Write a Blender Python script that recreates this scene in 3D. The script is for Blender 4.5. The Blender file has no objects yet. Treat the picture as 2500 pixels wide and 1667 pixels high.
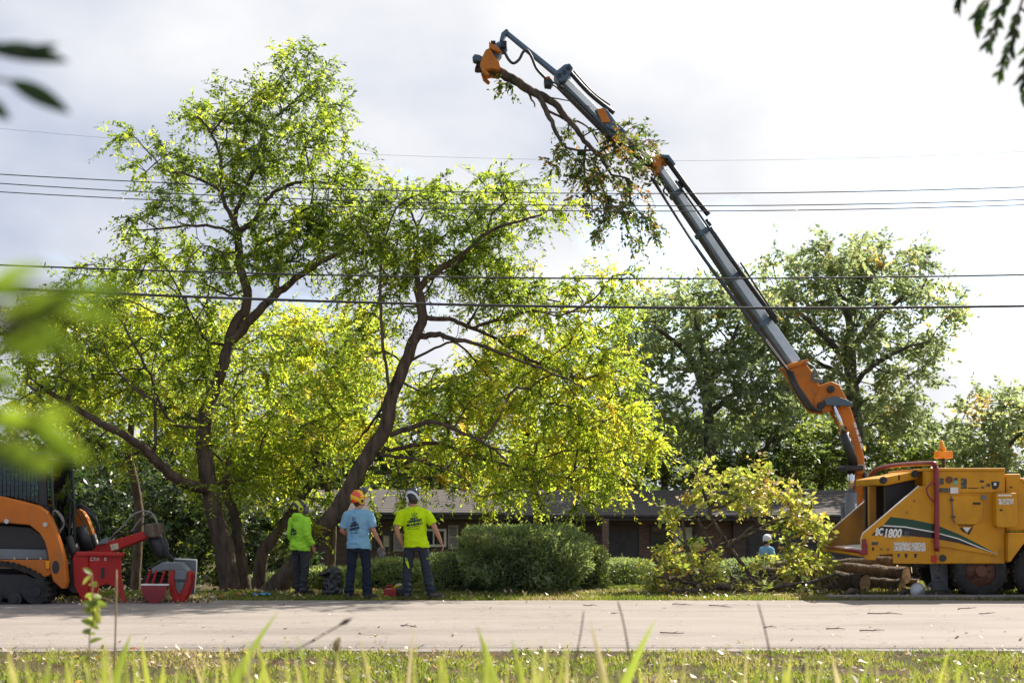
import bpy, bmesh, math, random
import numpy as np
from mathutils import Vector, Matrix, noise
from mathutils.bvhtree import BVHTree

R = math.radians
SC = bpy.context.scene
COL = SC.collection

# ------------------------------------------------------------------ camera
F_PX, HC, YH = 3100.0, 1.5, 1233.0          # focal length and horizon in photo pixels (2500 wide), eye height
cam_d = bpy.data.cameras.new("camera")
cam = bpy.data.objects.new("camera", cam_d); COL.objects.link(cam)
cam.location = (0, 0, HC); cam.rotation_euler = (R(90), 0, 0)
cam_d.sensor_width = 36.0
cam_d.lens = F_PX / 2500 * 36
cam_d.shift_y = (YH - 833.5) / 2500
cam_d.clip_start = 0.05; cam_d.clip_end = 3000
cam_d.dof.use_dof = True; cam_d.dof.focus_distance = 21.0; cam_d.dof.aperture_fstop = 2.8
SC.camera = cam

# ------------------------------------------------------------------ sky, sun, exposure
SUN_EL, SUN_AZ = R(43), math.atan2(0.72, 0.69)      # azimuth from +Y towards +X
SUN_DIR = Vector((math.sin(SUN_AZ) * math.cos(SUN_EL), math.cos(SUN_AZ) * math.cos(SUN_EL), math.sin(SUN_EL)))
W = bpy.data.worlds.new("World"); SC.world = W; W.use_nodes = True
nt = W.node_tree; nt.nodes.clear()
def wn(t, **k):
    n = nt.nodes.new(t)
    for a, b in k.items(): setattr(n, a, b)
    return n
sky = wn("ShaderNodeTexSky", sky_type='NISHITA', sun_disc=False, sun_elevation=SUN_EL, sun_rotation=SUN_AZ)
bg_sky = wn("ShaderNodeBackground"); bg_sky.inputs[1].default_value = 0.12
nt.links.new(sky.outputs[0], bg_sky.inputs[0])
tc = wn("ShaderNodeTexCoord")
n1 = wn("ShaderNodeTexNoise"); n1.inputs['Scale'].default_value = 2.6; n1.inputs['Detail'].default_value = 7; n1.inputs['Roughness'].default_value = .55; n1.inputs['Distortion'].default_value = .3
mp = wn("ShaderNodeMapping"); mp.inputs['Scale'].default_value = (1, 1, 1.7); mp.inputs['Location'].default_value = (3.1, 0.4, 1.2)
nt.links.new(tc.outputs['Generated'], mp.inputs[0]); nt.links.new(mp.outputs[0], n1.inputs['Vector'])
cov = wn("ShaderNodeMapRange"); cov.inputs[1].default_value = .33; cov.inputs[2].default_value = .47
nt.links.new(n1.outputs[0], cov.inputs[0])
dot = wn("ShaderNodeVectorMath", operation='DOT_PRODUCT'); dot.inputs[1].default_value = SUN_DIR
nt.links.new(tc.outputs['Generated'], dot.inputs[0])
n2 = wn("ShaderNodeTexNoise"); n2.inputs['Scale'].default_value = 5.0; n2.inputs['Detail'].default_value = 8
nt.links.new(mp.outputs[0], n2.inputs['Vector'])
ma = wn("ShaderNodeMath", operation='MULTIPLY_ADD'); ma.inputs[1].default_value = 1.1
nt.links.new(n2.outputs[0], ma.inputs[0]); nt.links.new(dot.outputs['Value'], ma.inputs[2])
prox = wn("ShaderNodeMapRange"); prox.inputs[1].default_value = .78; prox.inputs[2].default_value = 1.34
nt.links.new(ma.outputs[0], prox.inputs[0])
cc = wn("ShaderNodeMix", data_type='RGBA'); cc.inputs[6].default_value = (.50, .56, .71, 1); cc.inputs[7].default_value = (.97, .97, .98, 1)
nt.links.new(prox.outputs[0], cc.inputs[0])
bg_c = wn("ShaderNodeBackground"); bg_c.inputs[1].default_value = 0.44
nt.links.new(cc.outputs[2], bg_c.inputs[0])
mx = wn("ShaderNodeMixShader"); nt.links.new(cov.outputs[0], mx.inputs[0]); nt.links.new(bg_sky.outputs[0], mx.inputs[1]); nt.links.new(bg_c.outputs[0], mx.inputs[2])
wo = wn("ShaderNodeOutputWorld"); nt.links.new(mx.outputs[0], wo.inputs[0])

sl = bpy.data.lights.new("sun", 'SUN'); sl.energy = 4.6; sl.angle = R(0.6); sl.color = (1, .93, .82)
so = bpy.data.objects.new("sun", sl); COL.objects.link(so)
so.rotation_euler = (-SUN_DIR).to_track_quat('-Z', 'Y').to_euler(); so.location = (20, 20, 30)
SC.view_settings.view_transform = 'Standard'; SC.view_settings.look = 'None'; SC.view_settings.gamma = 1.0
SC.view_settings.use_curve_mapping = False; SC.view_settings.exposure = 1.25
SC.render.engine = 'CYCLES'
SC.cycles.use_denoising = True
SC.cycles.max_bounces = 8; SC.cycles.transparent_max_bounces = 8; SC.cycles.transmission_bounces = 6

# ------------------------------------------------------------------ helpers
def P(px, py, Y): return Vector(((px - 1250) / F_PX * Y, Y, HC - (py - YH) / F_PX * Y))
def ss(a, b, x):
    t = min(1, max(0, (x - a) / (b - a))); return t * t * (3 - 2 * t)
def gz(x, y):                                   # terrain height
    if y < 13: return .5 * (1 - ss(5.5, 9.5, y))
    s = 21.0 + 1.4 * ss(.5, 2.5, x) + 3.6 * ss(4.0, 7.0, x)
    return -1.15 * ss(s, 35.5, y) - .25 * ss(35, 44, y)

ORIGIN = {}
def empty(name, loc, label=None, cat=None, group=None):
    o = bpy.data.objects.new(name, None); COL.objects.link(o); o.location = loc; o.empty_display_size = .1
    ORIGIN[o.name] = Vector(loc)
    tag(o, label, cat, group); return o
def tag(o, label=None, cat=None, group=None, kind=None):
    for k, v in (('label', label), ('category', cat), ('group', group), ('kind', kind)):
        if v: o[k] = v
    return o
def org(o): return ORIGIN[o.name] if o is not None else Vector((0, 0, 0))
def link(name, me, mat, parent=None, loc=None):
    """me is in world coordinates; it is moved into its parent's (or own) frame"""
    o = bpy.data.objects.new(name, me); COL.objects.link(o)
    if parent is not None:
        base = org(parent); o.parent = parent; ORIGIN[o.name] = base.copy(); me.transform(Matrix.Translation(-base))
    else:
        base = Vector(loc) if loc is not None else Vector((0, 0, 0)); ORIGIN[o.name] = base.copy()
        me.transform(Matrix.Translation(-base)); o.location = base
    if mat is not None and not me.materials:
        for m in (mat if isinstance(mat, (list, tuple)) else [mat]): me.materials.append(m)
    return o
def mesh_np(name, V, Fc, rnd=None, smooth=False):
    V = np.asarray(V, np.float32); Fc = np.asarray(Fc, np.int32); k = Fc.shape[1]; n = len(Fc)
    me = bpy.data.meshes.new(name)
    me.vertices.add(len(V)); me.vertices.foreach_set('co', V.ravel())
    me.loops.add(n * k); me.loops.foreach_set('vertex_index', Fc.ravel())
    me.polygons.add(n); me.polygons.foreach_set('loop_start', np.arange(n, dtype=np.int32) * k)
    try: me.polygons.foreach_set('loop_total', np.full(n, k, np.int32))
    except Exception: pass
    if smooth: me.polygons.foreach_set('use_smooth', np.ones(n, bool))
    me.update(calc_edges=True)
    if rnd is not None:
        at = me.attributes.new('rnd', 'FLOAT', 'FACE'); at.data.foreach_set('value', np.asarray(rnd, np.float32))
    return me

class MB:
    def __init__(s): s.v = []; s.f = []; s.sm = []
    def add(s, V, Fs, smooth=False):
        b = len(s.v); s.v += [tuple(p) for p in V]
        for f in Fs: s.f.append([i + b for i in f]); s.sm.append(smooth)
        return s
    def box(s, c, size, rot=None):
        c = Vector(c); x, y, z = (q / 2 for q in size)
        V = [Vector((a * x, b * y, d * z)) for a in (-1, 1) for b in (-1, 1) for d in (-1, 1)]
        if rot is not None: V = [rot @ q for q in V]
        return s.add([q + c for q in V], [(0, 1, 3, 2), (4, 6, 7, 5), (0, 4, 5, 1), (2, 3, 7, 6), (0, 2, 6, 4), (1, 5, 7, 3)])
    def prism(s, poly, y0, y1):                  # poly: list of (X, Z); extruded along Y
        n = len(poly); a = sum(poly[i][0] * poly[(i + 1) % n][1] - poly[(i + 1) % n][0] * poly[i][1] for i in range(n))
        if a < 0: poly = poly[::-1]
        V = [(x, y0, z) for x, z in poly] + [(x, y1, z) for x, z in poly]
        Fs = [tuple(range(n)), tuple(range(2 * n - 1, n - 1, -1))]
        Fs += [(i, i + n, (i + 1) % n + n, (i + 1) % n) for i in range(n)]
        return s.add(V, Fs)
    def tube(s, pts, r, sides=8, caps=True, smooth=True):
        pts = [Vector(p) for p in pts]; n = len(pts)
        rr = r if isinstance(r, (list, tuple)) else [r] * n
        up = None; V = []; Fs = []
        for i in range(n):
            t = (pts[min(i + 1, n - 1)] - pts[max(i - 1, 0)])
            t = t.normalized() if t.length > 1e-9 else Vector((0, 0, 1))
            if up is None: up = t.orthogonal().normalized()
            up = (up - t * up.dot(t)); up = up.normalized() if up.length > 1e-6 else t.orthogonal().normalized()
            sd = t.cross(up)
            for k in range(sides):
                a = 2 * math.pi * k / sides
                V.append(pts[i] + (up * math.cos(a) + sd * math.sin(a)) * rr[i])
        for i in range(n - 1):
            for k in range(sides):
                k2 = (k + 1) % sides
                Fs.append((i * sides + k, i * sides + k2, (i + 1) * sides + k2, (i + 1) * sides + k))
        s.add(V, Fs, smooth)
        if caps:
            b = len(s.v) - len(V)
            s.f.append([b + k for k in range(sides)][::-1]); s.sm.append(False)
            s.f.append([b + (n - 1) * sides + k for k in range(sides)]); s.sm.append(False)
        return s
    def cyl(s, p0, p1, r, sides=20): return s.tube([p0, p1], r if not isinstance(r, tuple) else list(r), sides)
    def ball(s, c, r, seg=16, rings=10, rot=None):
        c = Vector(c); rx, ry, rz = (r, r, r) if isinstance(r, (int, float)) else r
        V = [Vector((0, 0, rz))]; Fs = []
        for i in range(1, rings):
            th = math.pi * i / rings
            for k in range(seg):
                a = 2 * math.pi * k / seg
                V.append(Vector((rx * math.sin(th) * math.cos(a), ry * math.sin(th) * math.sin(a), rz * math.cos(th))))
        V.append(Vector((0, 0, -rz)))
        for k in range(seg): Fs.append((0, 1 + k, 1 + (k + 1) % seg))
        for i in range(rings - 2):
            for k in range(seg):
                a = 1 + i * seg + k; b = 1 + i * seg + (k + 1) % seg
                Fs.append((a, a + seg, b + seg, b))
        L = len(V) - 1; q = 1 + (rings - 2) * seg
        for k in range(seg): Fs.append((L, q + (k + 1) % seg, q + k))
        if rot is not None: V = [rot @ p for p in V]
        return s.add([p + c for p in V], Fs, True)
    def loft(s, rings, seg=20, caps=True):       # rings: (centre, half_x, half_y) horizontal ellipses
        V = []; Fs = []; n = len(rings)
        for c, a, b in rings:
            for k in range(seg):
                t = 2 * math.pi * k / seg
                V.append((c[0] + a * math.cos(t), c[1] + b * math.sin(t), c[2]))
        for i in range(n - 1):
            for k in range(seg):
                k2 = (k + 1) % seg
                Fs.append((i * seg + k, i * seg + k2, (i + 1) * seg + k2, (i + 1) * seg + k))
        if caps: Fs += [tuple(range(seg))[::-1], tuple((n - 1) * seg + k for k in range(seg))]
        return s.add(V, Fs, True)
    def mesh(s, name):
        me = bpy.data.meshes.new(name); me.from_pydata([tuple(p) for p in s.v], [], s.f)
        me.polygons.foreach_set('use_smooth', s.sm); me.update(); return me
    def build(s, name, mat, parent=None, loc=None, bevel=0, fix=False):
        me = s.mesh(name)
        if fix:
            bm = bmesh.new(); bm.from_mesh(me); bmesh.ops.recalc_face_normals(bm, faces=bm.faces); bm.to_mesh(me); bm.free()
        o = link(name, me, mat, parent, loc)
        if bevel:
            b = o.modifiers.new('bevel', 'BEVEL'); b.width = bevel; b.segments = 2; b.limit_method = 'ANGLE'; b.angle_limit = R(35)
        return o
def pl(poly, Y): return [(P(x, y, Y).x, P(x, y, Y).z) for x, y in poly]
def eul(x, y, z): return Matrix.Rotation(R(z), 3, 'Z') @ Matrix.Rotation(R(y), 3, 'Y') @ Matrix.Rotation(R(x), 3, 'X')
def frame(p0, p1, up=Vector((0, -1, 0))):        # columns: axis, side, up
    a = (Vector(p1) - Vector(p0)).normalized(); s_ = a.cross(up).normalized(); u = s_.cross(a)
    return Matrix((a, s_, u)).transposed()
def smooth_path(pts, n=6):
    pts = [Vector(p) for p in pts]; out = []
    for i in range(len(pts) - 1):
        p0 = pts[max(i - 1, 0)]; p1 = pts[i]; p2 = pts[i + 1]; p3 = pts[min(i + 2, len(pts) - 1)]
        for k in range(n):
            t = k / n
            out.append(.5 * ((2 * p1) + (p2 - p0) * t + (2 * p0 - 5 * p1 + 4 * p2 - p3) * t * t + (3 * p1 - p0 - 3 * p2 + p3) * t ** 3))
    out.append(pts[-1]); return out

# ------------------------------------------------------------------ materials
def new_mat(name):
    m = bpy.data.materials.new(name); m.use_nodes = True; t = m.node_tree; t.nodes.clear()
    o = t.nodes.new('ShaderNodeOutputMaterial'); return m, t, o
def nd(t, ty, ins=None, **k):
    n = t.nodes.new(ty)
    for a, b in k.items(): setattr(n, a, b)
    for a, b in (ins or {}).items(): n.inputs[a].default_value = b
    return n
def rgba(c): return (c[0], c[1], c[2], 1)
def ramp(t, stops):
    n = t.nodes.new('ShaderNodeValToRGB'); e = n.color_ramp.elements
    while len(e) < len(stops): e.new(.5)
    for i, (p, c) in enumerate(stops): e[i].position = p; e[i].color = rgba(c)
    return n
def surf(name, c1, c2=None, rough=.6, metal=0.0, scale=6.0, detail=5, lo=.35, hi=.7, bump=0.0, bdist=.02, bscale=None, stretch=(1, 1, 1), spec=.5, coat=0.0, rvar=.12):
    """base colour drifting between c1 and c2 by noise, with roughness drift and optional fine relief"""
    m, t, o = new_mat(name); L = t.links.new
    b = nd(t, 'ShaderNodeBsdfPrincipled', {'Metallic': metal, 'Specular IOR Level': spec, 'Coat Weight': coat, 'Coat Roughness': .12})
    c2 = c2 or tuple(x * .72 for x in c1)
    tcn = nd(t, 'ShaderNodeTexCoord'); mpn = nd(t, 'ShaderNodeMapping', {'Scale': stretch}); L(tcn.outputs['Object'], mpn.inputs[0])
    n = nd(t, 'ShaderNodeTexNoise', {'Scale': scale, 'Detail': detail, 'Roughness': .6}); L(mpn.outputs[0], n.inputs['Vector'])
    rp = ramp(t, [(lo, c1), (hi, c2)]); L(n.outputs[0], rp.inputs[0]); L(rp.outputs[0], b.inputs['Base Color'])
    mr = nd(t, 'ShaderNodeMapRange', {3: max(.03, rough - rvar), 4: min(1, rough + rvar)}); L(n.outputs[0], mr.inputs[0]); L(mr.outputs[0], b.inputs['Roughness'])
    if bump:
        n3 = nd(t, 'ShaderNodeTexNoise', {'Scale': bscale or scale * 6, 'Detail': 6}); L(mpn.outputs[0], n3.inputs['Vector'])
        bp = nd(t, 'ShaderNodeBump', {'Strength': min(1, bump), 'Distance': bdist}); L(n3.outputs[0], bp.inputs['Height']); L(bp.outputs[0], b.inputs['Normal'])
    L(b.outputs[0], o.inputs[0]); return m
def leaf_mat(name, stops, trans, mixf=.45, rough=.42, spec=.35):
    """stops: face colour along per-leaf value; trans: transmitted colour along the same value"""
    m, t, o = new_mat(name); L = t.links.new
    at = nd(t, 'ShaderNodeAttribute', attribute_name='rnd')
    r1 = ramp(t, stops); r2 = ramp(t, trans); L(at.outputs['Fac'], r1.inputs[0]); L(at.outputs['Fac'], r2.inputs[0])
    b = nd(t, 'ShaderNodeBsdfPrincipled', {'Roughness': rough, 'Specular IOR Level': spec}); L(r1.outputs[0], b.inputs['Base Color'])
    tr = nd(t, 'ShaderNodeBsdfTranslucent'); L(r2.outputs[0], tr.inputs[0])
    mxn = nd(t, 'ShaderNodeMixShader', {0: mixf}); L(b.outputs[0], mxn.inputs[1]); L(tr.outputs[0], mxn.inputs[2])
    L(mxn.outputs[0], o.inputs[0]); return m
def bark_mat(name, c1, c2, scale=9):
    return surf(name, c1, c2, rough=.92, scale=scale, bump=1.0, bdist=.07, bscale=scale * 1.8, stretch=(1, 1, .25), spec=.15)
M = {}
def paint(name, c, rough=.45, dirt=(.20, .15, .10), wear=.35, streak=.35, chip=(.08, .06, .05), spec=.35, metal=0.0):
    """worn machine paint: fading in large patches, run-down dust streaks, small chips"""
    m, t, o = new_mat(name); L = t.links.new; b = nd(t, 'ShaderNodeBsdfPrincipled', {'Specular IOR Level': spec, 'Metallic': metal})
    tcn = nd(t, 'ShaderNodeTexCoord')
    n = nd(t, 'ShaderNodeTexNoise', {'Scale': 1.7, 'Detail': 9, 'Roughness': .65}); L(tcn.outputs['Object'], n.inputs['Vector'])
    r1 = ramp(t, [(.35, c), (.75, tuple(x * (1 - wear) + .02 * wear for x in c))]); L(n.outputs[0], r1.inputs[0])
    mpn = nd(t, 'ShaderNodeMapping', {'Scale': (7, 7, 1.1)}); L(tcn.outputs['Object'], mpn.inputs[0])
    n2_ = nd(t, 'ShaderNodeTexNoise', {'Scale': 1.6, 'Detail': 7, 'Roughness': .7}); L(mpn.outputs[0], n2_.inputs['Vector'])
    f2 = nd(t, 'ShaderNodeMapRange', {1: .5, 2: .8, 3: 0.0, 4: streak}); L(n2_.outputs[0], f2.inputs[0])
    m1 = nd(t, 'ShaderNodeMix', data_type='RGBA'); m1.inputs[7].default_value = rgba(dirt); L(f2.outputs[0], m1.inputs[0]); L(r1.outputs[0], m1.inputs[6])
    n3_ = nd(t, 'ShaderNodeTexNoise', {'Scale': 26, 'Detail': 5, 'Roughness': .75}); L(tcn.outputs['Object'], n3_.inputs['Vector'])
    f3 = nd(t, 'ShaderNodeMapRange', {1: .655, 2: .68, 3: 0.0, 4: .8}); L(n3_.outputs[0], f3.inputs[0])
    m2 = nd(t, 'ShaderNodeMix', data_type='RGBA'); m2.inputs[7].default_value = rgba(chip); L(f3.outputs[0], m2.inputs[0]); L(m1.outputs[2], m2.inputs[6]); L(m2.outputs[2], b.inputs['Base Color'])
    mr = nd(t, 'ShaderNodeMapRange', {3: max(.05, rough - .15), 4: min(1, rough + .25)}); L(n2_.outputs[0], mr.inputs[0]); L(mr.outputs[0], b.inputs['Roughness'])
    bp = nd(t, 'ShaderNodeBump', {'Strength': .12, 'Distance': .01}); L(n.outputs[0], bp.inputs['Height']); L(bp.outputs[0], b.inputs['Normal'])
    L(b.outputs[0], o.inputs[0]); return m
M['bark'] = bark_mat('bark_locust', (.145, .104, .074), (.048, .036, .027))
M['bark_oak'] = bark_mat('bark_oak', (.16, .135, .112), (.07, .06, .05))
M['bark_cut'] = bark_mat('bark_cut', (.16, .125, .095), (.06, .045, .035))
M['twig'] = surf('twig_bark', (.11, .085, .06), (.05, .04, .03), rough=.9, spec=.1)
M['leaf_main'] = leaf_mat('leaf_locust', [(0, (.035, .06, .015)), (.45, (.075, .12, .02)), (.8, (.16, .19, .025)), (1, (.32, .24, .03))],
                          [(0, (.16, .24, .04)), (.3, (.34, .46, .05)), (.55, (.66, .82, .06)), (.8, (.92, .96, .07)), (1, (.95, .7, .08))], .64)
M['leaf_oak'] = leaf_mat('leaf_oak', [(0, (.06, .09, .045)), (.5, (.10, .145, .06)), (.85, (.15, .18, .07)), (1, (.2, .15, .04))],
                         [(0, (.30, .39, .17)), (.5, (.48, .58, .22)), (.85, (.66, .7, .25)), (1, (.7, .45, .1))], .52, rough=.36, spec=.6)
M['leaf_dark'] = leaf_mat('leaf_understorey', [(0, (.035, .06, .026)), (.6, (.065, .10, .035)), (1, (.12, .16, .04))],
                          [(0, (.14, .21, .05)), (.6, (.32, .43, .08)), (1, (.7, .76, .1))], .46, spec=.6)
M['leaf_thicket_shaded'] = leaf_mat('leaf_thicket_shaded', [(0, (.012, .026, .010)), (.6, (.028, .05, .016)), (1, (.09, .12, .03))],
                          [(0, (.03, .07, .015)), (.6, (.10, .17, .03)), (1, (.5, .55, .07))], .35, spec=.6)  # leaf colours darkened to stand in for the shade over the thicket
M['leaf_held'] = leaf_mat('leaf_held_branch', [(0, (.03, .05, .018)), (.4, (.06, .085, .02)), (.7, (.14, .11, .03)), (.85, (.22, .09, .03)), (1, (.3, .16, .03))],
                          [(0, (.09, .17, .03)), (.4, (.22, .3, .04)), (.7, (.5, .36, .06)), (.85, (.55, .2, .05)), (1, (.7, .42, .05))], .42)
M['leaf_brush'] = leaf_mat('leaf_brush', [(0, (.12, .16, .04)), (.4, (.30, .32, .09)), (.78, (.50, .47, .15)), (.93, (.42, .24, .06)), (1, (.4, .3, .2))],
                           [(0, (.2, .34, .03)), (.4, (.6, .68, .08)), (.78, (.85, .78, .12)), (.93, (.8, .42, .06)), (1, (.55, .42, .25))], .45, rough=.35, spec=.6)
M['leaf_hedge'] = leaf_mat('leaf_hedge', [(0, (.10, .14, .07)), (.6, (.18, .22, .11)), (.9, (.24, .27, .12)), (1, (.25, .14, .06))],
                           [(0, (.22, .32, .1)), (.6, (.4, .5, .14)), (1, (.66, .7, .14))], .45, rough=.5, spec=.5)
M['leaf_near'] = leaf_mat('leaf_near_shrub', [(0, (.03, .06, .01)), (1, (.07, .12, .02))], [(0, (.09, .17, .012)), (1, (.34, .46, .03))], .6)
M['leaf_near_silhouette'] = leaf_mat('leaf_near_silhouette', [(0, (.008, .016, .004)), (1, (.02, .04, .008))], [(0, (.015, .04, .004)), (1, (.05, .1, .01))], .4)  # colour darkened so these near leaves read as backlit silhouettes
M['grass'] = leaf_mat('grass_blade', [(0, (.06, .085, .02)), (.5, (.12, .135, .03)), (.78, (.22, .19, .07)), (1, (.30, .21, .12))],
                      [(0, (.24, .33, .04)), (.5, (.40, .46, .06)), (.85, (.55, .48, .12)), (1, (.5, .4, .22))], .45)
M['blade'] = leaf_mat('broad_blade', [(0, (.10, .15, .025)), (.6, (.2, .24, .04)), (1, (.5, .42, .22))],
                      [(0, (.3, .42, .05)), (.6, (.52, .54, .09)), (1, (.62, .5, .28))], .45)
M['litter'] = leaf_mat('leaf_litter', [(0, (.2, .13, .07)), (.5, (.42, .33, .22)), (.8, (.62, .55, .45)), (.92, (.5, .38, .05)), (1, (.5, .16, .03))],
                       [(0, (.2, .12, .06)), (1, (.5, .4, .2))], .15)
# ------------------------------------------------------------------ terrain and road
def ground_material():
    m, t, o = new_mat('turf_soil'); L = t.links.new
    b = nd(t, 'ShaderNodeBsdfPrincipled', {'Roughness': .95, 'Specular IOR Level': .1})
    tcn = nd(t, 'ShaderNodeTexCoord')
    n = nd(t, 'ShaderNodeTexNoise', {'Scale': 1.6, 'Detail': 8, 'Roughness': .7}); L(tcn.outputs['Object'], n.inputs['Vector'])
    n_ = nd(t, 'ShaderNodeTexNoise', {'Scale': 24, 'Detail': 6}); L(tcn.outputs['Object'], n_.inputs['Vector'])
    r1 = ramp(t, [(.38, (.07, .075, .025)), (.5, (.085, .07, .035)), (.62, (.12, .085, .055))]); L(n.outputs[0], r1.inputs[0])
    r2 = ramp(t, [(.3, (.45, .45, .45)), (.7, (1.25, 1.2, 1.1))]); L(n_.outputs[0], r2.inputs[0])
    mx_ = nd(t, 'ShaderNodeMix', {0: 1.0}, data_type='RGBA', blend_type='MULTIPLY'); L(r1.outputs[0], mx_.inputs[6]); L(r2.outputs[0], mx_.inputs[7])
    L(mx_.outputs[2], b.inputs['Base Color'])
    bp = nd(t, 'ShaderNodeBump', {'Strength': .8, 'Distance': .05}); L(n_.outputs[0], bp.inputs['Height']); L(bp.outputs[0], b.inputs['Normal'])
    L(b.outputs[0], o.inputs[0]); return m
def road_material():
    m, t, o = new_mat('pale_road'); L = t.links.new
    b = nd(t, 'ShaderNodeBsdfPrincipled', {'Roughness': .88, 'Specular IOR Level': .25})
    tcn = nd(t, 'ShaderNodeTexCoord')
    mpn = nd(t, 'ShaderNodeMapping', {'Scale': (.25, 1.2, 1)}); L(tcn.outputs['Object'], mpn.inputs[0])
    n = nd(t, 'ShaderNodeTexNoise', {'Scale': 1.1, 'Detail': 8, 'Roughness': .65}); L(mpn.outputs[0], n.inputs['Vector'])
    r1 = ramp(t, [(.3, (.195, .170, .152)), (.5, (.255, .222, .198)), (.72, (.29, .256, .23))]); L(n.outputs[0], r1.inputs[0])
    n_ = nd(t, 'ShaderNodeTexNoise', {'Scale': 70, 'Detail': 3}); L(tcn.outputs['Object'], n_.inputs['Vector'])
    r2 = ramp(t, [(.32, (.72, .72, .72)), (.6, (1.06, 1.05, 1.04))]); L(n_.outputs[0], r2.inputs[0])
    mx_ = nd(t, 'ShaderNodeMix', {0: 1.0}, data_type='RGBA', blend_type='MULTIPLY'); L(r1.outputs[0], mx_.inputs[6]); L(r2.outputs[0], mx_.inputs[7])
    v = nd(t, 'ShaderNodeTexVoronoi', {'Scale': .55}, feature='DISTANCE_TO_EDGE'); 
    nw = nd(t, 'ShaderNodeTexNoise', {'Scale': 2.5, 'Detail': 5}); L(tcn.outputs['Object'], nw.inputs['Vector'])
    va = nd(t, 'ShaderNodeVectorMath', operation='ADD'); L(tcn.outputs['Object'], va.inputs[0]); L(nw.outputs[1], va.inputs[1]); L(va.outputs[0], v.inputs['Vector'])
    rc = ramp(t, [(0.0, (.5, .48, .46)), (.012, (1, 1, 1))]); L(v.outputs['Distance'], rc.inputs[0])
    mx2 = nd(t, 'ShaderNodeMix', {0: .55}, data_type='RGBA', blend_type='MULTIPLY'); L(mx_.outputs[2], mx2.inputs[6]); L(rc.outputs[0], mx2.inputs[7])
    L(mx2.outputs[2], b.inputs['Base Color'])
    bp = nd(t, 'ShaderNodeBump', {'Strength': .35, 'Distance': .006}); L(n_.outputs[0], bp.inputs['Height']); L(bp.outputs[0], b.inputs['Normal'])
    L(b.outputs[0], o.inputs[0]); return m
M['ground'] = ground_material(); M['road'] = road_material()
def sheet(name, xs, ys, zf, mat, kind='structure'):
    V = [(x, y, zf(x, y)) for y in ys for x in xs]; nx = len(xs)
    Fc = [(j * nx + i, j * nx + i + 1, (j + 1) * nx + i + 1, (j + 1) * nx + i) for j in range(len(ys) - 1) for i in range(nx - 1)]
    return tag(link(name, mesh_np(name, V, Fc, smooth=True), mat), kind=kind)
xs = [-900, -400, -160, -80, -40] + list(np.arange(-24, 24.1, .8)) + [40, 80, 160, 400, 900]
ys = [-80, -30, -10, -3] + list(np.arange(0, 46, .5)) + [50, 60, 80, 120, 200, 400, 900, 2200]
g = sheet('ground', xs, ys, lambda x, y: gz(x, y), M['ground'])
tag(g, 'turf and bare soil ground either side of the road')
rng0 = random.Random(3)
def edge_x(n=161): return list(np.linspace(-110, 110, n))
def road_sheet():
    xs_ = list(np.concatenate([np.linspace(-140, -13, 30), np.linspace(-12.8, 12.8, 260), np.linspace(13, 140, 30)])); V = []
    rows = [0, .15, .5, 1, 2, 3, 4, 5, 6, 6.5, 6.85, 7]
    for r_ in rows:
        for x in xs_:
            e0 = 13.02 + .10 * noise.noise((x * .9, 3, 0)) + .05 * noise.noise((x * 4, 1, 0))
            e1 = 20.02 + .09 * noise.noise((x * .7, 7, 0)) + .05 * noise.noise((x * 4, 9, 0))
            y = e0 + (e1 - e0) * r_ / 7
            z = .012 + .03 * math.sin(math.pi * r_ / 7) if 0 < r_ < 7 else .004
            V.append((x, y, z))
    nx = len(xs_)
    Fc = [(j * nx + i, j * nx + i + 1, (j + 1) * nx + i + 1, (j + 1) * nx + i) for j in range(len(rows) - 1) for i in range(nx - 1)]
    return tag(link('road', mesh_np('road', V, Fc, smooth=True), M['road']), 'pale beige worn road crossing the whole picture', kind='structure')
road_sheet()
# low kerb lip in front of the chipper
M['kerb'] = surf('kerb_concrete', (.2, .175, .155), (.14, .12, .11), rough=.9, scale=5, bump=.4)
mb = MB(); x = 5.0
while x < 26:
    w = 2.4; mb = MB(); mb.box((x + w / 2, 20.22, .035), (w - .012, .2, .075)); x += w
    k_ = mb.build('kerb', M['kerb'], bevel=.02); tag(k_, 'low pale kerb along the far road edge', kind='structure')

# ------------------------------------------------------------------ grass, litter
def blades(name, pts, h, w, lean, seed, label, jit=.5, cat=None):
    rg = np.random.default_rng(seed); n = len(pts)
    hh = h * (0.45 + 1.1 * rg.random(n)); a = rg.random(n) * 6.283; la = rg.random(n) * 6.283
    ln = lean * rg.random(n) * hh
    d = np.stack([np.cos(a), np.sin(a), np.zeros(n)], 1) * (w * (.6 + .8 * rg.random(n)))[:, None] / 2
    l = np.stack([np.cos(la) * ln, np.sin(la) * ln, np.zeros(n)], 1)
    up = np.array([0, 0, 1.0])
    p0 = pts - d; p1 = pts + d
    m0 = pts + l * .35 + up * (hh * .55)[:, None]
    t = pts + l + up * (hh * .97)[:, None]
    V = np.stack([p0, p1, m0 + d * .7, m0 - d * .7, t], 1).reshape(-1, 3)
    b = np.arange(n)[:, None] * 5
    Fc = np.concatenate([b + [0, 1, 2, 3], b + [3, 2, 4, 4]], 0)
    # second face as a triangle is stored as a degenerate-free quad by splitting the tip
    tip2 = t + d * .12
    V = np.concatenate([V, tip2], 0); Fc[n:, 2] = 5 * n + np.arange(n)
    cl = np.array([noise.noise((p[0] * .8, p[1] * .8, 5.0)) for p in pts]) if n < 90000 else np.zeros(n)
    r = np.clip(.5 + .9 * cl + .22 * rg.standard_normal(n), 0, 1)
    o = link(name, mesh_np(name, V, Fc, np.concatenate([r, r])), M['grass'])
    return tag(o, label, kind='stuff')
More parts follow.
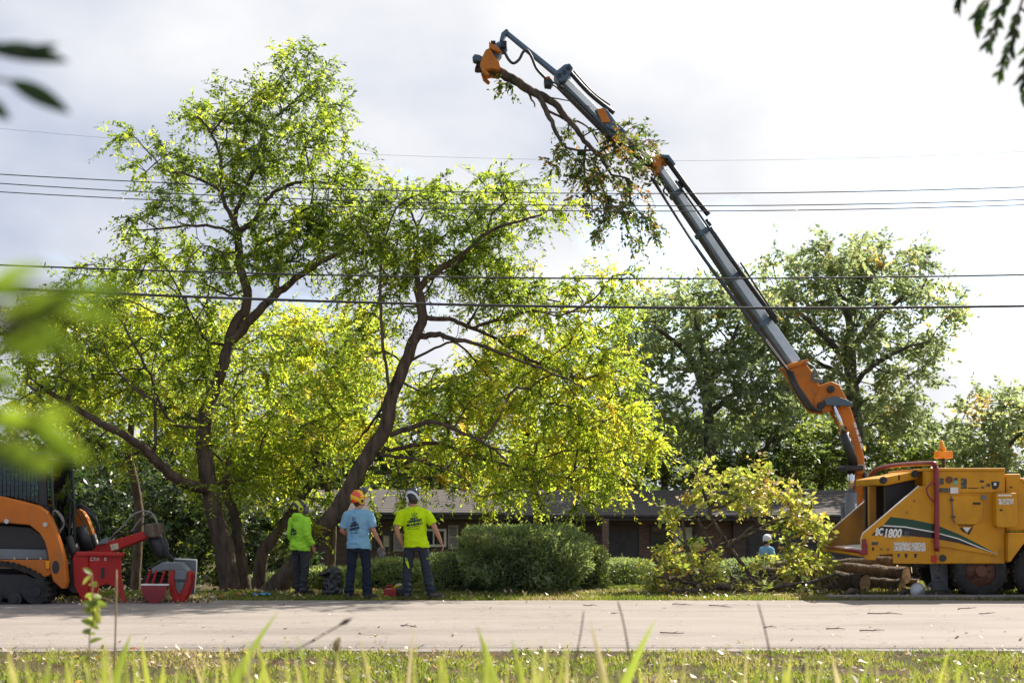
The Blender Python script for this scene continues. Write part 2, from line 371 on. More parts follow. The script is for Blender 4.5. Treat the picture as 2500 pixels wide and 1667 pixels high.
def scatter(n, x0, x1, y0, y1, seed, keep=None, dz=0):
    rg = np.random.default_rng(seed); x = x0 + (x1 - x0) * rg.random(n); y = y0 + (y1 - y0) * rg.random(n)
    pts = [(a, b, gz(a, b) + dz) for a, b in zip(x, y) if keep is None or keep(a, b)]
    return np.array(pts)
def tuft(x, y): return noise.noise((x * 1.7, y * 1.7, 2)) + .5 * noise.noise((x * 6, y * 6, 4)) > -.24 + .3 * random.random()
random.seed(5)
blades('verge_grass', scatter(52000, -6.2, 6.2, 9.8, 13.0, 1, tuft), .042, .012, 1.3, 11, 'short sunlit grass on the near verge')
blades('lawn_grass', np.concatenate([scatter(40000, -10.5, 11.5, 20.05, 22.8, 2), scatter(12000, 0, 11, 22.8, 26, 3)]), .045, .012, .8, 12, 'sunlit lawn grass beyond the road')
blades('lawn_edge_grass', scatter(9000, -10, 10, 20.0, 20.35, 4), .05, .012, .9, 13, 'ragged grass fringe along the far road edge')
def litter(name, n, x0, x1, y0, y1, size, seed, label, z=.02, keep=None):
    rg = np.random.default_rng(seed); x = x0 + (x1 - x0) * rg.random(n); y = y0 + (y1 - y0) * rg.random(n)
    if keep is not None:
        k = np.array([keep(a, b) for a, b in zip(x, y)]); x, y = x[k], y[k]; n = len(x)
    c = np.stack([x, y, np.array([gz(a, b) for a, b in zip(x, y)]) + z], 1)
    a = rg.random(n) * 6.283; s = size * (.5 + rg.random(n)); ti = rg.standard_normal((n, 2)) * .5
    u = np.stack([np.cos(a), np.sin(a), ti[:, 0]], 1) * s[:, None]; v = np.stack([-np.sin(a), np.cos(a), ti[:, 1]], 1) * (s * .55)[:, None]
    cu = np.zeros((n, 3)); cu[:, 2] = s * .35 * rg.random(n)
    V = np.stack([c - u + cu, c - u * .1 - v, c + u + cu, c + u * .1 + v], 1).reshape(-1, 3); Fc = np.arange(n)[:, None] * 4 + np.arange(4)
    return tag(link(name, mesh_np(name, V, Fc, rg.random(n)), M['litter']), label, kind='stuff')
litter('road_leaf_litter', 620, -7, 8.5, 13.1, 20, .022, 21, 'pale dry leaves scattered on the road', .035,
       lambda a, b: random.random() < .25 + .75 * ss(15.5, 13, b) + .5 * ss(19, 20, b) + .25 * (a < -3))
litter('verge_leaf_litter', 1300, -6, 6, 10.2, 13.05, .024, 22, 'dry leaves lying in the verge grass', .045)
litter('lawn_leaf_litter', 700, -9, 10, 20.0, 22.5, .035, 23, 'dry leaves lying on the lawn edge', .05)
litter('wood_chip_litter', 900, -7.2, -4.6, 19.2, 20.6, .03, 24, 'dry chips and leaves below the grapple', .03)
M['stick'] = surf('stick_bark', (.1, .07, .05), (.04, .03, .025), rough=.9)
rt = random.Random(8)
for px, py, ln in [(990, 1536, .16), (1440, 1485, .2), (1640, 1555, .3), (1880, 1540, .16), (2160, 1506, .45), (1760, 1487, .4), (1665, 1483, .3), (2360, 1492, .4), (2410, 1505, .25), (1010, 1538, .1), (1500, 1505, .15), (2130, 1548, .3), (2040, 1544, .22)]:
    Y = HC * F_PX / (py - YH); c = Vector(((px - 1250) / F_PX * Y, Y, .045)); a = rt.uniform(-1.0, 1.0)
    d = Vector((math.cos(a), math.sin(a), 0)); nrm = Vector((-d.y, d.x, 0)); mb = MB()
    pts = [c + d * ln * (t - .5) + nrm * rt.uniform(-.03, .03) * (ln / .3) + Vector((0, 0, rt.uniform(0, .012))) for t in (0, .25, .5, .75, 1)]
    mb.tube(pts, [.007, .0065, .006, .005, .003], 6)
    mb.tube([pts[2], pts[2] + d * .2 * ln + nrm * .13 * ln + Vector((0, 0, .02))], [.004, .002], 5)
    tag(mb.build('twig', M['stick'], loc=c), 'small dry twig lying on the pale road', 'twig', 'twigs on the road')

# ------------------------------------------------------------------ house
M['siding'] = surf('dark_siding', (.105, .072, .054), (.06, .043, .035), rough=.75, scale=3, stretch=(.3, 1, 3), bump=.2)
M['brick'] = None
def brick_material():
    m, t, o = new_mat('brown_brick'); L = t.links.new
    b = nd(t, 'ShaderNodeBsdfPrincipled', {'Roughness': .9})
    tcn = nd(t, 'ShaderNodeTexCoord'); sx = nd(t, 'ShaderNodeSeparateXYZ'); L(tcn.outputs['Object'], sx.inputs[0])
    ad = nd(t, 'ShaderNodeMath', operation='ADD'); L(sx.outputs[0], ad.inputs[0]); L(sx.outputs[1], ad.inputs[1])
    cb = nd(t, 'ShaderNodeCombineXYZ'); L(ad.outputs[0], cb.inputs[0]); L(sx.outputs[2], cb.inputs[1])
    br = nd(t, 'ShaderNodeTexBrick', {'Color1': (.17, .09, .06, 1), 'Color2': (.1, .06, .045, 1), 'Mortar': (.25, .22, .2, 1), 'Scale': 4.2, 'Mortar Size': .016}); L(cb.outputs[0], br.inputs['Vector'])
    L(br.outputs[0], b.inputs['Base Color'])
    bp = nd(t, 'ShaderNodeBump', {'Strength': .5, 'Distance': .01}, invert=True); L(br.outputs['Fac'], bp.inputs['Height']); L(bp.outputs[0], b.inputs['Normal'])
    L(b.outputs[0], o.inputs[0]); return m
M['brick'] = brick_material()
M['roof'] = surf('roof_shingle', (.07, .055, .049), (.036, .029, .027), rough=.85, scale=2.2, stretch=(1, 3, 1), bump=.6, bscale=30)  # shingle colour darkened to stand in for tree shade on the wing
M['fascia'] = surf('fascia_paint', (.05, .045, .042), (.03, .027, .026), rough=.6)
M['shutter'] = surf('shutter_paint', (.30, .29, .24), (.22, .21, .18), rough=.6)
M['trim'] = surf('white_trim', (.62, .6, .55), (.45, .43, .4), rough=.6)
M['curtain'] = surf('curtain', (.55, .52, .36), (.36, .34, .22), rough=.9, scale=9, stretch=(6, 1, .2))  # warm tan standing in for a reflection in the window glass
def glass_material():
    m, t, o = new_mat('window_glass'); b = nd(t, 'ShaderNodeBsdfPrincipled', {'Base Color': (.02, .025, .03, 1), 'Roughness': .06, 'Specular IOR Level': .8})
    n = nd(t, 'ShaderNodeTexNoise', {'Scale': 1.5}); bp = nd(t, 'ShaderNodeBump', {'Strength': .05, 'Distance': .05}); t.links.new(n.outputs[0], bp.inputs['Height']); t.links.new(bp.outputs[0], b.inputs['Normal'])
    t.links.new(b.outputs[0], o.inputs[0]); return m
M['glass'] = glass_material()
M['sunset'] = surf('window_reflection_tan', (.42, .2, .09), (.2, .17, .07), rough=.25, scale=1.2)
GH = -1.42
house = empty('ranch_house', (2, 44, GH), 'long low dark-sided ranch house with brown shingle roof beyond the hedges', 'house')
def wall_with_boards(name, px0, px1, Y, zt, depth, mat, boards=True):
    x0 = P(px0, 0, Y).x; x1 = P(px1, 0, Y).x
    mb = MB(); mb.box(((x0 + x1) / 2, Y + depth / 2, (GH - .3 + zt) / 2), (x1 - x0, depth, zt - GH + .3)); w = mb.build(name, mat, house)
    if boards:
        n = int((zt - GH) / .2)
        for i in range(n):
            z = GH + .05 + i * .2
            q = MB(); q.box(((x0 + x1) / 2, Y - .014, z + .1), (x1 - x0 - .004, .02, .185), eul(-4, 0, 0)); q.build('siding_board', M['siding'], w)
    return w
def gable_roof(px0, px1, Ye, eave, Yr, ridge, ov=.5):
    x0 = P(px0, 0, Ye).x; x1 = P(px1, 0, Ye).x; s_ = (ridge - eave) / (Yr - Ye)
    mb = MB(); prof = [(Ye - ov, eave - ov * s_), (Yr, ridge), (2 * Yr - Ye + ov, eave - ov * s_), (2 * Yr - Ye + ov, eave - ov * s_ - .1), (Yr, ridge - .1), (Ye - ov, eave - ov * s_ - .1)]
    V = [(x0 - .3, y, z) for y, z in prof] + [(x1 + .3, y, z) for y, z in prof]; n = 6
    Fs = [(0, 1, 4, 5), (1, 2, 3, 4), (11, 10, 7, 6), (10, 9, 8, 7)] + [(i, i + n, (i + 1) % n + n, (i + 1) % n) for i in range(n)]
    mb.add(V, Fs); rf = mb.build('roof', M['roof'], house, fix=True)
    q = MB(); q.box(((x0 + x1) / 2, Ye - ov - .03, eave - ov * s_ - .08), (x1 - x0 + .6, .04, .2)); q.build('fascia', M['fascia'], rf)
    q = MB(); q.box(((x0 + x1) / 2, Ye - ov - .1, eave - ov * s_ - .03), (x1 - x0 + .6, .1, .09)); q.build('gutter', M['fascia'], rf, bevel=.02)
    # ragged courses of shingles as real steps
    k = 11
    for i in range(k):
        t0 = i / k; y = Ye - ov + (Yr - Ye + ov) * t0; z = eave - ov * s_ + s_ * (Yr - Ye + ov) * t0
        q = MB(); q.box(((x0 + x1) / 2, y + .18, z + .012 + s_ * .18), (x1 - x0 + .6, .5, .012), Matrix.Rotation(math.atan(s_) - .012, 3, 'X')); q.build('shingle_course', M['roof'], rf)
    return rf
def window(px0, py0, px1, py1, Y, frame_mat, fill='glass', mull=0, curtain=False, parent=None):
    a = P(px0, py0, Y); b = P(px1, py1, Y); cx = (a.x + b.x) / 2; cz = (a.z + b.z) / 2; w = b.x - a.x; h = a.z - b.z; f = .07
    mb = MB()
    for sx in (-1, 1): mb.box((cx + sx * (w / 2 - f / 2), Y - .05, cz), (f, .09, h))
    for sz in (-1, 1): mb.box((cx, Y - .05, cz + sz * (h / 2 - f / 2)), (w - 2 * f, .088, f))
    for i in range(mull): mb.box((a.x + w * (i + 1) / (mull + 1), Y - .05, cz), (.04, .08, h - 2 * f))
    fr = mb.build('window', frame_mat, house)
    q = MB(); q.box((cx, Y - .035, cz), (w - 2 * f, .01, h - 2 * f)); q.build('pane', M[fill], fr)
    if curtain:
        q = MB(); q.box((cx + w * .2, Y - .042, cz), (w * .45, .006, h - 2 * f)); q.build('curtain', M['curtain'], fr)  # added tan panel paints a reflection over part of the pane
    return fr
def shutter(px0, py0, px1, py1, Y):
    a = P(px0, py0, Y); b = P(px1, py1, Y); cx = (a.x + b.x) / 2; cz = (a.z + b.z) / 2; w = b.x - a.x; h = a.z - b.z
    mb = MB()
    for sx in (-1, 1): mb.box((cx + sx * (w / 2 - .025), Y - .05, cz), (.05, .05, h))
    for q in (-1, 0, 1): mb.box((cx, Y - .05, cz + q * (h / 2 - .03)), (w - .1, .048, .06))
    sh = mb.build('shutter', M['shutter'], house)
    n = int(h / .05)
    for i in range(n):
        q = MB(); q.box((cx, Y - .05, b.z + (i + .5) * h / n), (w - .1, .03, .035), eul(-35, 0, 0)); q.build('slat', M['shutter'], sh)
YL, YM = 38.0, 42.0
wall_with_boards('wing_wall', 690, 1215, YL, 1.34, 7, M['siding'])
wall_with_boards('main_wall', 1215, 1560, YM, 1.22, 8, M['siding'])
wall_with_boards('brick_wall', 1560, 1790, YM - .05, 1.22, 8, M['brick'], False)
wall_with_boards('garage_wall', 1790, 2330, YM - .3, 1.22, 8, M['siding'])
gable_roof(690, 1210, YL, 1.36, YL + 4, 2.0)
gable_roof(1230, 2330, YM - .3, 1.27, YM + 4.5, 2.05)
window(912, 1300, 957, 1340, YL, M['fascia'], 'glass', 1, True); shutter(961, 1300, 985, 1345, YL); shutter(885, 1298, 909, 1343, YL)
window(1028, 1290, 1090, 1334, YL, M['trim'], 'glass', 1); shutter(1094, 1281, 1119, 1340, YL)
window(1256, 1278, 1306, 1325, YM, M['trim'], 'glass', 1)
window(1588, 1281, 1697, 1336, YM - .05, M['fascia'], 'glass', 1, True)
mb = MB(); c = P(1478, 1270, 40.3); mb.box((c.x, 40.3, (GH + 1.1) / 2 - .1), (.2, .2, 1.25 - GH)); mb.build('porch_column', M['brick'], house)
c = P(1520, 1300, YM); mb = MB(); mb.box((c.x, YM - .05, GH + 1.05), (.95, .06, 2.1)); dr = mb.build('front_door', M['fascia'], house)
q = MB(); q.ball((c.x + .38, YM - .12, GH + 1.0), .04, 8, 6); q.build('handle', M['trim'], dr)
c = P(1990, 1300, YM); mb = MB(); mb.box((c.x, YM - .36, GH + 1.1), (4.6, .06, 2.1)); gd = mb.build('garage_door', M['fascia'], house)
for i in range(4):
    q = MB(); q.box((c.x, YM - .40, GH + .32 + i * .52), (4.5, .03, .48)); q.build('panel', M['fascia'], gd, bevel=.01)

# ------------------------------------------------------------------ plants: growth of branches and leaves
def resample(pts, step):
    out = [np.array(pts[0], float)]
    for a, b in zip(pts[:-1], pts[1:]):
        a = np.array(a, float); b = np.array(b, float); n = max(1, int(np.linalg.norm(b - a) / step))
        for k in range(1, n + 1): out.append(a + (b - a) * k / n)
    return out
def grow(skels, attract, step=.3, seed=0, balance=.25, jit=.12, tip_r=.0055, expo=.42):
    """skels: (points, r0, r1) polylines, the first one rooted; each attractor is joined to the cheapest node"""
    rg = np.random.default_rng(seed); N = []; Pn = []; PL = []; HR = []
    for si, (pts, r0, r1) in enumerate(skels):
        rs = resample(smooth_path(pts, 4), step); m = len(rs)
        if si == 0: par = -1
        else:
            A = np.array(N); par = int(np.argmin(np.linalg.norm(A - rs[0], axis=1)))
            if np.linalg.norm(A[par] - rs[0]) < step * .8: rs = rs[1:]
        for k, p in enumerate(rs):
            N.append(p + rg.standard_normal(3) * jit * step * .3); Pn.append(par)
            PL.append(0 if par < 0 else PL[par] + np.linalg.norm(N[-1] - N[par])); HR.append(r0 + (r1 - r0) * (k + 1) / m)
            par = len(N) - 1
    cap = len(N) + sum(1 for _ in attract) * 14 + 10
    A = np.zeros((cap, 3)); A[:len(N)] = N; PLa = np.zeros(cap); PLa[:len(N)] = PL; n = len(N); Pn = Pn + [0] * (cap - n); HR = HR + [0.0] * (cap - n)
    attract = np.asarray(attract); sk = A[:n]
    d0 = np.min(np.linalg.norm(attract[:, None, :] - sk[None, ::2, :], axis=2), axis=1) if len(attract) else []
    tips = []
    for i in np.argsort(d0):
        a = attract[i]; d = np.linalg.norm(A[:n] - a, axis=1); j = int(np.argmin(d + balance * PLa[:n])); dist = d[j]
        m = min(12, max(1, int(round(dist / step)))); p0 = A[j].copy(); pj = Pn[j]
        dirp = (A[j] - A[pj]) if pj >= 0 else np.array([0, 0, 1.0]); ln = np.linalg.norm(dirp); dirp = dirp / ln if ln > 0 else dirp
        par = j; c = p0 + dirp * dist * .3 + np.array([0, 0, .12 * dist])
        for k in range(1, m + 1):
            t = k / m; p = (1 - t) ** 2 * p0 + 2 * t * (1 - t) * c + t * t * a
            if k < m: p = p + rg.standard_normal(3) * jit * step
            A[n] = p; Pn[n] = par; PLa[n] = PLa[par] + np.linalg.norm(p - A[par]); par = n; n += 1
        tips.append(par)
    A = A[:n]; Pn = np.array(Pn[:n]); HR = np.array(HR[:n]); cnt = np.zeros(n); cnt[tips] = 1
    kids = [[] for _ in range(n)]
    for i in range(n - 1, -1, -1):
        if Pn[i] >= 0: cnt[Pn[i]] += cnt[i]; kids[Pn[i]].append(i)
    rad = np.maximum(HR, tip_r * np.maximum(cnt, .6) ** expo)
    for i in range(n):                       # a child is never thicker than its parent
        if Pn[i] >= 0: rad[i] = min(rad[i], rad[Pn[i]])
    outd = np.array([A[i] - A[Pn[i]] if Pn[i] >= 0 else (0, 0, 1) for i in tips]) if tips else np.zeros((0, 3))
    return A, Pn, kids, rad, cnt, np.array(tips, int), outd
def branch_mesh(name, G, flare=1.0, rmin=0, rmax=9):
    A, Pn, kids, rad, cnt = G[:5]; V = []; Fs = []; nb = 0
    starts = [(0, -1)]
    while starts:
        i, par = starts.pop(); chain = [par] if par >= 0 else []; chain.append(i)
        while kids[chain[-1]]:
            ks = sorted(kids[chain[-1]], key=lambda q: -cnt[q]); nx = ks[0]
            for q in ks[1:]: starts.append((q, chain[-1]))
            chain.append(nx)
        if len(chain) < 2: continue
        pts = A[chain]; r = rad[chain].copy()
        if par >= 0: r[0] = min(r[0], r[1] * 1.15)
        k = 9 if r.max() > .1 else 6 if r.max() > .03 else 4 if r.max() > .012 else 3
        tn = np.gradient(pts, axis=0); tn /= np.maximum(np.linalg.norm(tn, axis=1), 1e-9)[:, None]
        ref = np.array([.3, .9, .31]); s1 = np.cross(tn, ref); s1 /= np.maximum(np.linalg.norm(s1, axis=1), 1e-6)[:, None]; s2 = np.cross(tn, s1)
        ang = np.arange(k) * 6.2832 / k
        wob = 1 + .10 * np.sin(ang * 3)[None, :] * (r[:, None] > .06)
        ring = pts[:, None, :] + (s1[:, None, :] * np.cos(ang)[None, :, None] + s2[:, None, :] * np.sin(ang)[None, :, None]) * (r[:, None] * wob)[:, :, None]
        m = len(chain); V.append(ring.reshape(-1, 3)); idx = nb + np.arange(m * k).reshape(m, k)
        a = idx[:-1]; b = np.roll(idx[:-1], -1, 1); c = np.roll(idx[1:], -1, 1); d = idx[1:]
        Fs.append(np.stack([a, b, c, d], 2).reshape(-1, 4)); nb += m * k
    return mesh_np(name, np.concatenate(V), np.concatenate(Fs), smooth=True)
def sprays(tips, outd, seed, n_tw=5, L=.38, n_leaf=14, leaf=.075, wid=.42, droop=.35, hue=.45, hue_sd=.2, flat=.6, spread=.9, hue_z=None):
    rg = np.random.default_rng(seed); nt_ = len(tips); o = outd / np.maximum(np.linalg.norm(outd, axis=1), 1e-6)[:, None]
    B = np.repeat(tips, n_tw, 0); n = len(B)
    d = np.repeat(o, n_tw, 0) * .6 + rg.standard_normal((n, 3)) * spread * .7; d[:, 2] -= droop * rg.random(n)
    d /= np.linalg.norm(d, axis=1)[:, None]; Lk = L * (.5 + .9 * rg.random(n))
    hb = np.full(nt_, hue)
    if hue_z is not None: hb = hue + (hue_z[2] - hue) * np.clip((tips[:, 2] - hue_z[0]) / (hue_z[1] - hue_z[0]), 0, 1)  # leaf colour darkens upward, painting a crown silhouetted against the sky
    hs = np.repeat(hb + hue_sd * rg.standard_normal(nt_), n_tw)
    T = (np.arange(n_leaf) + .6) / n_leaf
    pos = B[:, None, :] + d[:, None, :] * (T[None, :, None] * Lk[:, None, None]); pos[:, :, 2] -= (droop * .5 * Lk[:, None] * T[None, :] ** 2)
    sidev = np.cross(d, np.array([0, 0, 1.0]) + rg.standard_normal((n, 3)) * .35); sidev /= np.maximum(np.linalg.norm(sidev, axis=1), 1e-6)[:, None]
    sg = np.where(np.arange(n_leaf) % 2 == 0, 1, -1)
    ld = d[:, None, :] * .55 + sidev[:, None, :] * sg[None, :, None] + rg.standard_normal((n, n_leaf, 3)) * .42; ld[:, :, 2] -= droop * .6
    ld /= np.linalg.norm(ld, axis=2)[:, :, None]
    up = np.array([0, 0, 1.0]) * flat + rg.standard_normal((n, n_leaf, 3)) * (1.05 - flat * .6)
    wv = np.cross(ld, up); wv /= np.maximum(np.linalg.norm(wv, axis=2), 1e-6)[:, :, None]
    ll = leaf * (.55 + .8 * rg.random((n, n_leaf)))[:, :, None]
    nrm = np.cross(wv, ld)
    p0 = pos; tip = pos + ld * ll - nrm * ll * .12; m = pos + ld * ll * .45
    V = np.stack([p0, m + wv * ll * wid * .5, tip, m - wv * ll * wid * .5], 2).reshape(-1, 3); k = n * n_leaf
    Fc = np.arange(k)[:, None] * 4 + np.arange(4)
    rnd = np.clip(hs[:, None] + .16 * rg.standard_normal((n, n_leaf)), 0, 1).ravel()
    # thin twigs, three sided
    e = B + d * Lk[:, None]; e[:, 2] -= droop * .5 * Lk
    s1 = np.cross(d, [.2, .3, .93]); s1 /= np.maximum(np.linalg.norm(s1, axis=1), 1e-6)[:, None]; s2 = np.cross(d, s1); r0 = .004; TW = []
    for q, rr in ((B, r0), (e, r0 * .4)):
        for a in (0, 2.09, 4.19): TW.append(q + (s1 * math.cos(a) + s2 * math.sin(a)) * rr)
    TV = np.stack(TW, 1).reshape(-1, 3); b = np.arange(n)[:, None] * 6
    TF = np.concatenate([b + [0, 1, 4, 3], b + [1, 2, 5, 4], b + [2, 0, 3, 5]])
    return V, Fc, rnd, TV, TF
def ell_points(ells, dens, seed, Y0, shell=.35):
    """ells: (px, py, rx, ry[, dY, radius_Y, weight]) in photo pixels -> scattered 3-D points in those volumes"""
    rg = np.random.default_rng(seed); out = []
    for e in ells:
        px, py, rx, ry = e[:4]; dY = e[4] if len(e) > 4 else 0; rY = e[5] if len(e) > 5 else 1.3; w = e[6] if len(e) > 6 else 1
        n = max(3, int(math.pi * rx * ry / dens * w))
        for _ in range(n):
            v = rg.standard_normal(3); v /= np.linalg.norm(v); v *= rg.random() ** shell
            Y = Y0 + dY + v[1] * rY; out.append(P(px + v[0] * rx, py + v[2] * ry, Y))
    return np.array([tuple(p) for p in out])
def tree(name, label, group, skels, ells, Y0, dens, seed, bark, leafm, cat='tree', leafkw=None, growkw=None, extra=None, base=None, trunk_name='trunk'):
    at = ell_points(ells, dens, seed, Y0)
    if extra is not None: at = np.concatenate([at, extra])
    G = grow(skels, at, seed=seed, **(growkw or {}))
    b = base or Vector(skels[0][0][0])
    t = empty(name, b, label, cat, group)
    link(trunk_name, branch_mesh(trunk_name, G), bark, t)
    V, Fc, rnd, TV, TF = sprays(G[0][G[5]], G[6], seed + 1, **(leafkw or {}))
    cr = link('crown', mesh_np('crown', V, Fc, rnd), leafm, t); cr['kind'] = 'stuff'
    tw = link('twig', mesh_np('twig', TV, TF), M['twig'], t); tw['kind'] = 'stuff'
    return t
def sk(pts, Y0, r0, r1, d0=0, d1=0):
    n = len(pts); return ([P(p[0], p[1], Y0 + (p[2] if len(p) > 2 else d0 + (d1 - d0) * i / max(1, n - 1))) for i, p in enumerate(pts)], r0, r1)
# ------------------------------------------------------------------ the two leaning yard trees
YA, YB = 22.6, 22.4
skA = [sk([(566, 1450), (551, 1349), (531, 1272), (513, 1180), (500, 1090), (502, 1017), (515, 976), (541, 905), (561, 838)], YA, .24, .135, 0, .3),
       sk([(561, 838), (576, 787), (602, 752), (605, 711), (588, 657), (581, 579), (572, 540)], YA, .125, .085, .3, .1),
       sk([(572, 540), (546, 488), (538, 427), (538, 383), (520, 336), (499, 301), (481, 284)], YA, .06, .02, .1, -.5),
       sk([(572, 540), (577, 514), (607, 444), (629, 383), (646, 318), (676, 284), (737, 232)], YA, .06, .02, .1, .6),
       sk([(584, 565), (624, 535), (646, 496), (676, 466), (737, 444), (815, 449), (893, 466)], YA, .07, .02, .1, .9),
       sk([(561, 838), (602, 793), (643, 747), (684, 711), (724, 680), (794, 635), (850, 610)], YA, .12, .05, .3, -.3),
       sk([(581, 579), (525, 553), (434, 553), (373, 561), (330, 561)], YA, .04, .012, .1, -.9),
       sk([(540, 465), (460, 427), (403, 414), (377, 388), (338, 345)], YA, .035, .012, 0, .9),
       sk([(515, 1196), (444, 1175), (393, 1134), (347, 1089), (286, 1053), (204, 1007), (133, 966), (102, 946)], YA, .13, .05, 0, -1.2),
       sk([(378, 1110), (378, 987), (340, 960), (286, 905), (250, 839)], YA, .04, .015, -.5, -1.4),
       sk([(604, 700), (560, 720), (500, 690), (470, 640), (440, 600)], YA, .03, .012, .2, 1.2),
       sk([(660, 735), (690, 640), (672, 560), (660, 500)], YA, .035, .012, .3, 1.1)]
skA = [(p_, a_ * .8, b_ * .7) for p_, a_, b_ in skA]
eA = [(735, 225, 95, 60), (700, 170, 40, 45), (760, 140, 16, 24, 0, .4), (545, 270, 70, 55), (500, 300, 50, 40, 0, .8), (635, 250, 60, 50), (640, 330, 110, 60), (770, 320, 75, 60), (800, 270, 45, 35),
      (312, 318, 42, 30, .6, .5), (355, 380, 40, 40, .6, .5), (400, 380, 50, 30, .5, .6), (470, 415, 70, 45), (560, 400, 70, 60), (690, 400, 90, 50), (790, 400, 80, 40), (850, 430, 70, 45, .6), (600, 470, 60, 50),
      (325, 520, 50, 22, -.8, .5), (400, 510, 55, 28, -.6, .6), (470, 520, 50, 35), (700, 540, 110, 70), (800, 540, 90, 60), (560, 630, 130, 70), (690, 630, 90, 60), (820, 600, 80, 70),
      (330, 610, 80, 60, .8), (270, 680, 110, 60, .5), (420, 660, 90, 60, .6), (190, 730, 110, 60, -.4), (100, 800, 110, 80, -.6), (60, 900, 90, 90, -.8), (230, 830, 130, 90, -.4, 1.8), (370, 800, 130, 90, .2, 1.8),
      (520, 780, 110, 90, .6, 1.8), (450, 900, 130, 100, .5, 2), (620, 870, 130, 100, .6, 2), (160, 900, 90, 70, -1), (300, 940, 130, 70, -.3, 1.6), (560, 1010, 150, 100, .4, 2), (700, 1000, 130, 110, .7, 2),
      (420, 1020, 110, 70, .6, 1.6), (250, 1070, 60, 45, -.8, .8), (620, 1130, 140, 70, .3, 1.6), (500, 1130, 90, 50, .6, 1.2), (310, 1110, 60, 35, -.6, .8)]
LK = dict(n_tw=6, L=.46, n_leaf=18, leaf=.085, wid=.42, droop=.45, hue=.48, hue_sd=.19, hue_z=(3.2, 6.0, .27))  # upper leaves coloured darker, as if seen against the light
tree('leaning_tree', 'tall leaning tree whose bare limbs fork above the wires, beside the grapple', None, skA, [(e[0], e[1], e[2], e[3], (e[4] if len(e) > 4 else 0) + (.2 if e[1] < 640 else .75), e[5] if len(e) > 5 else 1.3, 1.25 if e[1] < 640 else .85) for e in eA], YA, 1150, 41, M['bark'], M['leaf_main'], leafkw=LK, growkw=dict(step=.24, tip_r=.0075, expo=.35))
# other stems of the same thicket
skS = [sk([(600, 1450), (590, 1360), (582, 1310), (571, 1247), (551, 1201), (560, 1130)], YA + .5, .13, .06)]
tree('leaning_tree', 'short upright stem crowded against the trunk of the tall forked tree', None, skS, [(590, 1080, 100, 70), (560, 1180, 110, 50), (660, 1200, 60, 40)], YA + .7, 1300, 42, M['bark'], M['leaf_main'], leafkw=LK)
skS = [sk([(628, 1452), (636, 1390), (648, 1339), (684, 1288), (724, 1231), (755, 1185), (770, 1120)], YA + .9, .14, .07)]
tree('leaning_tree', 'dark stem slanting up behind the worker in the green hoodie', None, skS, [(760, 1080, 120, 80), (800, 990, 100, 90), (720, 1170, 90, 50), (745, 1280, 28, 26, -1.2, .3), (770, 1200, 60, 40)], YA + .9, 1150, 43, M['bark'], M['leaf_main'], leafkw=LK)
skB = [sk([(652, 1455), (714, 1390), (765, 1313), (816, 1257), (858, 1186), (896, 1116), (940, 1051), (956, 969), (983, 904), (1010, 834), (1032, 774), (1021, 709)], YB, .25, .115),
       sk([(1021, 709), (1043, 682), (1097, 644), (1140, 611), (1211, 557), (1319, 525)], YB, .09, .02, 0, -.6),
       sk([(1021, 709), (1016, 644), (1021, 573), (999, 508)], YB, .07, .02, 0, .5),
       sk([(951, 960), (943, 900), (934, 834), (929, 725), (929, 644), (940, 579), (967, 508)], YB, .045, .015, -.2, -.6),
       sk([(1032, 823), (1064, 815), (1102, 828), (1150, 836), (1238, 866), (1346, 910), (1422, 942)], YB, .075, .015, 0, -.9),
       sk([(1040, 780), (1097, 780), (1140, 796), (1211, 828), (1292, 877), (1400, 920)], YB, .06, .015, 0, .6),
       sk([(1151, 801), (1238, 774), (1303, 758), (1373, 769), (1450, 730)], YB, .04, .012, .2, -.5),
       sk([(951, 1064), (999, 1045), (1054, 1029), (1130, 1056), (1195, 1089), (1238, 1126)], YB, .07, .02, 0, -.8),
       sk([(934, 1110), (1010, 1120), (1054, 1132), (1140, 1170)], YB, .045, .015, 0, -.6),
       sk([(940, 1090), (956, 1099), (1021, 1083), (1080, 1085), (1180, 1120), (1300, 1150)], YB, .05, .012, 0, .9),
       sk([(945, 985), (913, 1023), (880, 1070), (850, 1100)], YB, .04, .012, 0, .7),
       sk([(990, 890), (1060, 850), (1120, 840), (1200, 930), (1260, 1010)], YB, .035, .012, .3, 1.0)]
skB = [(p_, a_ * .78, b_ * .7) for p_, a_, b_ in skB]
eB = [(1010, 470, 80, 55), (930, 500, 80, 60), (880, 560, 80, 70), (960, 590, 100, 70), (1120, 500, 80, 50), (1200, 460, 70, 40), (1270, 470, 60, 40, -.4, .8), (1330, 500, 60, 35, -.5, .6), (1120, 580, 100, 60), (1230, 550, 80, 50),
      (1050, 650, 120, 70), (1180, 640, 110, 60), (1280, 690, 110, 60), (1400, 700, 90, 45), (1500, 690, 60, 35, -.4, .7), (900, 680, 70, 60), (930, 780, 80, 70), (870, 860, 80, 90, .6), (1190, 740, 120, 50), (1330, 790, 140, 60),
      (1470, 780, 90, 60), (1510, 880, 70, 70), (1400, 880, 120, 70), (1240, 880, 120, 60), (1120, 930, 120, 70), (1000, 960, 60, 60, .8), (1300, 960, 130, 70), (1450, 980, 110, 70), (1550, 1010, 70, 70, 0, 1), (1180, 1010, 120, 60),
      (1080, 1080, 110, 60), (1330, 1060, 120, 60), (1480, 1080, 110, 60), (1580, 1110, 60, 50, 0, .9), (1210, 1130, 120, 50), (1380, 1160, 120, 45), (1510, 1160, 70, 40), (1040, 1170, 110, 45), (1290, 1205, 90, 35), (1440, 1220, 45, 35, -.3, .6),
      (900, 1000, 70, 80, .7), (870, 1160, 40, 30, .6, .6), (960, 1220, 60, 25, .8, .5), (1160, 1200, 70, 30)]
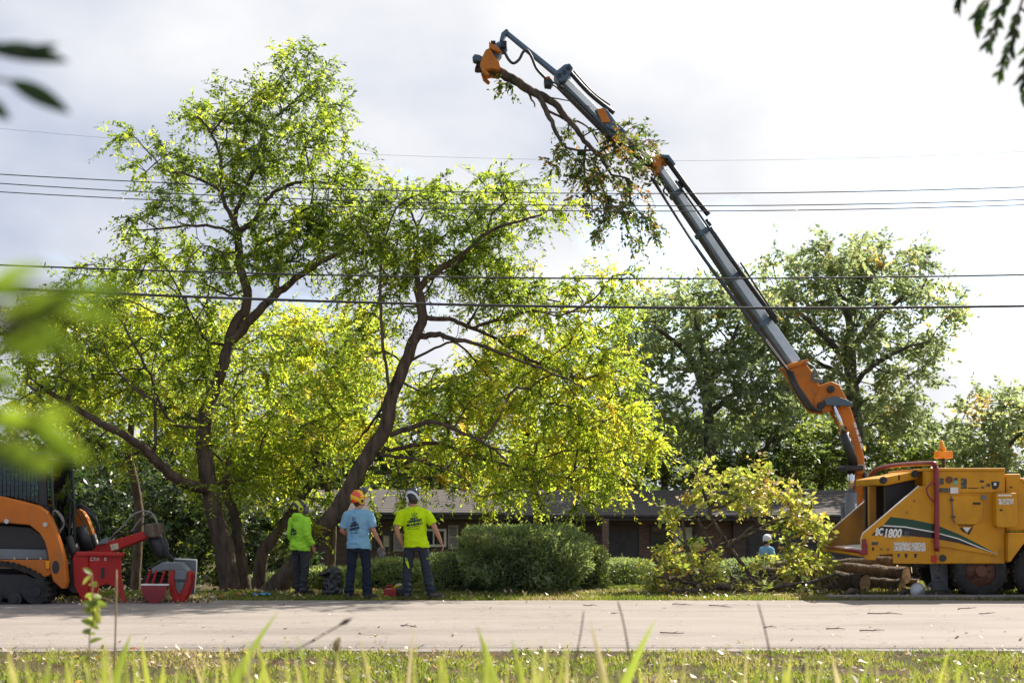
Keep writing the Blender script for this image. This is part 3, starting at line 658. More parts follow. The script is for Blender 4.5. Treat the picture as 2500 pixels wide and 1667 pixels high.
LKB = dict(LK); LKB.update(hue=.54, droop=.55, hue_z=(3.4, 6.0, .3))
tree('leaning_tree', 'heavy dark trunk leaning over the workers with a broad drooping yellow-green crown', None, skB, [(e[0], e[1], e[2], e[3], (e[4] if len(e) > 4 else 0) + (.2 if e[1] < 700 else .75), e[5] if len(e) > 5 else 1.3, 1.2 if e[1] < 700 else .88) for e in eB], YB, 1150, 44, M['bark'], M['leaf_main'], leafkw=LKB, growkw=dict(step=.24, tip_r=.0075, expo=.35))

# ------------------------------------------------------------------ backlit young trees behind them
LKY = dict(n_tw=6, L=.5, n_leaf=15, leaf=.11, wid=.45, droop=.4, hue=.66, hue_sd=.14)
for i, (lab, base, ells) in enumerate([
        ('young backlit tree glowing yellow-green between the two leaning trunks', (800, 1400), [(780, 830, 130, 80), (700, 800, 110, 60), (860, 900, 110, 100), (740, 930, 140, 90), (840, 1030, 110, 90), (690, 1050, 100, 70), (880, 800, 60, 60)]),
        ('young backlit tree with yellow leaves behind the drooping crown', (1300, 1400), [(1300, 860, 140, 90), (1440, 870, 110, 90), (1200, 950, 130, 90), (1370, 980, 140, 90), (1520, 1040, 80, 70), (1280, 1090, 150, 70), (1450, 1130, 110, 60)]),
        ('young backlit tree with pale yellow-green leaves behind the loader cab', (330, 1400), [(330, 760, 130, 80), (220, 830, 110, 80), (420, 870, 130, 90), (300, 960, 140, 80), (520, 820, 100, 80), (130, 960, 100, 80)])]):
    Yq = 27.5; base = (base[0], 1233 + (HC - gz((base[0] - 1250) / F_PX * Yq, Yq) + .05) * F_PX / Yq); s0 = sk([base, (base[0] + 10, 1250), (base[0] - 15, 1100), (base[0] + 5, 980)], Yq, .12, .06)
    tree('young_tree', lab, None, [s0], ells, Yq, 1000, 60 + i, M['bark'], M['leaf_main'], leafkw=LKY, growkw=dict(step=.35))

# ------------------------------------------------------------------ dark thicket behind and left
LKD = dict(n_tw=6, L=.55, n_leaf=13, leaf=.15, wid=.5, droop=.3, hue=.45, hue_sd=.22)
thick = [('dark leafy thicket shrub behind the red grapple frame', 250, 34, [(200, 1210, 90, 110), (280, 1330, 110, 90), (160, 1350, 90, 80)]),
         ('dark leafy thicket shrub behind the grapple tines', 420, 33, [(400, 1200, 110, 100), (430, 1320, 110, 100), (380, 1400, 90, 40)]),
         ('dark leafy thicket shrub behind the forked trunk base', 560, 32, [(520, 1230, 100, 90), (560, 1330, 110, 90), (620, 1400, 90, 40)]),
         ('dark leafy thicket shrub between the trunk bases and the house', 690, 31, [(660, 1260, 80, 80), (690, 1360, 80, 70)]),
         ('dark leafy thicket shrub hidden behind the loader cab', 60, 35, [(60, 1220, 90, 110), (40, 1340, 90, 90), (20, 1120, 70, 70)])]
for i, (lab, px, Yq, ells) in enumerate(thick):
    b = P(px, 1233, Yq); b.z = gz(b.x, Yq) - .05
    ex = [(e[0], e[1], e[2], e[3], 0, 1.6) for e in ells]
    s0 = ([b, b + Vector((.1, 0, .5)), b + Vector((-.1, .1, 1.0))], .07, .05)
    tree('thicket_shrub', lab, None, [s0], ex, Yq, 800, 70 + i, M['bark_oak'], M['leaf_thicket_shaded'], cat='shrub', leafkw=LKD, growkw=dict(step=.4), base=b, trunk_name='stem')

# ------------------------------------------------------------------ oaks and woods beyond the house
LKO = dict(n_tw=6, L=.8, n_leaf=12, leaf=.21, wid=.55, droop=.25, hue=.42, hue_sd=.18)
def oak(lab, bpx, Yq, sks, ells, seed, dens=620, leafm='leaf_oak', kw=None):
    b = P(bpx, 1233, Yq); b.z = -1.5
    S = [([b] + [P(x, y, Yq) for x, y in sks[0][0]], sks[0][1], sks[0][2])] + [sk(p, Yq, r0, r1, 0, random.Random(seed + k).uniform(-3, 3)) for k, (p, r0, r1) in enumerate(sks[1:])]
    l = dict(LKO); l.update(kw or {})
    return tree('oak_tree', lab, None, S, [(e[0], e[1], e[2], e[3], e[4] if len(e) > 4 else 0, e[5] if len(e) > 5 else 3.0) for e in ells], Yq, dens, seed, M['bark_oak'], M[leafm], leafkw=l, growkw=dict(step=.6, tip_r=.012, expo=.42), base=b)
oak('largest oak with a broad domed crown rising beyond the crane base', 2095, 50,
    [([(2091, 1093), (2087, 1008), (2078, 923), (2074, 838)], .34, .22), ([(2074, 838), (2070, 774), (2045, 700), (2020, 640)], .18, .06), ([(2078, 900), (2020, 830), (1960, 770), (1900, 740)], .15, .05),
     ([(2076, 860), (2130, 790), (2200, 730), (2290, 690)], .16, .05), ([(2070, 774), (2110, 700), (2150, 640)], .12, .05), ([(2080, 940), (2150, 880), (2230, 840)], .12, .05), ([(2080, 930), (2010, 890), (1930, 860)], .12, .05)],
    [(2080, 620, 120, 50), (1960, 650, 110, 55), (2200, 640, 90, 55), (1880, 720, 90, 60), (2000, 740, 120, 60), (2130, 720, 120, 60), (2270, 710, 70, 60), (2330, 750, 50, 50), (1940, 820, 110, 60), (2100, 830, 130, 60), (2240, 830, 60, 40),
     (2200, 920, 80, 70), (2000, 920, 100, 60), (2280, 850, 40, 30), (2130, 980, 110, 60), (2220, 1030, 80, 50)], 81, 850, kw=dict(hue=.46))
oak('oak with a spreading lower crown left of the crane boom beyond the house', 1730, 47,
    [([(1735, 1100), (1730, 1020), (1722, 960)], .26, .18), ([(1722, 960), (1690, 880), (1640, 830), (1590, 790)], .15, .05), ([(1722, 960), (1760, 880), (1800, 800)], .14, .05), ([(1728, 1010), (1800, 960), (1880, 930)], .12, .05), ([(1722, 970), (1720, 880), (1700, 790)], .12, .05)],
    [(1640, 780, 90, 50), (1730, 750, 90, 50), (1820, 770, 90, 60), (1580, 830, 70, 60), (1680, 850, 110, 60), (1800, 860, 100, 60), (1890, 880, 80, 60), (1600, 920, 80, 60), (1720, 940, 110, 60), (1850, 970, 90, 60), (1630, 1010, 90, 60), (1770, 1040, 100, 60), (1550, 770, 60, 40), (1540, 860, 60, 60), (1530, 950, 60, 60), (1560, 1040, 70, 60), (1690, 720, 70, 40), (1850, 730, 70, 40), (1600, 745, 70, 35), (1770, 700, 70, 40), (1880, 790, 60, 50), (1900, 960, 70, 60)], 82, 1000, kw=dict(hue=.4))
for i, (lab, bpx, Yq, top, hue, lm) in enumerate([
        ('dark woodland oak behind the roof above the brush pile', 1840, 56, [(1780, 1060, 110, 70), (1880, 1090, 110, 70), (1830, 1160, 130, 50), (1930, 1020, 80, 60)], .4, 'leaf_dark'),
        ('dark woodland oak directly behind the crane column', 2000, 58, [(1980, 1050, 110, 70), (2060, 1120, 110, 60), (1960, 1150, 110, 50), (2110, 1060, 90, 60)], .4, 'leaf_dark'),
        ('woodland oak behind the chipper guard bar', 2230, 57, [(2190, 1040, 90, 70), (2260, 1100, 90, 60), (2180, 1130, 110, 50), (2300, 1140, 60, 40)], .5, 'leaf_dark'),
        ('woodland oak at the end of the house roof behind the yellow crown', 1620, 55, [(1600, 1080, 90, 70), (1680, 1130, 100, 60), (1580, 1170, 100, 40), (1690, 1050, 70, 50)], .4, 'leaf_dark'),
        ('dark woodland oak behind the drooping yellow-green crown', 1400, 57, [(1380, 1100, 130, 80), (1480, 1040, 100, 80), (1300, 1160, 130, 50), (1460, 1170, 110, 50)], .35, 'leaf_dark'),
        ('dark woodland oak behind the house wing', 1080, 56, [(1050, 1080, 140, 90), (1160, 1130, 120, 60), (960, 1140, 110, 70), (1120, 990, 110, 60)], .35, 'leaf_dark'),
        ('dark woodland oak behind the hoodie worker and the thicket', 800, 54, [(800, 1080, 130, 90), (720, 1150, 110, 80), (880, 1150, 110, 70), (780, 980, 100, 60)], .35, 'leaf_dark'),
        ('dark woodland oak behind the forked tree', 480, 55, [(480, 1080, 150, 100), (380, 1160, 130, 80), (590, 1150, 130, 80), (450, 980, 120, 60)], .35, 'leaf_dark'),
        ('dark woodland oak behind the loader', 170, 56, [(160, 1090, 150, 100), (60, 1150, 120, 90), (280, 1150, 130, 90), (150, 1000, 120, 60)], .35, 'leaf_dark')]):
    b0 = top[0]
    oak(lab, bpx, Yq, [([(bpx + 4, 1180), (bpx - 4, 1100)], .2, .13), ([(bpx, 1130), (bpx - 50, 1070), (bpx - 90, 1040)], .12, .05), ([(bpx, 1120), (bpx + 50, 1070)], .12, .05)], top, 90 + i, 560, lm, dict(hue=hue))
oak('loose-crowned oak with bare lower limbs standing beyond the chipper engine', 2440, 52,
    [([(2440, 1180), (2432, 1110), (2420, 1060)], .2, .12), ([(2425, 1080), (2390, 1030), (2350, 1000)], .1, .04), ([(2420, 1060), (2450, 1000), (2480, 970)], .1, .04), ([(2436, 1130), (2480, 1070), (2530, 1040)], .1, .04)],
    [(2360, 1020, 50, 35), (2420, 980, 60, 30), (2490, 975, 50, 30), (2540, 1020, 50, 40), (2390, 1090, 60, 40), (2470, 1060, 70, 40), (2500, 1150, 70, 40), (2350, 1070, 50, 35), (2440, 1030, 70, 35), (2360, 1140, 60, 40), (2430, 1130, 70, 40)], 105, 620, kw=dict(hue=.5))
# far wood that closes the view under the crowns
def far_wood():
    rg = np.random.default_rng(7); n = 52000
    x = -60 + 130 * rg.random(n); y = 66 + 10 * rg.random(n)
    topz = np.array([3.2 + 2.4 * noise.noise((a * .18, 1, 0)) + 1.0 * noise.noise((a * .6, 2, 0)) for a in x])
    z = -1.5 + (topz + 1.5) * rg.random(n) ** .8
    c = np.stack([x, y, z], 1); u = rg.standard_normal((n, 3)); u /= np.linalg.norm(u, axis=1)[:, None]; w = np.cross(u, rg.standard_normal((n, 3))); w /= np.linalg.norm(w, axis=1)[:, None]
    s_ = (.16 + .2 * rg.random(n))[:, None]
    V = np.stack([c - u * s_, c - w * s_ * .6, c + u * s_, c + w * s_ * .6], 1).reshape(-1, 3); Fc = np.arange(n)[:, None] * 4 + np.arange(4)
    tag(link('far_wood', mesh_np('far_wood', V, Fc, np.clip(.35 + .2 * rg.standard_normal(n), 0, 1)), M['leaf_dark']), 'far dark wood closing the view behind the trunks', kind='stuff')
far_wood()

# ------------------------------------------------------------------ hedges and low shrubs
def hedge(name, label, px0, px1, pyt, Yq, dp, seed, n, leaf=.06, rnd_top=.12, hue=.45, mat='leaf_hedge', soft=1.0, lift=0):
    x0 = P(px0, 0, Yq).x; x1 = P(px1, 0, Yq).x; zt = P(0, pyt, Yq).z; zb = gz((x0 + x1) / 2, Yq) + lift; rg = np.random.default_rng(seed)
    c = Vector(((x0 + x1) / 2, Yq + dp / 2, zb)); t = empty(name, c, label, 'hedge' if 'hedge' in name else 'shrub')
    hx = (x1 - x0) / 2; hy = dp / 2; hz = (zt - zb) / 2
    v = rg.standard_normal((n, 3)); p = 4.5
    v /= (np.abs(v) ** p).sum(1)[:, None] ** (1 / p)
    lump = np.array([noise.noise((a[0] * 2.2 + seed, a[1] * 2.2, a[2] * 2.2)) + .5 * noise.noise((a[0] * 6 + seed, a[1] * 6, a[2] * 6)) for a in v])
    sc_ = (1 + .10 * soft * lump) * (.84 + .2 * rg.random(n) ** .6)
    q = v * sc_[:, None] * np.array([hx, hy, hz]) + np.array([c.x, c.y, zb + hz]); q[:, 2] = np.maximum(q[:, 2], zb + .02)
    nrm = v * np.array([1, 1, 1]); ld = nrm * .5 + rg.standard_normal((n, 3)) * .55; ld[:, 2] += .25; ld /= np.linalg.norm(ld, axis=1)[:, None]
    wv = np.cross(ld, rg.standard_normal((n, 3))); wv /= np.linalg.norm(wv, axis=1)[:, None]
    ll = leaf * (.6 + .8 * rg.random(n))[:, None]
    V = np.stack([q, q + ld * ll * .5 + wv * ll * .17, q + ld * ll, q + ld * ll * .5 - wv * ll * .17], 1).reshape(-1, 3)
    Fc = np.arange(n)[:, None] * 4 + np.arange(4)
    hu = np.clip(hue + .3 * lump + .2 * rg.standard_normal(n), 0, .97)
    f = link('foliage', mesh_np('foliage', V, Fc, hu), M[mat], t); f['kind'] = 'stuff'
    ns = int(n / 330); VS = []; RS = []                    # stray shoots that escaped the shears
    for k in range(ns):
        a0 = q[rg.integers(0, n)]
        if a0[2] < zb + hz * 1.2: continue
        dd = np.array([rg.normal() * .35, rg.normal() * .35, 1.0]); dd /= np.linalg.norm(dd); LL = .08 + .2 * rg.random()
        for j in range(9):
            p_ = a0 + dd * LL * j / 8; e_ = dd * .6 + rg.standard_normal(3) * .7; e_ /= np.linalg.norm(e_); w_ = np.cross(e_, rg.standard_normal(3)); w_ /= np.linalg.norm(w_); l_ = leaf * (.5 + .6 * rg.random())
            VS += [p_, p_ + e_ * l_ * .5 + w_ * l_ * .16, p_ + e_ * l_, p_ + e_ * l_ * .5 - w_ * l_ * .16]; RS.append(.5 + .4 * rg.random())
    if VS:
        so_ = link('shoot', mesh_np('shoot', np.array(VS), np.arange(len(VS)).reshape(-1, 4), RS), M[mat], t); so_['kind'] = 'stuff'
    mb = MB()
    for k in range(14):                                   # the woody stems inside
        a = rg.random(2) * 1.5 - .75; b0 = Vector((c.x + a[0] * hx * .8, c.y + a[1] * hy * .6, zb)); b1 = Vector((c.x + a[0] * hx * 1.05, c.y + a[1] * hy, zb + 1.6 * hz))
        mb.tube([b0, (b0 + b1) / 2 + Vector((.04, .03, 0)), b1], [.02, .014, .006], 5)
    st = mb.build('stem', M['bark_oak'], t); st['kind'] = 'stuff'
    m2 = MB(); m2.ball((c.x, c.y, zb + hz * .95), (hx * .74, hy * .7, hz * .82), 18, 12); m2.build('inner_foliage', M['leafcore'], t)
    return t
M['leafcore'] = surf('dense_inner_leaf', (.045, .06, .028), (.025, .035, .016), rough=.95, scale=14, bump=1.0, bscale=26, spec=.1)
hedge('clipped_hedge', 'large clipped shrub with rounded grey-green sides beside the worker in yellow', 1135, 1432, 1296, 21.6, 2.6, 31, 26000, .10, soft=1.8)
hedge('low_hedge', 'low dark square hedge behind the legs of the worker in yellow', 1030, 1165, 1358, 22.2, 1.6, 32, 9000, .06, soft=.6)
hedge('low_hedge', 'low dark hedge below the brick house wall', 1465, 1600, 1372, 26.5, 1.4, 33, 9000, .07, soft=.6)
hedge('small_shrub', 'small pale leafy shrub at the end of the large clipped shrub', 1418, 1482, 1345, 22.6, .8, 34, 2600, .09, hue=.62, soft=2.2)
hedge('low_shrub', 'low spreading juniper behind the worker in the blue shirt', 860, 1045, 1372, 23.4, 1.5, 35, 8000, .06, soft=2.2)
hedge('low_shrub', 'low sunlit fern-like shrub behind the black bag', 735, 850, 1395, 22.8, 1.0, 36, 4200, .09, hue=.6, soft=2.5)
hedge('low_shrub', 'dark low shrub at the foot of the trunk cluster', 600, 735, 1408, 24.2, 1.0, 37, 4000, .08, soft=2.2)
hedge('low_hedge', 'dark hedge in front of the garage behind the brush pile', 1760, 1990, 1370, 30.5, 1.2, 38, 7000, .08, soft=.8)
# ------------------------------------------------------------------ machine materials
M['yellow'] = paint('chipper_yellow', (.66, .295, .004), streak=.3, wear=.35)
M['yellow_in'] = surf('chipper_yellow_scraped', (.42, .19, .015), (.2, .1, .03), rough=.6, scale=3.5, detail=10, lo=.35, hi=.7, stretch=(1, 1, .5))
M['orange'] = paint('loader_orange', (.60, .165, .012), streak=.35)
M['crane_orange'] = paint('crane_orange', (.66, .2, .01), streak=.45, wear=.45)
M['red'] = paint('grapple_red', (.46, .012, .010), streak=.3, wear=.4)
M['dark_red'] = surf('guard_red', (.25, .012, .02), (.17, .010, .018), rough=.38, coat=.3)
M['black'] = surf('black_paint', (.018, .018, .02), (.03, .028, .026), rough=.5, scale=5)
M['rubber'] = surf('rubber', (.022, .021, .02), (.05, .045, .04), rough=.85, scale=9, bump=.3, spec=.25)
M['dark_metal'] = surf('dark_steel', (.06, .06, .065), (.03, .03, .032), rough=.5, metal=.6)
M['boom_grey'] = paint('boom_blue_grey', (.26, .34, .42), rough=.42, dirt=(.10, .10, .10), streak=.5, wear=.45, spec=.5)
M['boom_dark'] = surf('boom_underside', (.085, .075, .07), (.05, .045, .04), rough=.6, scale=4)  # dark tone for the painted underside shade, also used on the jib link
M['blue_steel'] = paint('blue_steel', (.10, .16, .22), dirt=(.05, .05, .05), streak=.4)
M['chrome'] = surf('chrome_rod', (.75, .75, .76), (.6, .6, .6), rough=.12, metal=1.0, rvar=.05)
M['grey_paint'] = surf('grey_paint', (.17, .185, .2), (.11, .12, .13), rough=.5, scale=3)
M['hose'] = surf('hose_rubber', (.025, .024, .028), (.04, .04, .04), rough=.55)
M['hose_grey'] = surf('worn_hose', (.22, .21, .2), (.12, .11, .1), rough=.6)
M['green_vinyl'] = surf('stripe_green', (.008, .055, .024), (.006, .045, .02), rough=.35)
M['black_vinyl'] = surf('stripe_black', (.012, .011, .012), (.018, .016, .016), rough=.35)
M['white_vinyl'] = surf('white_vinyl', (.78, .76, .7), (.62, .6, .54), rough=.4, scale=6)
M['decal'] = surf('decal_print', (.68, .64, .55), (.4, .3, .24), rough=.45, scale=38, detail=2, lo=.48, hi=.56)
M['decal_dark'] = surf('decal_dark_print', (.03, .035, .03), (.2, .18, .1), rough=.45, scale=45, detail=2, lo=.5, hi=.62)
M['teal'] = surf('decal_teal', (.1, .35, .25), (.25, .4, .3), rough=.5)
M['amber'] = surf('amber_lens', (.85, .34, .01), (.7, .24, .01), rough=.2)
M['red_lens'] = surf('red_lens', (.6, .02, .015), (.4, .015, .01), rough=.2)
M['rust'] = surf('rusty_hub', (.16, .06, .03), (.07, .03, .02), rough=.8)
M['beige'] = surf('beige_label', (.6, .5, .33), (.48, .4, .27), rough=.6, scale=30, detail=2, lo=.5, hi=.55)
def cab_glass():
    m, t, o = new_mat('cab_glass'); L = t.links.new
    g_ = nd(t, 'ShaderNodeBsdfGlossy', {'Color': (.9, .95, 1, 1), 'Roughness': .05}); tr = nd(t, 'ShaderNodeBsdfTransparent', {'Color': (.45, .58, .56, 1)})
    fr = nd(t, 'ShaderNodeFresnel', {'IOR': 1.55}); n = nd(t, 'ShaderNodeTexNoise', {'Scale': 2.0, 'Detail': 4}); bp = nd(t, 'ShaderNodeBump', {'Strength': .08, 'Distance': .05}); L(n.outputs[0], bp.inputs['Height'])
    L(bp.outputs[0], g_.inputs['Normal']); L(bp.outputs[0], fr.inputs['Normal'])
    mx_ = nd(t, 'ShaderNodeMixShader'); L(fr.outputs[0], mx_.inputs[0]); L(tr.outputs[0], mx_.inputs[1]); L(g_.outputs[0], mx_.inputs[2]); L(mx_.outputs[0], o.inputs[0]); return m
M['cab_glass'] = cab_glass()
def text_mesh(body, size, shear=0.0, bold=0.0, spacing=1.0):
    cu = bpy.data.curves.new('lettering', 'FONT'); cu.body = body; cu.size = size; cu.shear = shear; cu.offset = bold; cu.extrude = .0015; cu.space_character = spacing; cu.resolution_u = 4
    ob = bpy.data.objects.new('lettering_tmp', cu); COL.objects.link(ob); dg = bpy.context.evaluated_depsgraph_get()
    me = bpy.data.meshes.new_from_object(ob.evaluated_get(dg)); bpy.data.objects.remove(ob); bpy.data.curves.remove(cu); return me
def lettering(name, body, p, size, mat, parent, width=None, shear=0.0, bold=0.0, tilt=0.0, rot=None):
    me = text_mesh(body, size, shear, bold)
    xs_ = [v.co.x for v in me.vertices]; w = max(xs_) - min(xs_); sx = (width / w) if width else 1
    Mx = Matrix.Translation(p) @ (rot.to_4x4() if rot is not None else Matrix.Identity(4)) @ Matrix.Rotation(R(tilt), 4, 'Y') @ Matrix.Rotation(R(90), 4, 'X') @ Matrix.Diagonal((sx, 1, 1, 1)) @ Matrix.Translation((-min(xs_), 0, 0))
    me.transform(Mx); me.materials.clear(); return link(name, me, mat, parent)

def marks(name, p, w, h, mat, parent, seed):
    """a row of worn lettering too small to read: upright and slanted strokes"""
    rg = random.Random(seed); mb = MB(); x = 0
    while x < w:
        g_ = rg.choice((.5, .7, .9)) * h
        if rg.random() < .15: x += g_; continue
        mb.box(p + Vector((x, -.002, 0)), (h * .16, .003, h)); k = rg.randint(0, 3)
        if k != 1: mb.box(p + Vector((x + g_ * .4, -.002, h * .42)), (g_ * .6, .003, h * .16))
        if k > 1: mb.box(p + Vector((x + g_ * .4, -.002, -h * .42)), (g_ * .6, .003, h * .16))
        if k != 2: mb.box(p + Vector((x + g_ * .62, -.002, 0)), (h * .15, .003, h * .9))
        x += g_ * 1.1
    o = mb.build(name, mat, parent); o['kind'] = 'stuff'; return o

# ------------------------------------------------------------------ brush chipper
YC = 20.45; SCL = F_PX / YC; WD = 2.15
chip = empty('brush_chipper', P(2398, 1470, YC) * 1, 'yellow towed brush chipper with green and black stripe and raised red guard bar', 'wood chipper')
ORIGIN[chip.name].z = 0; chip.location.z = 0
def cp(px, py, dy=0): v = P(px, py, YC); return Vector((v.x, YC + dy, v.z))
def cpl(poly): return [(cp(x, y).x, cp(x, y).z) for x, y in poly]
def plate(name, poly, y0, y1, mat, parent=chip, bevel=.008): mb = MB(); mb.prism(cpl(poly), YC + y0, YC + y1); return mb.build(name, mat, parent, bevel=bevel)
def decal(name, poly, mat, parent, dy=-.004, th=.003): mb = MB(); mb.prism(cpl(poly), YC + dy - th, YC + dy); return mb.build(name, mat, parent)
def rect(x0, y0, x1, y1): return [(x0, y0), (x1, y0), (x1, y1), (x0, y1)]
side_poly = [(2243, 1187), (2281, 1184), (2281, 1376), (2180, 1375), (2180, 1352), (2148, 1354), (2136, 1367), (2115, 1366), (2104, 1353), (2102, 1314), (2106, 1303)]
near = plate('hopper_side', side_poly, 0, .03, M['yellow'])
far_poly = [(2243, 1187), (2281, 1184), (2281, 1372), (2104, 1353), (2102, 1314), (2106, 1303)]
plate('hopper_side', far_poly, WD - .03, WD, M['yellow_in'])
def rim(y):
    mb = MB(); mb.tube([cp(2244, 1186, y), cp(2107, 1302, y), cp(2103, 1314, y), cp(2103, 1330, y)], .013, 8); return mb.build('hopper_rim', M['white_vinyl'], chip)
rim(.015); rim(WD - .015)
# feed table, lip and hinge
mb = MB(); a = cp(2104, 1344); b = cp(2281, 1330); mb.add([(a.x, YC + .03, a.z), (b.x, YC + .03, b.z), (b.x, YC + WD - .03, b.z), (a.x, YC + WD - .03, a.z), (a.x, YC + .03, a.z - .05), (b.x, YC + .03, b.z - .05), (b.x, YC + WD - .03, b.z - .05), (a.x, YC + WD - .03, a.z - .05)],
                                         [(0, 1, 2, 3), (7, 6, 5, 4), (0, 4, 5, 1), (1, 5, 6, 2), (2, 6, 7, 3), (3, 7, 4, 0)]); mb.build('feed_table', M['white_vinyl'], chip)
for nm, z, r, mt in (('table_lip', 1347, .035, 'dark_red'), ('table_edge', 1354, .03, 'yellow')):
    mb = MB(); q = cp(2103, z); mb.tube([(q.x, YC - .01, q.z), (q.x, YC + WD + .02, q.z)], r, 10); mb.build(nm, M[mt], chip)
plate('tail_light_bracket', [(2104, 1316), (2112, 1314), (2117, 1330), (2117, 1353), (2101, 1355), (2096, 1346), (2104, 1340)], -.05, -.005, M['dark_red'])
# throat with feed roller housing, curtain
plate('throat_wall', [(2178, 1180), (2270, 1150), (2281, 1150), (2281, 1330), (2178, 1330)], WD * .72, WD * .75, M['black'])
plate('throat_frame', [(2163, 1186), (2182, 1182), (2182, 1335), (2165, 1335)], WD * .45, WD * .5, M['yellow_in'])
hs = plate('roller_housing', [(2162, 1166), (2258, 1147), (2262, 1162), (2256, 1168), (2180, 1184), (2164, 1182)], .35, WD - .35, M['yellow'], bevel=.02)
plate('curtain', [(2182, 1185), (2258, 1168), (2262, 1330), (2184, 1330)], .5, .56, M['black'])
for x_, y_ in ((2170, 1171), (2249, 1155)):
    mb = MB(); q = cp(x_, y_, .34); mb.cyl(q, q + Vector((0, -.06, 0)), .06, 16); mb.cyl(q + Vector((0, -.06, 0)), q + Vector((0, -.08, 0)), .03, 12); mb.build('pivot', M['dark_metal'], hs, fix=True)
decal('latch', [(2209, 1158), (2213, 1157), (2213, 1170), (2209, 1171)], M['black_vinyl'], hs, .35)
# body
body = plate('body', [(2281, 1143), (2452, 1143), (2456, 1150), (2456, 1376), (2440, 1376), (2281, 1376)], .03, WD - .1, M['yellow'], bevel=.02)
plate('hood', [(2262, 1142), (2454, 1142), (2454, 1150), (2262, 1150)], -.02, WD - .05, M['yellow'], bevel=.015)
plate('hopper_post', [(2262, 1150), (2280, 1150), (2280, 1187), (2262, 1187)], .0, .2, M['yellow'])
plate('engine_cowl', [(2459, 1156), (2496, 1156), (2496, 1166), (2760, 1166), (2760, 1300), (2640, 1300), (2600, 1296), (2459, 1296)], .06, WD - .15, M['yellow'], bevel=.025)
plate('cowl_step', [(2497, 1169), (2700, 1162), (2700, 1168), (2497, 1175)], .03, .06, M['yellow'])
fen = plate('fender', [(2456, 1299), (2760, 1299), (2760, 1330), (2640, 1310), (2530, 1310), (2500, 1320), (2462, 1371), (2456, 1371)], -.08, .5, M['yellow'], bevel=.015)
plate('frame_rail', [(2250, 1376), (2462, 1372), (2900, 1372), (2900, 1392), (2250, 1388)], .45, WD - .5, M['black'])
mb = MB(); mb.box(cp(2860, 1390, WD / 2) + Vector((.3, 0, 0)), (1.6, .12, .12)); mb.build('tongue', M['black'], chip)
mb = MB(); q = cp(2900, 1400, WD / 2); mb.tube([q, Vector((q.x, q.y, .02))], .04, 10); mb.build('jack', M['dark_metal'], chip)
# seams on the body: raised frame strips and service panel
sp = plate('service_panel', [(2284, 1150), (2452, 1150), (2452, 1202), (2284, 1202)], .0, .035, M['yellow'], bevel=.008)
dp_ = plate('side_door', [(2324, 1210), (2400, 1210), (2400, 1268), (2384, 1279), (2334, 1279), (2328, 1268)], .008, .032, M['yellow'], bevel=.006)
mb = MB(); mb.tube(smooth_path([cp(2323, 1210, -.01), cp(2325, 1240, -.012), cp(2327, 1264, -.012), cp(2331, 1273, -.01)], 4), .008, 6); mb.build('door_rod', M['grey_paint'], dp_)
for x_, y_ in ((2324, 1220), (2328, 1261)):
    mb = MB(); mb.box(cp(x_, y_, .0), (.05, .03, .03)); mb.build('hinge', M['dark_metal'], dp_)
cb = plate('control_box', [(2423, 1206), (2428, 1203), (2472, 1203), (2475, 1212), (2475, 1280), (2470, 1287), (2428, 1287), (2423, 1280)], -.16, .06, M['yellow'], bevel=.02)
for i in range(4): decal('sticker', rect(2428 + i * 9.6, 1217, 2436 + i * 9.6, 1231), M['decal'], cb, -.161)
decal('sticker', rect(2427, 1207, 2460, 1211), M['white_vinyl'], cb, -.161); decal('keyhole', rect(2432, 1242, 2438, 1247), M['black_vinyl'], cb, -.161)
# printed plates on the service panel
for x0, y0, x1, y1, mt in [(2294, 1167, 2304, 1182, 'decal_dark'), (2328, 1166, 2338, 1173, 'decal_dark'), (2328, 1173, 2337, 1183, 'teal'), (2346, 1167, 2360, 1192, 'decal_dark'), (2392, 1172, 2402, 1177, 'black_vinyl'), (2408, 1180, 2417, 1188, 'decal_dark'),
                           (2394, 1187, 2403, 1192, 'decal_dark'), (2364, 1190, 2388, 1192, 'black_vinyl'), (2290, 1191, 2320, 1201, 'decal_dark'), (2320, 1189, 2339, 1204, 'white_vinyl')]:
    decal('sticker', rect(x0, y0, x1, y1), M[mt], sp, -.002)
decal('warning_plate', [(2420, 1175), (2440, 1175), (2438, 1188), (2431, 1194), (2423, 1193), (2421, 1186)], M['black_vinyl'], sp, -.002)
decal('warning_mark', rect(2426, 1178, 2432, 1185), M['white_vinyl'], sp, -.007)
for x0, y0, x1, y1, mt in [(2375, 1226, 2394, 1231, 'black_vinyl'), (2468, 1187, 2473, 1191, 'black_vinyl'), (2470, 1208, 2486, 1214, 'decal_dark'), (2475, 1225, 2480, 1236, 'black_vinyl')]:
    decal('sticker', rect(x0, y0, x1, y1), M[mt], body, .0 if x0 < 2456 else .03)
mb = MB(); q = cp(2317, 1171, -.004); mb.cyl(q, q + Vector((0, -.012, 0)), .055, 20); mb.build('gauge', M['rust'], sp, fix=True)
mb = MB(); q = cp(2401, 1214, -.004); mb.cyl(q, q + Vector((0, -.03, 0)), .04, 16); mb.build('latch_knob', M['grey_paint'], body, fix=True)
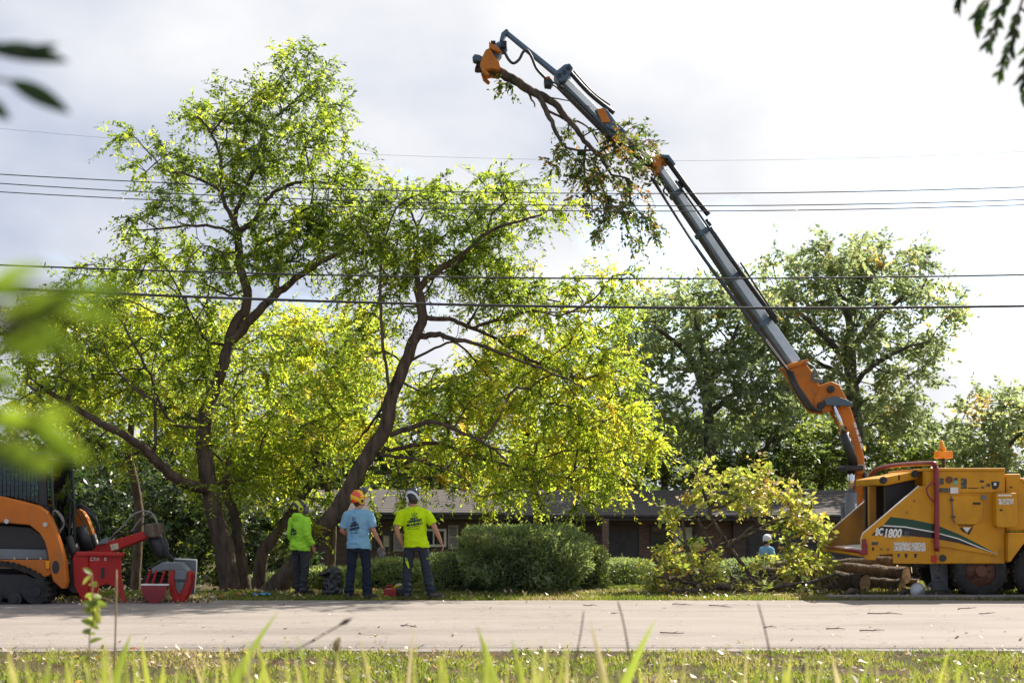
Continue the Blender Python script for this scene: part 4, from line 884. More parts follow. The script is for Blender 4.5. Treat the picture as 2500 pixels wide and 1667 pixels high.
# stripe
gtop = [(2174, 1261), (2228, 1268), (2281, 1279), (2340, 1303), (2390, 1328), (2432, 1351)]
gmid = [(2157, 1281), (2208, 1284), (2281, 1297), (2340, 1313), (2390, 1334), (2432, 1351)]
gbot = [(2127, 1306), (2135, 1306), (2208, 1306), (2281, 1314), (2340, 1325), (2390, 1339), (2432, 1351)]
def strip(name, top, bot, mat, dy):
    mb = MB(); mb.prism(cpl(top + bot[::-1]), YC + dy - .003, YC + dy); return mb.build(name, mat, near)
for nm, A_, B_, mt, cut in (('green_stripe', gtop, gmid, 'green_vinyl', 0), ('white_stripe', gmid, [(x, y + 3) for x, y in gmid[:-1]] + [(2433, 1352)], 'white_vinyl', 0), ('black_stripe', [(2150, 1284)] + [(x, y + 3) for x, y in gmid[1:-1]] + [(2433, 1352)], gbot, 'black_vinyl', 0)):
    strip(nm, A_, B_, M[mt], -.002 if nm != 'white_stripe' else -.006)
plate('stripe_backing', [(2281, 1265), (2322, 1284), (2380, 1312), (2436, 1340), (2436, 1356), (2281, 1330)], .0, .029, M['yellow'], bevel=0)
lettering('lettering', 'BC', cp(2136, 1305.5, -.012), .155, M['white_vinyl'], near, .135, .22, .008)
lettering('lettering', '1800', cp(2159, 1310.5, -.012), .185, M['white_vinyl'], near, .28, .22, .008)
lettering('lettering', 'XL', cp(2204, 1309, -.012), .12, M['grey_paint'], near, .11, .22, .002)
decal('emblem', [(2344, 1287), (2350, 1287), (2362, 1302), (2373, 1287), (2377, 1287), (2363, 1313)], M['black_vinyl'], body, .026)
decal('emblem', [(2352, 1287), (2371, 1287), (2362, 1299)], M['white_vinyl'], body, .024)
lettering('lettering', 'Vermeer', cp(2341, 1285, .02), .07, M['black_vinyl'], body, .26, .1)
decal('warning_label', rect(2182, 1323, 2223, 1344), M['decal'], near, -.001); decal('warning_label', rect(2225, 1324, 2260, 1345), M['decal'], near, -.001)
decal('warning_label', rect(2128, 1322, 2144, 1330), M['decal_dark'], near, -.001); decal('warning_label', rect(2129, 1335, 2134, 1343), M['black_vinyl'], near, -.001)
for x_, mt in ((2194, 'decal_dark'), (2212, 'black_vinyl'), (2235, 'black_vinyl')): decal('slot', [(x_ - 4, 1351), (x_ + 4, 1351), (x_ + 2, 1361), (x_ - 2, 1361)], M[mt], near, -.001)
decal('reflector', rect(2274, 1355, 2286, 1372), M['red_lens'], near, -.004, .02)
mb = MB(); q = cp(2303, 1362, .028); mb.cyl(q, q + Vector((0, -.02, 0)), .055, 18); mb.build('port', M['black'], body, fix=True)
mb = MB()
for x_, y_ in ((2152, 1340), (2168, 1340), (2232, 1222), (2214, 1250), (2276, 1320)): q = cp(x_, y_, 0); mb.cyl(q, q + Vector((0, -.012, 0)), .02, 8)
mb.build('bolt', M['yellow_in'], near, fix=True)
# red guard bar over the hopper
q0 = [cp(2284, 1345, -.06), cp(2284, 1250, -.06), cp(2283, 1160, -.06), cp(2281, 1140, -.05), cp(2270, 1130, .05)]
fa = lambda px, py, dy: P(px, py, YC + dy)
q1 = [fa(2162, 1139, WD * .8), fa(2128, 1156, WD), fa(2126, 1172, WD + .02), fa(2132, 1211, WD + .02), fa(2112, 1222, WD + .02), fa(2108, 1236, WD + .02)]
mb = MB(); mb.tube(smooth_path(q0 + q1, 5), .04, 12); gb = mb.build('guard_bar', M['dark_red'], chip)
mb = MB(); mb.tube(smooth_path([cp(2281, 1172, -.06), cp(2264, 1184, -.09), cp(2257, 1194, -.1), cp(2262, 1210, -.1), cp(2274, 1222, -.08), cp(2282, 1228, -.06)], 4), .016, 8); mb.build('control_handle', M['dark_red'], gb)
# beacon
mb = MB(); q = P(2303, 1142, YC + .9); mb.tube([q, Vector((q.x, q.y, P(0, 1108, YC + .9).z))], .03, 8); pole = mb.build('beacon_post', M['black'], chip)
mb = MB(); q = P(2303, 1110, YC + .9); mb.box(q, (.25, .22, .12)); mb.build('beacon_box', M['amber'], pole, bevel=.01)
mb = MB(); q = P(2301, 1097, YC + .9); mb.loft([((q.x, q.y, q.z - .03), .06, .06), ((q.x, q.y, q.z + .02), .06, .06), ((q.x - .01, q.y, q.z + .06), .035, .05), ((q.x - .02, q.y, q.z + .14), .035, .04), ((q.x - .02, q.y, q.z + .15), .01, .01)], 14); mb.build('beacon_lens', M['amber'], pole)
# wheels
def wheel(center, r, w, parent, rim_mat, tyre='rubber', lugs=6, rimr=.55):
    c = Vector(center); prof = [(r * rimr, -w / 2 + .02), (r * .82, -w / 2), (r * .95, -w / 2 + .03), (r, -w / 2 + .06), (r, w / 2 - .06), (r * .95, w / 2 - .03), (r * .82, w / 2), (r * rimr, w / 2 - .02)]
    seg = 40; V = []; Fs = []
    for rr, yy in prof:
        for k in range(seg): a = 2 * math.pi * k / seg; V.append((c.x + rr * math.cos(a), c.y + yy, c.z + rr * math.sin(a)))
    m = len(prof)
    for i in range(m - 1):
        for k in range(seg): k2 = (k + 1) % seg; Fs.append((i * seg + k, i * seg + k2, (i + 1) * seg + k2, (i + 1) * seg + k))
    mb = MB(); mb.add(V, Fs, True); wh = mb.build('wheel', M[tyre], parent, fix=True)
    tr = MB()
    for k in range(36):
        a = 2 * math.pi * k / 36; s_ = 1 if k % 2 else -1
        tr.box(c + Vector((math.cos(a) * (r + .004), s_ * w * .2, math.sin(a) * (r + .004))), (.03, w * .42, .045), Matrix.Rotation(-a, 3, 'Y'))
    tr.build('tread', M[tyre], wh)
    mb = MB(); mb.tube([c + Vector((0, -w / 2 + .06, 0)), c + Vector((0, -w / 2 + .03, 0)), c + Vector((0, w / 2 - .05, 0))], [r * rimr * .8, r * rimr, r * rimr], 32)
    mb.tube([c + Vector((0, -w / 2 + .06, 0)), c + Vector((0, -w / 2 - .01, 0))], [r * .25, r * .2], 20)
    rm = mb.build('rim', M[rim_mat], wh, fix=True)
    mb = MB()
    for k in range(lugs): a = 2 * math.pi * k / lugs; q = c + Vector((math.cos(a) * r * .34, -w / 2 + .05, math.sin(a) * r * .34)); mb.cyl(q, q + Vector((0, -.04, 0)), .014, 8)
    mb.build('lug_nut', M['dark_metal'], rm, fix=True); return wh
for px_ in (2398, 2545):
    for dy in (.16, WD - .35): wheel((cp(px_, 0).x, YC + dy, .435), .435, .25, chip, 'rust', lugs=8)
mb = MB(); mb.prism(cpl([(2287, 1378), (2332, 1378), (2332, 1442), (2296, 1442)]), YC + .35, YC + .37); mb.build('mud_flap', M['grey_paint'], chip)

# ------------------------------------------------------------------ crane truck behind the chipper
YK = 26.0
truck = empty('crane_truck', Vector((P(2150, 0, YK).x, YK, gz(P(2150, 0, YK).x, YK))), 'orange knuckle-boom crane truck with a long grey telescopic boom raised over the trees', 'crane truck')
def kp(px, py, dy=0): v = P(px, py, YK); return Vector((v.x, YK + dy, v.z))
def kpl(poly): return [(kp(x, y).x, kp(x, y).z) for x, y in poly]
def kplate(name, poly, y0, y1, mat, parent=truck, bevel=.012): mb = MB(); mb.prism(kpl(poly), YK + y0, YK + y1); return mb.build(name, mat, parent, bevel=bevel)
G0 = gz(P(2300, 0, YK).x, YK)
mb = MB(); a = kp(2130, 0); mb.box((a.x + 3.6, YK + .9, G0 + .78), (7.6, .9, .24)); mb.build('chassis', M['black'], truck, bevel=.02)
mb = MB(); mb.box((a.x + 4.0, YK + .9, G0 + 1.12), (5.2, 2.3, .25)); mb.build('flat_bed', M['dark_metal'], truck, bevel=.02)
mb = MB(); mb.box((a.x + 7.2, YK + .9, G0 + 1.75), (1.7, 2.3, 1.7)); cabm = mb.build('cab', M['grey_paint'], truck, bevel=.12)
mb = MB(); mb.box((a.x + 7.3, YK - .26, G0 + 2.15), (1.1, .02, .6)); mb.build('side_window', M['glass'], cabm)
for px_, rr in ((2252, .42), (2345, .42), (2560, .42), (2760, .42)):
    q = kp(px_, 0); wheel((q.x, YK - .1, G0 + rr), rr, .3, truck, 'chrome'); wheel((q.x, YK + 1.9, G0 + rr), rr, .3, truck, 'chrome')
# column, cylinders and booms
mb = MB(); mb.cyl(kp(2104, 1345, .4), kp(2104, 1235, .4), .32, 24); mb.build('slewing_base', M['dark_metal'], truck)
col = kplate('column', [(2093, 1150), (2113, 1150), (2120, 1240), (2120, 1300), (2090, 1300), (2090, 1240)], .18, .62, M['crane_orange'], bevel=.03)
kplate('link_plate', [(2113, 1150), (2118, 1154), (2130, 1200), (2134, 1226), (2128, 1240), (2118, 1240)], .05, .7, M['blue_steel'])
mb = MB(); mb.cyl(kp(2078, 1345, .0), kp(2078, 1202, .0), .125, 20); bar = mb.build('cylinder_barrel', M['grey_paint'], truck)
mb = MB(); mb.cyl(kp(2078, 1202, .0), kp(2078, 1145, .0), .075, 16); mb.build('cylinder_rod', M['chrome'], bar)
kplate('cylinder_bracket', [(2058, 1137), (2104, 1134), (2106, 1148), (2060, 1150)], -.12, .5, M['dark_metal'], bevel=.02)
inner = kplate('inner_boom', [(2033, 994), (2076, 988), (2084, 1004), (2100, 1062), (2114, 1115), (2114, 1158), (2094, 1158), (2082, 1110), (2060, 1040)], .1, .5, M['crane_orange'], bevel=.025)
mb = MB(); mb.cyl(kp(2060, 1058, -.02), kp(2086, 1140, -.02), .10, 18); lb = mb.build('lift_cylinder', M['black'], truck)
mb = MB(); mb.cyl(kp(2036, 992, -.02), kp(2061, 1060, -.02), .05, 14); mb.build('lift_rod', M['chrome'], lb)
for i in range(4): decal_ = MB(); decal_.prism(kpl([(2086 + i * 5.5, 1030 + i * 17), (2092 + i * 5.5, 1030 + i * 17), (2096 + i * 5.5, 1043 + i * 17), (2089 + i * 5.5, 1043 + i * 17)]), YK + .09, YK + .097); decal_.build('decal', M['white_vinyl'], inner)
mb = MB(); q = kp(2066, 1044, .1); mb.cyl(q, q + Vector((0, -.02, 0)), .035, 12); mb.build('boom_port', M['black'], inner, fix=True)
kn = kplate('knuckle', [(1986, 975), (2002, 940), (2030, 930), (2050, 938), (2063, 962), (2078, 990), (2040, 1000), (2012, 1008), (1990, 1000)], .02, .58, M['crane_orange'], bevel=.03)
kplate('knuckle_guard', [(2010, 975), (2040, 968), (2064, 975), (2080, 984), (2078, 992), (2016, 990)], -.06, .02, M['blue_steel'])
for x_, y_ in ((2046, 985), (2004, 990), (2028, 950)):
    mb = MB(); q = kp(x_, y_, -.05); mb.cyl(q, q + Vector((0, .7, 0)), .075, 14); mb.build('pivot_pin', M['dark_metal'], kn)
kplate('outer_boom_base', [(1917, 892), (1936, 884), (1964, 880), (1984, 905), (2000, 935), (2012, 972), (2004, 1006), (1988, 1004), (1968, 975), (1940, 930)], .04, .56, M['crane_orange'], bevel=.03)
kplate('boom_collar', [(1916, 893), (1972, 876), (1976, 884), (1920, 901)], -.02, .62, M['crane_orange'])
mb = MB()
for k in range(4): mb.tube(smooth_path([kp(1921 + k * 3, 905 + k, -.03 - .03 * k), kp(1933 + k * 3, 940, -.12), kp(1950 + k * 4, 972, -.16), kp(1972 + k * 4, 998, -.12), kp(1995 + k * 3, 1003, -.04)], 5), .035, 8)
mb.build('hose_bundle', M['hose'], truck)
mb = MB()
for k in range(3): mb.tube(smooth_path([kp(1965 + 3 * k, 885, -.05), kp(1985 + 3 * k, 900 + 5 * k, -.12), kp(1978, 922 + 4 * k, -.1), kp(2006, 928 + 3 * k, -.06)], 5), .018, 6)
mb.build('hose_loop', M['hose_grey'], truck)
def beam(name, A_, B_, w0, w1, mat_top, mat_bot, parent=truck, roll=35):
    """hexagonal boom section from A to B; separate dark strips paint the shade on its underside"""
    A_ = Vector(A_); B_ = Vector(B_); Fm = frame(A_, B_); ax = Fm.col[0]; s_ = Fm.col[1]; u = Fm.col[2]; rot = Matrix.Rotation(R(roll), 3, ax); s_ = rot @ s_; u = rot @ u
    prof = [(-.5, .5), (.5, .5), (.62, 0), (.4, -.5), (-.4, -.5), (-.62, 0)]
    V = [A_ + (s_ * a + u * b) * w0 for a, b in prof] + [B_ + (s_ * a + u * b) * w1 for a, b in prof]; n = 6
    mb = MB(); mb.add(V, [tuple(range(n))[::-1], tuple(range(n, 2 * n))] + [(i, (i + 1) % n, (i + 1) % n + n, i + n) for i in range(n)])
    return mb.build(name, mat_top, parent, bevel=.01, fix=True), s_, u
secs = [((1943, 886), (1868, 778), .27), ((1870, 781), (1792, 668), .24), ((1794, 671), (1717, 556), .21), ((1719, 559), (1652, 460), .185), ((1654, 463), (1604, 392), .16)]
for i, (a_, b_, w_) in enumerate(secs):
    o, s_, u = beam('telescopic_section', kp(*a_, .3), kp(*b_, .3), w_, w_, M['boom_grey'], None)
    A_ = kp(*a_, .3); B_ = kp(*b_, .3); ax = (B_ - A_).normalized()
    mb = MB(); off = Vector((-.8, -.25, -.5)).normalized(); off = (off - ax * off.dot(ax)).normalized()
    Rm = Matrix((ax, ax.cross(off), off)).transposed()
    mb.box((A_ + B_) / 2 + off * w_ * .56, ((B_ - A_).length * .995, w_ * .78, w_ * .14), Rm); mb.build('underside_shade_strip', M['boom_dark'], o)  # dark strip laid on to paint the shaded underside of the section
    mb = MB(); mb.box(B_ - ax * .05, (.1, w_ * 1.35, w_ * 1.3), Rm); mb.build('section_collar', M['blue_steel'], o, bevel=.01)
    if i < 4:
        mb = MB(); q = B_ - off * w_ * .75 + Vector((.05, -.1, 0)); mb.cyl(q, q + ax * .16, .05, 10); mb.build('hose_guide', M['dark_metal'], o)
def rod(name, pts, r, mat, parent=truck, n=5, sides=8): mb = MB(); mb.tube(smooth_path(pts, n), r, sides); return mb.build(name, M[mat], parent)
rod('extension_cylinder', [kp(1628, 385, .1), kp(1690, 470, .1), kp(1732, 522, .1)], .055, 'black')
rod('extension_cylinder', [kp(1735, 553, .1), kp(1810, 662, .1), kp(1900, 786, .1)], .05, 'black')
rod('extension_rod', [kp(1650, 440, .05), kp(1742, 570, .05), kp(1790, 640, .05)], .022, 'dark_metal')
rod('extension_rod', [kp(1808, 640, .02), kp(1860, 720, .02), kp(1898, 776, .02)], .022, 'hose')
rod('boom_hose', [kp(1588, 436, -.1), kp(1616, 480, -.12), kp(1700, 610, -.14), kp(1800, 745, -.14), kp(1880, 850, -.12), kp(1920, 903, -.08)], .028, 'hose')
rod('boom_hose', [kp(1594, 442, -.16), kp(1625, 497, -.18), kp(1712, 634, -.2), kp(1812, 768, -.2), kp(1886, 864, -.16), kp(1923, 908, -.1)], .022, 'hose')
rod('hose_hook', [kp(1612, 445, -.1), kp(1625, 455, -.12), kp(1618, 470, -.12), kp(1630, 482, -.1)], .02, 'hose')
kplate('boom_head', [(1592, 380), (1618, 376), (1640, 384), (1634, 392), (1618, 390), (1612, 418), (1604, 420), (1596, 400)], .1, .5, M['crane_orange'], bevel=.015)
kplate('head_arm', [(1616, 377), (1634, 378), (1650, 400), (1644, 404), (1630, 386), (1616, 384)], .0, .1, M['blue_steel'])
# upper jib
j1, s_, u = beam('jib_link', kp(1606, 400, .3), kp(1508, 322, .3), .17, .2, M['boom_dark'], None)
j2, s_, u = beam('jib_section', kp(1516, 330, .3), kp(1372, 186, .3), .2, .19, M['boom_grey'], None)
ax = (kp(1372, 186) - kp(1516, 330)).normalized(); off = Vector((-.7, -.25, -.6)); off = (off - ax * off.dot(ax)).normalized(); Rm = Matrix((ax, ax.cross(off), off)).transposed()
mb = MB(); mb.box((kp(1516, 330, .3) + kp(1372, 186, .3)) / 2 + off * .135, (1.65, .17, .04), Rm); mb.build('underside_shade_strip', M['boom_dark'], j2)  # underside shade of the jib painted as a dark strip
kplate('jib_cover', [(1452, 270), (1478, 262), (1505, 300), (1530, 322), (1520, 335), (1480, 310)], -.02, .1, M['blue_steel'])
kplate('jib_wrap', [(1455, 268), (1476, 266), (1490, 300), (1470, 302)], -.05, -.02, M['crane_orange'])
rod('jib_cylinder', [kp(1388, 168, .1), kp(1440, 225, .1), kp(1500, 273, .1)], .045, 'black'); rod('jib_rod', [kp(1400, 172, .05), kp(1450, 226, .05), kp(1490, 255, .05)], .018, 'dark_metal')
jh = kplate('jib_head', [(1352, 176), (1366, 166), (1378, 156), (1392, 153), (1400, 163), (1394, 178), (1382, 196), (1366, 200)], .02, .5, M['blue_steel'], bevel=.03)
mb = MB()
for x_, y_ in ((1366, 184), (1378, 176), (1388, 166)): q = kp(x_, y_, .0); mb.cyl(q, q + Vector((0, .55, 0)), .045, 12)
mb.build('head_pin', M['dark_metal'], jh)
t_, s_, u = beam('jib_extension', kp(1372, 180, .3), kp(1236, 68, .3), .105, .085, M['blue_steel'], None, roll=20)
lamp = kplate('work_lamp', [(1328, 190), (1344, 186), (1352, 196), (1346, 206), (1330, 204)], .1, .35, M['dark_metal']); kplate('lamp_cap', [(1328, 186), (1342, 182), (1345, 188), (1330, 191)], .08, .37, M['crane_orange'])
rod('jib_hose', [kp(1338, 196, .0), kp(1380, 220, -.05), kp(1430, 268, -.05), kp(1478, 320, -.05)], .018, 'hose')
rod('jib_hose', [kp(1344, 206, -.05), kp(1384, 236, -.08), kp(1436, 286, -.08), kp(1476, 326, -.08)], .015, 'hose')
rod('jib_hose', [kp(1228, 115, .1), kp(1241, 143, .05), kp(1254, 153, .05), kp(1268, 143, .05), kp(1277, 126, .05), kp(1287, 122, .05), kp(1298, 138, .05), kp(1310, 166, .05), kp(1332, 190, .05)], .03, 'hose')
# rotator and grapple saw at the tip
kplate('tip_link', [(1224, 72), (1236, 62), (1242, 66), (1234, 76), (1228, 92), (1219, 92)], .18, .42, M['blue_steel'])
mb = MB(); mb.loft([(kp(1221, 118, .3), .1, .1), (kp(1221, 112, .3), .15, .15), (kp(1221, 98, .3), .14, .14), (kp(1222, 92, .3), .08, .08)], 16); ro = mb.build('rotator', M['blue_steel'], truck)
mb = MB(); q = kp(1230, 106, .1); mb.box(q, (.12, .12, .14)); mb.box(q + Vector((-.22, 0, .05)), (.1, .1, .05)); mb.build('valve_block', M['dark_metal'], ro, bevel=.01)
gs = kplate('saw_grapple_body', [(1196, 110), (1216, 104), (1226, 120), (1214, 136), (1190, 138), (1180, 124)], .1, .5, M['blue_steel'], bevel=.03)
kplate('saw_grapple_arm', [(1194, 100), (1198, 106), (1212, 112), (1224, 126), (1216, 128), (1202, 122), (1194, 116)], -.02, .1, M['crane_orange'])
for y0 in (-.02, .46): kplate('saw_grapple_jaw', [(1196, 118), (1204, 134), (1218, 150), (1222, 164), (1216, 172), (1200, 168), (1186, 172), (1196, 182), (1190, 186), (1178, 176), (1172, 158), (1178, 138), (1186, 122)], y0, y0 + .12, M['crane_orange'], bevel=.015)
kplate('saw_box', [(1152, 132), (1158, 124), (1170, 126), (1184, 134), (1178, 144), (1154, 140)], .18, .4, M['blue_steel'], bevel=.02)
mb = MB(); mb.tube([kp(1160, 142, .3), kp(1180, 156, .3)], .012, 6); mb.build('saw_bar', M['dark_metal'], truck)

# ------------------------------------------------------------------ compact track loader
YT = 18.95; WT = 1.75
ld = empty('track_loader', Vector((P(40, 0, YT).x, YT + WT / 2, 0)), 'orange compact track loader with glazed cab, holding the red grapple frame', 'track loader')
def tp(px, py, dy=0): v = P(px, py, YT); return Vector((v.x, YT + dy, v.z))
def tpl(poly): return [(tp(x, y).x, tp(x, y).z) for x, y in poly]
def tplate(name, poly, y0, y1, mat, parent=ld, bevel=.012): mb = MB(); mb.prism(tpl(poly), YT + y0, YT + y1); return mb.build(name, mat, parent, bevel=bevel)
arm_poly = [(-190, 1190), (-60, 1204), (0, 1211), (52, 1223), (94, 1235), (112, 1248), (124, 1266), (134, 1291), (148, 1331), (158, 1370), (163, 1420), (158, 1437), (149, 1436), (129, 1418), (122, 1392), (115, 1344), (109, 1322), (96, 1301), (71, 1281), (0, 1275), (-60, 1270), (-190, 1240)]
arms = []
for y0 in (.0, WT - .14):
    arms.append(tplate('lift_arm', arm_poly, y0, y0 + .14, M['orange'], bevel=.018))
for x_, y_, r_ in ((17, 1272, .035), (111, 1280, .035)):
    mb = MB(); q = tp(x_, y_); mb.cyl(q, q + Vector((0, -.02, 0)), r_, 14); mb.build('pivot_cap', M['chrome'], arms[0], fix=True)
mb = MB(); q = tp(136, 1384); V = [(q.x + .055 * math.cos(a), YT - .004, q.z + .1 * math.sin(a)) for a in np.linspace(0, 6.283, 24, endpoint=False)]; mb.add(V, [tuple(range(24))]); mb.build('arm_opening', M['black'], arms[0])
tplate('engine_frame', [(-190, 1270), (60, 1286), (98, 1310), (112, 1345), (112, 1372), (-190, 1372)], .2, WT - .2, M['black'], bevel=.02)
tplate('side_panel', [(-190, 1336), (106, 1342), (112, 1366), (-190, 1366)], .1, .2, M['grey_paint'])
tplate('lower_frame', [(-190, 1368), (112, 1366), (124, 1400), (110, 1408), (60, 1398), (30, 1386), (-190, 1384)], .02, .2, M['orange'])
mb = MB()
for x_ in (30, 61, 94): q = tp(x_, 1363, .1); mb.cyl(q, q + Vector((0, -.015, 0)), .018, 10)
mb.build('panel_bolt', M['chrome'], ld, fix=True)
tplate('marker_lamp', rect(112, 1368, 121, 1388), -.02, .02, M['amber'])
# cab
cx0, cx1 = -150, 108
tplate('cab_roof', [(cx0, 1104), (cx1 - 10, 1100), (cx1 + 6, 1108), (cx1 + 6, 1118), (cx0, 1118)], .18, WT - .56, M['black'], bevel=.03)
tplate('work_light', rect(98, 1108, 112, 1120), .22, .4, M['trim'])
for y0 in (.2, WT - .64):
    tplate('cab_pillar', [(83, 1118), (98, 1118), (103, 1236), (84, 1236)], y0, y0 + .07, M['black']); tplate('cab_pillar', [(cx0, 1118), (cx0 + 14, 1118), (cx0 + 14, 1240), (cx0, 1240)], y0, y0 + .07, M['black'])
tplate('cab_sill', [(cx0, 1228), (104, 1236), (112, 1262), (cx0, 1262)], .2, WT - .56, M['black'])
tplate('side_glass', [(cx0 + 14, 1118), (83, 1118), (84, 1230), (cx0 + 14, 1228)], .235, .245, M['cab_glass'], bevel=0)
tplate('side_glass', [(cx0 + 14, 1118), (83, 1118), (84, 1230), (cx0 + 14, 1228)], WT - .605, WT - .595, M['cab_glass'], bevel=0)
tplate('windscreen', [(106, 1122), (109, 1122), (120, 1330), (117, 1330)], .26, WT - .62, M['cab_glass'], bevel=0)
mb = MB(); a_ = tp(110, 1122, .24); b_ = tp(120, 1332, .24); c_ = tp(120, 1332, WT - .6); d_ = tp(110, 1122, WT - .6); mb.tube([a_, b_], .022, 8); mb.tube([c_, d_], .022, 8); mb.tube([a_, d_], .022, 8); mb.build('windscreen_frame', M['black'], ld)
mb = MB()                                             # side mesh guard
for i in range(22): x_ = cx0 + 20 + i * 10; mb.tube([tp(x_, 1122, .225), tp(x_, 1226, .225)], .0035, 4)
for i in range(9): y_ = 1126 + i * 12; mb.tube([tp(cx0 + 16, y_, .225), tp(82, y_, .225)], .0035, 4)
gm = mb.build('mesh_guard', M['black'], ld); gm['kind'] = 'stuff'
tplate('seat', [(-60, 1180), (-40, 1175), (-30, 1222), (20, 1226), (20, 1240), (-60, 1240)], .6, 1.1, M['black'], bevel=.04)
mb = MB(); mb.tube(smooth_path([tp(118, 1205, .9), tp(128, 1230, .9), tp(146, 1262, .9), tp(160, 1286, .9)], 4), .012, 6); mb.tube([tp(112, 1205, .9), tp(130, 1240, .9)], .014, 6); mb.build('wiper', M['black'], ld)
mb = MB()
for k in range(3): mb.tube(smooth_path([tp(118, 1250 + 6 * k, .16), tp(132, 1246, .1 - .03 * k), tp(148, 1262 + 4 * k, .08), tp(150, 1282, .1), tp(136, 1296 + 3 * k, .14)], 5), .011, 6)
mb.build('arm_hose', M['hose_grey'], ld)
for dy in (.3, WT - .35):
    mb = MB(); mb.cyl(tp(150, 1310, dy), tp(170, 1372, dy), .055, 16); tc_ = mb.build('tilt_cylinder', M['black'], ld)
    mb = MB(); mb.cyl(tp(170, 1370, dy), tp(176, 1400, dy), .03, 12); mb.build('tilt_rod', M['chrome'], tc_)
tq = lambda x, y, d: P(x, y, YT + d)
mb = MB(); mb.cyl(tq(196, 1285, WT * .62), tq(214, 1345, WT * .62), .10, 18); mb.build('air_canister', M['black'], ld)
mb = MB()
for k in range(4): mb.tube(smooth_path([tq(176, 1242 + 3 * k, WT - .2), tq(196, 1231 + 3 * k, WT - .22), tq(226, 1250 + 4 * k, WT - .2 - .04 * k), tq(241 - 2 * k, 1284, WT - .2), tq(236 - 2 * k, 1330, WT - .2)], 5), .012, 6)
mb.build('auxiliary_hose', M['hose'], ld)
mb = MB(); mb.tube(smooth_path([tq(168, 1330, .8), tq(171, 1240, .8), tq(176, 1222, .8), tq(181, 1236, .8), tq(182, 1330, .8)], 5), .02, 8); mb.build('grab_rail', M['black'], ld)
# tracks
def track(y0, w):
    prof = smooth_path([tp(-190, 1376), tp(-40, 1372), tp(20, 1374), tp(62, 1386), tp(100, 1406), tp(118, 1432), tp(116, 1458), tp(98, 1474), tp(70, 1479), tp(-60, 1479), tp(-190, 1479), tp(-215, 1450), tp(-220, 1410), tp(-190, 1376)], 6)[:-1]
    n = len(prof); cen = Vector((sum(p.x for p in prof) / n, 0, sum(p.z for p in prof) / n)); V = []; Fs = []
    for p in prof:
        nx = p + (Vector((cen.x, p.y, cen.z)) - p).normalized() * .075
        for q in (p, nx):
            for yy in (y0, y0 + w): V.append((q.x, YT + yy, max(q.z, .012)))
    for i in range(n):
        j = (i + 1) % n; a_ = i * 4; b_ = j * 4
        Fs += [(a_, b_, b_ + 1, a_ + 1), (a_ + 2, a_ + 3, b_ + 3, b_ + 2), (a_, a_ + 2, b_ + 2, b_), (a_ + 1, b_ + 1, b_ + 3, a_ + 3)]
    mb = MB(); mb.add(V, Fs); tr = mb.build('track_belt', M['rubber'], ld, fix=True)
    L_ = 0; k = 0; pts = prof + [prof[0]]; step_ = .085; carry = 0
    for a_, b_ in zip(pts[:-1], pts[1:]):
        d = b_ - a_; ln = d.length
        if ln < 1e-6: continue
        t = carry
        while t < ln:
            c = a_ + d * (t / ln); ang = math.atan2(d.z, d.x); nrm = Vector((-d.z, 0, d.x)).normalized(); out = -1 if (Vector((cen.x, c.y, cen.z)) - c).dot(nrm) > 0 else 1
            q = MB(); c2 = c + nrm * out * .012; c2.z = max(c2.z, .016); q.box((c2.x, YT + y0 + w / 2, c2.z), (.045, w * .96, .026), Matrix.Rotation(-ang, 3, 'Y')); q.build('lug', M['rubber'], tr); t += step_; k += 1
        carry = t - ln
    for x_, y_, r_ in ((86, 1442, .19), (-175, 1430, .2), (36, 1462, .1), (-14, 1462, .1), (-64, 1462, .1), (-114, 1462, .1)):
        q = MB(); c = tp(x_, y_, y0 + .04); q.cyl(c, c + Vector((0, w - .08, 0)), r_, 22); q.cyl(c + Vector((0, -.02, 0)), c, r_ * .5, 14); q.build('roller', M['dark_metal'], tr, fix=True)
    return tr
track(-.05, .36); track(WT - .31, .36)
for dy in (.06, WT - .22): tplate('track_frame', [(-180, 1398), (60, 1402), (96, 1420), (100, 1446), (70, 1462), (-170, 1462)], dy, dy + .16, M['black'])
tplate('quick_coupler', [(158, 1372), (182, 1352), (184, 1440), (166, 1450), (156, 1440)], .2, WT - .2, M['black'])

# ------------------------------------------------------------------ red grapple attachment (frame, boom, rotator, jaws)
YG = YT + .15; WG = 1.3
ga = empty('log_grapple', Vector((P(250, 0, YG).x, YG + .6, 0)), 'red log grapple with boxed frame and boom lowered in front of the orange loader', 'log grapple')
def gp(px, py, dy=0): return P(px, py, YG + dy)
def gpl(poly): return [(gp(x, y).x, gp(x, y).z) for x, y in poly]
def gplate(name, poly, y0, y1, mat, parent=ga, bevel=.01, ref=None): mb = MB(); mb.prism(pl(poly, YG + (y0 if ref is None else ref)), YG + y0, YG + y1); return mb.build(name, mat, parent, bevel=bevel)
side = [(177, 1362), (184, 1348), (214, 1346), (214, 1466), (202, 1468), (181, 1430)]
gplate('frame_side', side, .0, .04, M['red']); gplate('frame_side', side, .46, .5, M['red'], ref=0)
fp = gplate('face_plate', [(214, 1350), (296, 1352), (296, 1400), (299, 1425), (308, 1468), (301, 1472), (278, 1432), (262, 1424), (244, 1430), (232, 1450), (222, 1469), (214, 1468)], .04, .07, M['red'])
gplate('top_beam', [(184, 1346), (298, 1349), (298, 1359), (214, 1358), (184, 1358)], -.03, .12, M['red'], bevel=.02)
decal_ = MB(); decal_.prism(gpl(rect(245, 1385, 253, 1411)), YG + .032, YG + .039); decal_.build('slot', M['black'], fp)
marks('lettering', gp(222, 1364, .032), .29, .05, M['white_vinyl'], fp, 5)
